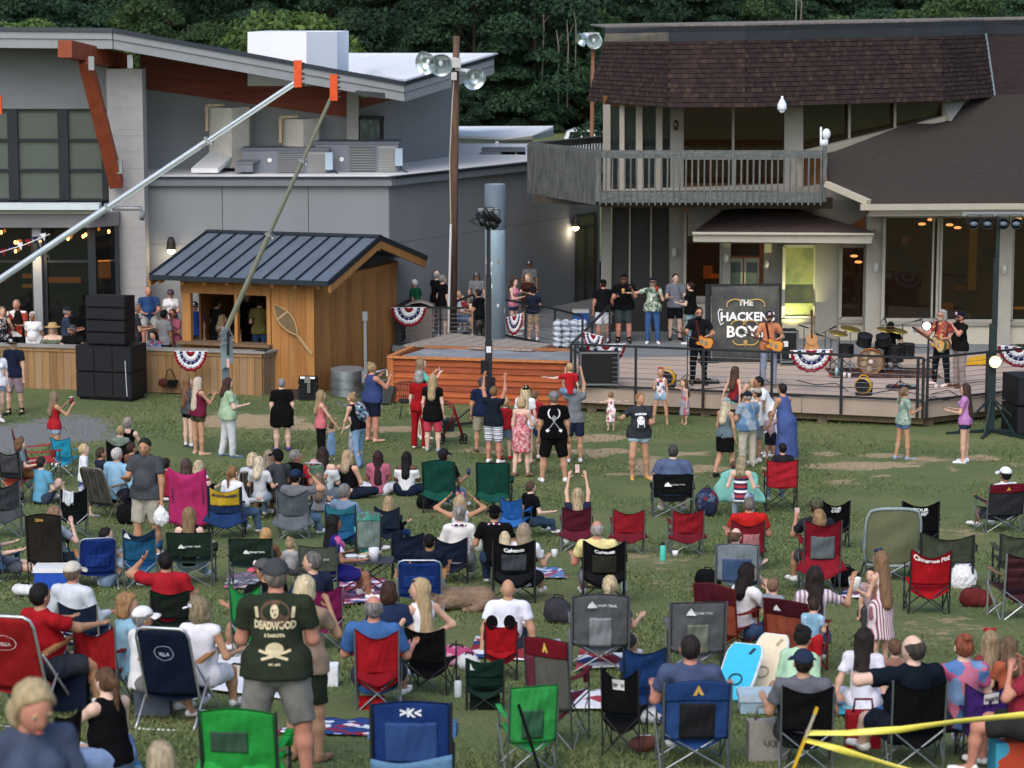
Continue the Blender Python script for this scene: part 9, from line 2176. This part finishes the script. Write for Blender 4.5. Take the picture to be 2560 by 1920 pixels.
mb=MB();mb.prism([tank(i/32*2*pi,.62,.95)for i in range(32)],(0,0,.015));wpart('base',mb,M('#a4adb0',.45,.12,3,.05,.6,.5),o)
v2,f2=text_mesh('TUFF',.10,.004);mb=MB();mb.add([tuple(tank(-.9+x*1.9,.33+y,.995))for x,y,*_ in v2],f2);wpart('embossing',mb,metal('#7f8a8e'),o)
g=G(770,1002);o=thing('hose_crate','black ribbed hose crate with a silver valve on top','pump',g)
for i in range(7):mb=MB();mb.box(g+V(0,.2,.05+.078*i),(.46 if i%2 else .43,.4 if i%2 else .37,.072));wpart('rib',mb,blkm,o)
mb=MB();mb.tube([g+V(.03,-.06,.2),g+V(.03,-.06,.5)],.05,8);mb.tube([g+V(-.17,-.06,.56),g+V(.17,-.06,.55)],.045,8);mb.box(g+V(0,-.08,.52),(.14,.1,.14));wpart('valve',mb,metal('#b4babd',.3),o)
mb=MB();mb.box(g+V(-.15,.35,.1),(.9,.3,.22));one('planter_tray','low dark tray behind the hose crate','tray',mb,paint('#3a3230'))
mb=MB()
for i in range(5):a_=G(955+5*i,1012);mb.beam(a_+V(0,.1,0),a_+V(.10,.25,.40),.04,.12)
one('leaning_panels','dark slats leaning against the orange platform corner','panels',mb,M('#3c4340',.6,.1))
g=G(425,957);o=thing('handbag','brown and black handbag hanging on the plank wall','bag',g)
fb=V(P(420,950,61.7).x,61.62,0)
mb=MB();mb.ell(fb+V(-.10,0,.28),(.13,.07,.11),10,7);wpart('pouch',mb,fab('#5a3026'),o,True);mb=MB();mb.prism([fb+V(-.05,-.03,.34),fb+V(.26,-.03,.34),fb+V(.2,-.03,.16),fb+V(.02,-.03,.16)],(0,.1,0));wpart('body',mb,fab('#1b1a1a'),o)
mb=MB();mb.tube([fb+V(-.05,-.02,.34),fb+V(0,-.02,.58),fb+V(.08,-.02,.62),fb+V(.15,-.02,.50),fb+V(.2,-.02,.34)],.015,6);wpart('handle',mb,fab('#3a2a24'),o)
c=Zp(1046,834,.6);o=thing('litter_bin','brown metal bin with arched lid behind the railing','bin',c)
x0,x1,Y=P(1014,830,67.2).x,P(1080,830,67.2).x,67.2
mb=MB();mb.box(((x0+x1)/2,Y+.3,1.05),(x1-x0,.6,.9));wpart('body',mb,paint('#8a8078'),o)
mb=MB();mb.sheet(lambda a_,b_:V(x0-.05+(x1-x0+.1)*a_,Y-.05+.7*b_,1.5+.13*sin(pi*a_)),10,1,.03);wpart('lid',mb,paint('#a39a90'),o,True)
c=Zp(1452,812,.6);o=thing('cooler','blue cooler with white lid on the deck','cooler',c)
mb=MB();mb.box(c+V(0,.2,.17),(.44,.36,.32));wpart('box',mb,M('#2a5aa8',.5,.08),o);mb=MB();mb.box(c+V(0,.2,.365),(.46,.38,.07));wpart('lid',mb,M('#cdd6da',.5,.05),o)
c=Zp(1425,872,.6);o=thing('wrapped_pallet','stack of white wrapped bags standing on the deck corner','bags',c)
rr=random.Random(3)
for i in range(5):
 for j in range(4):
  for d in range(2):
   mb=MB();mb.ell(c+V(-.32+.21*j+rr.uniform(-.02,.02),.15+.25*d,.08+.14*i),(.125,.15,.082),8,6,ROT(rr.uniform(-.3,.3),3,'Y'));wpart('bag',mb,M('#d3dbe4',.35,.12,18,.6,h2='#b9c3cf'),o,False)
   # - parked car beyond the roofs
Yc=188.;c=P(1452,352,Yc);c.z=-1.2
o=thing('parked_car','white sport utility vehicle parked beyond the white annex roof','car',c)
s_=1.0
def cx(u):return P(u,330,Yc).x
prof=[(-2.3,.45),(-2.35,1.0),(-2.2,1.12),(-1.95,1.72),(-1.6,1.86),(.6,1.86),(1.35,1.28),(2.3,1.12),(2.45,.75),(2.4,.42)]
x0=cx(1404)+2.35
mb=MB();mb.prism([(x0+x,Yc,c.z+z)for x,z in prof],(0,1.85,0));wpart('body',mb,M('#dfe4ea',.25,.03,spec=.6),o)
for(a_,b2)in((-1.85,-.95),(-.85,.0),(.1,.95)):
 top=1.74;mb=MB();mb.prism([(x0+a_,Yc-.01,c.z+1.22),(x0+b2,Yc-.01,c.z+1.22),(x0+b2-(.35 if b2>.5 else 0),Yc-.01,c.z+top),(x0+a_+(.12 if a_<-1.5 else 0),Yc-.01,c.z+top)],(0,.02,0));wpart('window',mb,M('#1d242a',.15,.05),o)
mb=MB();mb.box((x0-2.33,Yc-.0,c.z+.95),(.12,.2,.22));wpart('tail_light',mb,M('#c03030',.3,.05),o)
for x in(-1.45,1.5):mb=MB();mb.lathe([(.36,-.1),(.36,.1)],(x0+x,Yc,c.z+.36),16,(0,1,0));wpart('wheel',mb,paint('#1c1d1f'),o)
for y in(.15,1.6):mb=MB();mb.beam((x0-1.5,Yc+y,c.z+1.93),(x0+.4,Yc+y,c.z+1.93),.05,.05);wpart('roof_rail',mb,steel,o)
for z in(.9,):mb=MB();mb.box((x0,Yc-.01,c.z+z),(4.4,.015,.03));wpart('door_trim',mb,paint('#aab0b5'),o)
# - things on the lawn
def blanket(pts,lb,mat,name='blanket'):
 q=[G(*p)for p in pts]
 def f(a_,b_):
  p=lerp(lerp(q[0],q[1],a_),lerp(q[3],q[2],a_),b_);p.z=gz(p.y)+.045+.012*sin(a_*17+b_*5)*sin(b_*11);return p
 mb=MB();mb.sheet(f,16,12,.01);return one(name,lb,'blanket',mb,mat,True)
flagc=['#e2e4ea','#b02a38','#2f4a86','#e6e8ee','#c04a54']
blanket([(470,1725),(705,1755),(700,1665),(560,1635)],'white quilted blanket spread behind the navy beach chair',M('#dfe3e8',.9,.06,12,.3))
blanket([(820,1520),(985,1505),(960,1450),(850,1462)],'pink and red flowered blanket by the side table',blotch(['#d85a86','#e8e2ea','#c83848','#4a5a9a','#e08aa8'],7))
blanket([(1170,1650),(1420,1665),(1400,1605),(1190,1600)],'flag print blanket under the man with the shaved head',blotch(flagc,3))
blanket([(1440,1680),(1600,1672),(1590,1612),(1450,1620)],'flag print towel below the big grey chair',blotch(flagc,3.5),'beach_towel')
blanket([(1330,1450),(1420,1450),(1400,1425),(1340,1425)],'blue flowered blanket under the women in the script chair',blotch(['#4a7ab8','#d8dce8','#c84a5a','#6a9ad0'],9))
blanket([(690,1840),(990,1850),(960,1808),(760,1806)],'red and blue star blanket beside the big man in olive',blotch(['#2a4f9a','#2a4f9a','#dfe4ee','#b02838','#2a4f9a'],10))
blanket([(1400,1780),(1560,1780),(1530,1735),(1420,1735)],'red and white towel beneath the maroon rocking chair',blotch(['#c03a48','#e2e2ea','#c03a48','#d8dce4'],4),'beach_towel')
blanket([(1930,1790),(2300,1800),(2240,1730),(1990,1735)],'bright blue and green print blanket under the children at the right',blotch(['#2a9ab8','#7ac8d4','#a8c84a','#dfe8ea','#2a6aa8'],5))
blanket([(2100,1500),(2200,1500),(2190,1478),(2110,1478)],'red and blue print blanket near the striped sundress',blotch(['#b02838','#2a4f9a','#e2e2ea'],8))
blanket([(130,1920),(360,1935),(330,1880),(150,1880)],'aqua print towel under the foreground woman in black',blotch(['#3a9ac8','#8ac8e0','#e0e8ee'],8),'beach_towel')
blanket([(560,1475),(700,1480),(690,1440),(570,1440)],'pink and grey patterned blanket behind the dark green director chairs',blotch(['#c86a9a','#8a8a9a','#dcdce4','#6a6a7a'],6))
def boxy(name,lb,cat,u,v,w_,d,h,mat,lid=None,rz=0,handle=None,logo=None):
 g=G(u,v);o=thing(name,lb,cat,g);R_=ROT(RAD(rz),3,'Z')
 mb=MB();mb.box(g+V(0,d/2,h/2),(w_,d,h),R_);wpart('body',mb,mat,o)
 if lid:mb=MB();mb.box(g+V(0,d/2,h+.035),(w_+.03,d+.03,.07),R_);wpart('lid',mb,lid,o)
 if handle:mb=MB();mb.tube([g+V(-w_*.3,d/2,h),g+V(-w_*.25,d/2,h+.12),g+V(w_*.25,d/2,h+.12),g+V(w_*.3,d/2,h)],.012,6);wpart('handle',mb,handle,o,True)
 if logo:
  vs,fs=text_mesh(logo[0],logo[1],.003);mb=MB();mb.add([(g.x+x,g.y-.004,g.z+h*.45+y)for x,y,*_ in vs],fs);wpart('lettering',mb,M(logo[2],.8),o)
 return o,g
boxy('cooler','blue cooler with white lid beside the man in the beige cap','cooler',126,1478,.44,.32,.26,M('#2450b0',.5,.08),M('#dfe4e6',.5,.05))
boxy('cooler_bag','white, aqua and orange printed cooler bag at the bottom corner','cooler bag',2528,1938,.30,.25,.28,blotch(['#e6e2da','#3ab0d8','#3ab0d8','#d84a2a','#e8e4dc'],3.2),None,6,fab('#d8542a'))
boxy('tote_bag','pale grey tote bag standing between the black chairs','bag',1918,1905,.34,.14,.36,fab('#a8a79e'),None,6,fab('#8a8a84'),('LAKE',.08,'#5a5a58'))
boxy('cooler_bag','bright red bag standing behind the wide black chair','bag',2160,1880,.3,.2,.34,fab('#b81c28'),None,0,fab('#801820'))
boxy('tote_bag','navy bag on the grass below the red quad chair','bag',170,1780,.36,.24,.38,fab('#1b2740'),None,0,fab('#1b2740'))
boxy('tote_bag','slate grey bag beside the navy beach chair','bag',380,1790,.34,.24,.30,fab('#5f6c7c'))
boxy('tote_bag','red bag lying under the bald man chair','bag',928,1782,.24,.2,.12,fab('#b81418'))
boxy('tote_bag','white bundle on the grass behind the big man in olive','bag',818,1718,.22,.2,.22,M('#e2e6ec',.8,.1,14,.6))
boxy('storage_box','pale blue lidded box on the grass in front of the woman in mint','box',1905,1785,.42,.3,.12,M('#8fa8b8',.5,.1),M('#a8bcc8',.5))
g=G(1768,1292);o=thing('backpack','blue and red patterned backpack propped on the grass near the director chair','backpack',g)
mb=MB();mb.ell(g+V(0,.14,.24),(.21,.15,.26),14,10);wpart('body',mb,blotch(['#2a3458','#8a2a3c','#3a4a7a','#5a7a9a','#2a3458'],14),o,True);mb=MB();mb.ell(g+V(.05,.02,.15),(.13,.07,.13),10,8);wpart('pocket',mb,fab('#26304c'),o,True)
mb=MB();mb.tube([g+V(-.05,.1,.48),g+V(0,.1,.55),g+V(.06,.1,.48)],.012,6);wpart('handle',mb,fab('#22283a'),o)
hb=w_bp;k_=hb['k']
c_=hb['w2'](hb['pel']+hb['T']*.32*k_-hb['Fw']*.20*k_);o=thing('backpack','navy floral backpack worn by the woman in light jeans','backpack',c_)
Rz=ROT(hb['yaw'],3,'Z')@ROT(RAD(-18),3,'X')
mb=MB();mb.ell(c_,(.145,.10,.215),14,10,Rz);wpart('body',mb,blotch(['#1d2a44','#1d2a44','#24324e','#c8d4dc','#a86a8a','#5a9ab0'],26),o,True)
mb=MB();mb.ell(c_+Rz@V(0,-.08,-.07),(.10,.05,.09),10,8,Rz);wpart('pocket',mb,blotch(['#1d2a44','#24324e','#c8d4dc','#5a9ab0'],30),o,True)
for s in(-1,1):mb=MB();mb.tube([c_+Rz@V(.09*s,.06,.17),c_+Rz@V(.10*s,.20,.19),c_+Rz@V(.11*s,.30,.05),c_+Rz@V(.12*s,.1,-.15)],.018,6);wpart('strap',mb,fab('#1d2a44'),o)
def bottle(u,v,lb,col,h=.26,r=.04,cat='bottle',cap_='#1b1b1d',g=None):
 g=g if g is not None else G(u,v);o=thing('water_bottle' if cat=='bottle' else 'drink_cup',lb,cat,g)
 if cat=='bottle':
  mb=MB();mb.lathe([(r*.95,0),(r,.01),(r,h*.75),(r*.55,h*.86)],g,14);wpart('body',mb,col,o,True);mb=MB();mb.lathe([(r*.6,h*.86),(r*.6,h),(r*.3,h*1.02)],g,10);wpart('cap',mb,paint(cap_),o,True)
 else:
  mb=MB();mb.lathe([(r*.75,0),(r,h),(r*.92,h),(r*.7,.01)],g,14);wpart('cup',mb,col,o,True)
  if cap_:mb=MB();mb.lathe([(r*1.06,h),(r*1.06,h+.01),(r*.8,h+.015),(0,h+.016)],g,14);wpart('lid',mb,paint(cap_),o,True)
 return o
bottle(1657,1404,'turquoise flask with black cap standing on the grass',M('#4fc4b4',.4,.05),.30,.045)
bottle(1352,1398,'clear plastic cup on the grass, nearer the yellow shirt',M('#c9ced0',.2,.05),.14,.05,'cup',None);bottle(1386,1396,'second clear plastic cup on the grass beside the first',M('#cfd3d4',.2,.05),.14,.05,'cup',None)
bottle(1688,1390,'small white crumpled cup near the turquoise flask',M('#dfe4ec',.5),.08,.05,'cup',None)
# side table with food
g=G(915,1490);o=thing('side_table','folding black side table holding plastic tubs','table',g)
for i in range(6):mb=MB();mb.box(g+V(0,.08+.07*i,.44),(.72,.062,.02));wpart('slat',mb,M('#3c4046',.6),o)
for s in(-1,1):mb=MB();mb.tube([g+V(-.33,.23-.22*s,0),g+V(.33,.23-.22*s,.43)],.012,6);mb.tube([g+V(.33,.23-.22*s,0),g+V(-.33,.23-.22*s,.43)],.012,6);wpart('leg',mb,blk,o)
for(dx,dy,r,h,lb)in((.1,.2,.075,.17,'tall clear tub on the side table'),(-.05,.12,.06,.07,'low white tub on the side table'),(-.2,.25,.09,.05,'flat white carton on the side table')):bottle(0,0,lb,M('#d3d8da',.3,.05),h,r,'cup','#d8dcde' if h<.1 else None,g+V(dx,dy,.45))
mb=MB();mb.tube([g+V(-.1,.28,.50),g+V(.2,.34,.53)],.03,8);one('bread_roll','long wrapped roll on the side table','food',mb,M('#b5a58a',.7,.2),True)
# brown dog lying on the grass
g=G(1165,1530);o=thing('dog','shaggy brown grey dog lying curled on the grass','dog',g)
F_=np.array([1.,0,0]);gv=np.array(g)
def dp(x,y,z):return gv+np.array([x,y,z])
pr=[ellip(dp(0,.2,.13),(.33,.17,.15)),ellip(dp(.2,.2,.14),(.18,.17,.15)),ellip(dp(-.22,.2,.13),(.18,.18,.15)),cap(dp(-.28,.15,.15),dp(-.42,.08,.16),.09,.075),ellip(dp(-.46,.05,.15),(.095,.085,.08)),cap(dp(-.5,.02,.13),dp(-.57,-.02,.10),.05,.036),cap(dp(-.25,.05,.08),dp(-.48,-.05,.035),.05,.03),cap(dp(.25,.08,.09),dp(.12,-.02,.04),.08,.045),cap(dp(.12,-.02,.04),dp(-.02,-.04,.035),.04,.03),cap(dp(.36,.25,.1),dp(.46,.05,.05),.045,.03),cap(dp(.46,.05,.05),dp(.38,-.08,.04),.035,.02)]
vv,qq=sdf_mesh(pr,.016,.05,(.008,60.));m_=np_mesh([(vv-gv,qq,0)]);part('body',m_,M('#8a7663',.95,.35,22,.9,stretch=(.4,1,1),h2='#6a5848'),o)
for s in(0,1):mb=MB();mb.ell(g+V(-.43,.0+.11*s,.20),(.03,.02,.055),8,6);wpart('ear',mb,M('#5a4a3c',.95,.3,20,.6),o,True)
mb=MB();mb.ell(g+V(-.60,-.025,.105),(.018,.018,.014),8,6);wpart('nose',mb,M('#1a1514',.4),o,True)
# boogie boards
def board(u,v,lb,col,L_,w_,yaw,lean_,pat):
 g=G(u,v);o=thing('bodyboard',lb,'board',g,0,'bodyboards leaning on the chairs');Rm=ROT(RAD(yaw),3,'Z')@ROT(RAD(lean_),3,'X')
 outl=[]
 for i in range(25):t=i/24;outl.append((-w_/2*min(1,(sin(pi*min(.5,t*.9+.12)))**.6)*(1 if t<.8 else 1-(t-.8)**2*6),t*L_))
 poly=outl+[(-x,y)for x,y in reversed(outl)]
 mb=MB();mb.prism([g+Rm@V(x,0,y)for x,y in poly],Rm@V(0,.05,0));wpart('foam',mb,col,o)
 mb=MB();mb.tube([g+Rm@V(x*1.0,.025,y)for x,y in poly],.022,6);wpart('rim',mb,M('#d8dcdc',.6),o)
 mb=MB();mb.lathe([(.06,0),(.075,0),(.075,.006),(.06,.006)],g+Rm@V(.0,-.006,L_*.35),16,Rm@V(0,-1,0),caps=False);mb.beam(g+Rm@V(.06,-.005,L_*.82),g+Rm@V(.10,-.005,L_*.93),.03,.006,up=Rm@V(0,1,0));wpart('emblem',mb,pat,o)
board(1822,1748,'bright cyan bodyboard leaning against the chairs',M('#38b4d8',.6,.06),.70,.36,-25,-50,M('#1a3a4a',.7));board(1888,1732,'cream bodyboard leaning beside the cyan one',M('#d9cdb2',.6,.06),.72,.32,-28,-46,M('#a89a80',.7))
# football
g=G(1610,1880);o=thing('football','brown leather football with white laces under the black tagged chair','ball',g)
mb=MB();mb.lathe([(.0,-.15),(.035,-.12),(.07,-.06),(.085,0),(.07,.06),(.035,.12),(0,.15)],g+V(0,.0,.085),14,(1,.1,.05));wpart('ball',mb,M('#6a3f38',.7,.15,30),o,True);mb=MB();mb.box(g+V(0,-.03,.165),(.11,.012,.008));wpart('laces',mb,paint('#e2e2e2'),o)
# bags hanging
def plastic(c,s,lb):
 o=thing('plastic_bag',lb,'bag',c);vv,qq=sdf_mesh([ellip((0,0,-.22*s),(.15*s,.10*s,.17*s)),cap((-.04*s,0,-.1*s),(-.02*s,0,0),.05*s,.02),cap((.05*s,0,-.1*s),(.02*s,0,0),.05*s,.02)],.014,.03,(.010,45.));part('bag',np_mesh([(vv,qq,0)]),M('#e0e0e6',.3,.12,22,.8),o)
plastic(wlk['hand_w'][1],0.8,'white plastic shopping bag carried by the walking man')if abs(wlk['hand_w'][1].x)<abs(wlk['hand_w'][0].x)else plastic(wlk['hand_w'][0],0.8,'white plastic shopping bag carried by the walking man')
plastic(P(2408,1395,C['olive1']['Y']-.25),1.3,'white plastic bag hanging on the olive chair arm')
# held phones and cups
def phone(p,lb,rz=0.,col='#17181b',tilt=0):
 o=thing('phone',lb,'phone',p);Rm=ROT(rz,3,'Z')@ROT(tilt,3,'X')
 mb=MB();mb.box(p+V(0,0,.03),(.075,.01,.15),Rm);wpart('case',mb,paint(col,.3),o);mb=MB();mb.box(p+Rm@V(0,-.007,.03),(.066,.003,.135),Rm);wpart('screen',mb,M('#b08a80',.2,.3,12,emit=.25,h2='#d8c8c4'),o)
def mid(r):return(r['hand_w'][0]+r['hand_w'][1])/2
for r_,lb in((w_blue,'phone held by the woman in royal blue tank'),(w_teal,'phone held up by the girl in the teal tee'),(m_ph,'phone held up by the bearded man on the deck'),(m_cm,'phone held by the man in the camouflage cap')):phone(mid(r_)if r_ in(w_blue,w_teal)else r_['hand_w'][1],lb,r_['yaw'])
phone(mid(w_rec)+V(0,0,.04),'phone lifted high by the woman in the maroon chair, screen lit',w_rec['yaw']);phone(m_cam['hand_w'][0],'yellow cased phone held by the man in camouflage trousers',0,'#d8c020')
def hcup(p,lb,col,lid=None,h=.13,r=.042):bottle(0,0,lb,col,h,r,'cup',lid,p-V(0,0,.05))
hcup(mid(w_cup),'dark red insulated cup held by the woman in the red tank',M('#6a1420',.3,.05),'#c8ccd0',.16,.045);hcup(dance['hand_w'][0],'pink and white striped cup held by the dancing woman',stripes(['#e2a8b0','#f0e6e8'],.04,2),'#f0e8ea',.17,.045)
hcup(w_dr['hand_w'][1],'red cup at the mouth of the woman in camouflage',M('#a81c24',.4));hcup(w_dr['hand_w'][0],'glass of beer held out by the woman in camouflage',M('#c89a50',.2));hcup(m_ph['hand_w'][0],'dark can held by the bearded man on the deck',M('#1d1d20',.3),None,.12,.034)
hcup(g_str['hand_w'][1]if g_str['hand_w'][1].x<g_str['hand_w'][0].x else g_str['hand_w'][0],'white popcorn tub held by the girl in the sundress',M('#e2e2de',.6),None,.15,.07);hcup(m_can['hand_w'][0],'dark blue can held by the man in the green chair',M('#2a3a58',.3),None,.14,.04)
# rollator walker
g=G(1128,1112);o=thing('rollator','red framed wheeled walker with black seat beside the woman with braids','walker',g)
rd=M('#8a2024',.35,.05,metal=.4)
for s,y in((0,0.0),(1,.42)):
 mb=MB();mb.tube([g+V(.26,y,.10),g+V(.05,y,.78),g+V(-.08,y,.88),g+V(-.16,y,.86)],.016,7);mb.tube([g+V(-.22,y,.10),g+V(.0,y,.52),g+V(.06,y,.70)],.015,7);wpart('side_frame',mb,rd,o,True)
 for x in(.26,-.22):mb=MB();mb.lathe([(.055,-.015),(.085,-.015),(.09,0),(.085,.015),(.055,.015)],g+V(x,y,.09),16,(0,1,0),caps=False);mb.box(g+V(x,y,.09),(.13,.012,.014));mb.box(g+V(x,y,.09),(.014,.012,.13));wpart('wheel',mb,blkm,o)
 mb=MB();mb.tube([g+V(-.10,y,.88),g+V(-.24,y,.86)],.022,7);wpart('grip',mb,blk,o)
mb=MB();mb.box(g+V(-.06,.21,.50),(.30,.40,.04));mb.box(g+V(-.06,.21,.38),(.24,.36,.2));wpart('seat',mb,blk,o)
# wire garden chair
g=G(1018,1052);o=thing('wire_chair','black wire garden chair by the orange platform','chair',g)
for q in range(9):t=-1+2*q/8;mb=MB();mb.tube([g+V(.16*t,.2-.06*(1-t*t),.42),g+V(.22*t,.24-.10*(1-t*t),.88-.05*t*t)],.008,5);wpart('wire',mb,blk,o)
mb=MB();mb.tube([g+V(.22*t,.24-.10*(1-t*t),.88-.05*t*t)for t in np.linspace(-1,1,12)],.013,6);wpart('top_rail',mb,blk,o)
mb=MB();mb.lathe([(.0,.42),(.22,.42),(.22,.44),(0,.44)],g+V(0,.28,0),16);wpart('seat',mb,blk,o)
for a_ in(45,135,225,315):mb=MB();d=V(cos(RAD(a_)),sin(RAD(a_)),0);mb.tube([g+V(0,.28,.42)+d*.16,g+V(0,.28,0)+d*.26],.010,5);wpart('leg',mb,blk,o)
# yellow caution tape on a slanting stake
g0=G(1990,1965);Yt=g0.y-.1
o=thing('wooden_stake','slanting yellow topped stake holding the caution tape','stake',g0)
sa,sb=P(1978,1935,Yt),P(2043,1768,Yt)
mb=MB();mb.beam(sa-(sb-sa)*.2,sb,.035,.02);wpart('shaft',mb,M('#a8a48e',.8,.15),o)
for t0,t1 in((.90,1.0),(-.2,.55)):mb=MB();mb.beam(lerp(sa,sb,t0),lerp(sa,sb,t1),.038,.023);wpart('yellow_paint',mb,M('#d0a828',.7),o)
def tape(pts,lb,wid):
 q=[P(u,v_,y_)for u,v_,y_ in pts]
 def f(a_,b_):
  i=min(int(a_*(len(q)-1)),len(q)-2);t=a_*(len(q)-1)-i;p=lerp(q[i],q[i+1],t)
  tw=.25+.8*sin(a_*5.0+1);return p+V(0,sin(tw)*wid*(b_-.5),cos(tw)*wid*(b_-.5))
 mb=MB();mb.sheet(f,28,2,.002);return one('caution_tape',lb,'tape',mb,M('#e6d84a',.4,.1,3,.1,h2='#f0e67a'),True,'strips of yellow tape')
tape([(2015,1832,Yt),(2120,1832,Yt),(2250,1824,Yt-.1),(2390,1804,Yt-.3),(2600,1783,Yt-.6)],'upper strip of yellow tape running off to the edge',.058)
tape([(2010,1848,Yt),(2080,1868,Yt),(2170,1896,Yt-.3),(2330,1945,Yt-.6)],'lower strip of yellow tape slanting down to the corner',.06)
# - small belongings scattered between the chairs
def sack(u,v,lb,col,rx=.16,ry=.12,rz=.14,cat='bag'):
 g=G(u,v);o=thing('carry_bag',lb,cat,g);rr_=random.Random(u)
 vv,qq=sdf_mesh([ellip((0,.1,rz*.75),(rx,ry,rz)),ellip((rx*.5,.08,rz*.5),(rx*.6,ry*.8,rz*.6)),ellip((-rx*.4,.12,rz*1.1),(rx*.5,ry*.7,rz*.6))],.016,.04,(.007,34.),[((0,0,.005),(0,0,-1))])
 part('body',np_mesh([(vv,qq,0)]),col if not isinstance(col,str)else fab(col),o)
 mb=MB();mb.tube([(-rx*.5,.08,rz*1.3),(-rx*.2,.08,rz*2),(rx*.3,.08,rz*1.9),(rx*.5,.08,rz*1.1)],.010,6);part('handle',mb.mesh(smooth=True),fab('#202124'),o)
for a_ in((1068,1275,'round black carry bag at the foot of the first bottle green chair','#17191b',.2,.14,.16),(318,1312,'black backpack slumped behind the striped recliner','#15161a',.2,.14,.2),(262,1268,'dark green bag between the recliner and the boy in white polo','#24302a'),(1140,1668,'pink flowered towel bundle beside the blonde woman in white',blotch(['#d86a98','#e8a8c0','#c84a80'],12),.22,.14,.12),(1172,1680,'white paper carton next to the pink bundle','#d8dcdc',.12,.1,.1),(2115,1470,'black bag beneath the crimson mesh chair','#141417',.2,.14,.16),(2440,1520,'red and brown bag between the red chair and the maroon one','#7a2a2a',.2,.13,.14),(1638,1812,'crumpled pale cloth on the grass beside the black tagged chair','#c4ccd6',.2,.14,.10),(1395,1560,'dark grey drawstring bag left of the big grey chair','#3c3e44',.18,.13,.18),(1465,1600,'dark blue bag in front of the big grey chair','#24304c',.17,.12,.12),(700,1650,'navy bag on the grass right of the green chair','#1d2640',.16,.12,.12),(1770,1470,'black bag by the chair with the blue mesh centre','#16171a',.18,.13,.14),(2420,1800,'white and blue striped bag near the balding man',blotch(['#e0e4ea','#4a7ac0','#e0e4ea','#6aa85a'],9),.18,.13,.12),(1500,1385,'white paper sack under the maroon chair','#d8dcde',.11,.09,.1),(590,1700,'beige cloth bundle on the white quilted blanket','#c8bca4',.16,.12,.08),(60,1490,'white towel bundle beside the cooler at the left','#d4dadd',.18,.13,.08),(2180,1560,'black bag behind the girl in the striped sundress','#17181c',.17,.12,.13),(880,1640,'black foam tray on the grass behind the red chair','#1a1b1e',.16,.12,.05)):sack(*a_)
for a_ in((508,1415,'clear water bottle by the dark green director chairs',M('#a8c8dc',.2,.05),.2,.035),(1560,1480,'clear bottle standing in the open grass',M('#b8ccd4',.2,.05),.2,.035),(1145,1745,'water bottle with white cap beside the lime chair',M('#c0ccd2',.2,.05),.22,.038),(2135,1850,'blue can on the grass behind the yellow tape',M('#3a6ab0',.3,.05),.13,.034)):bottle(*a_)
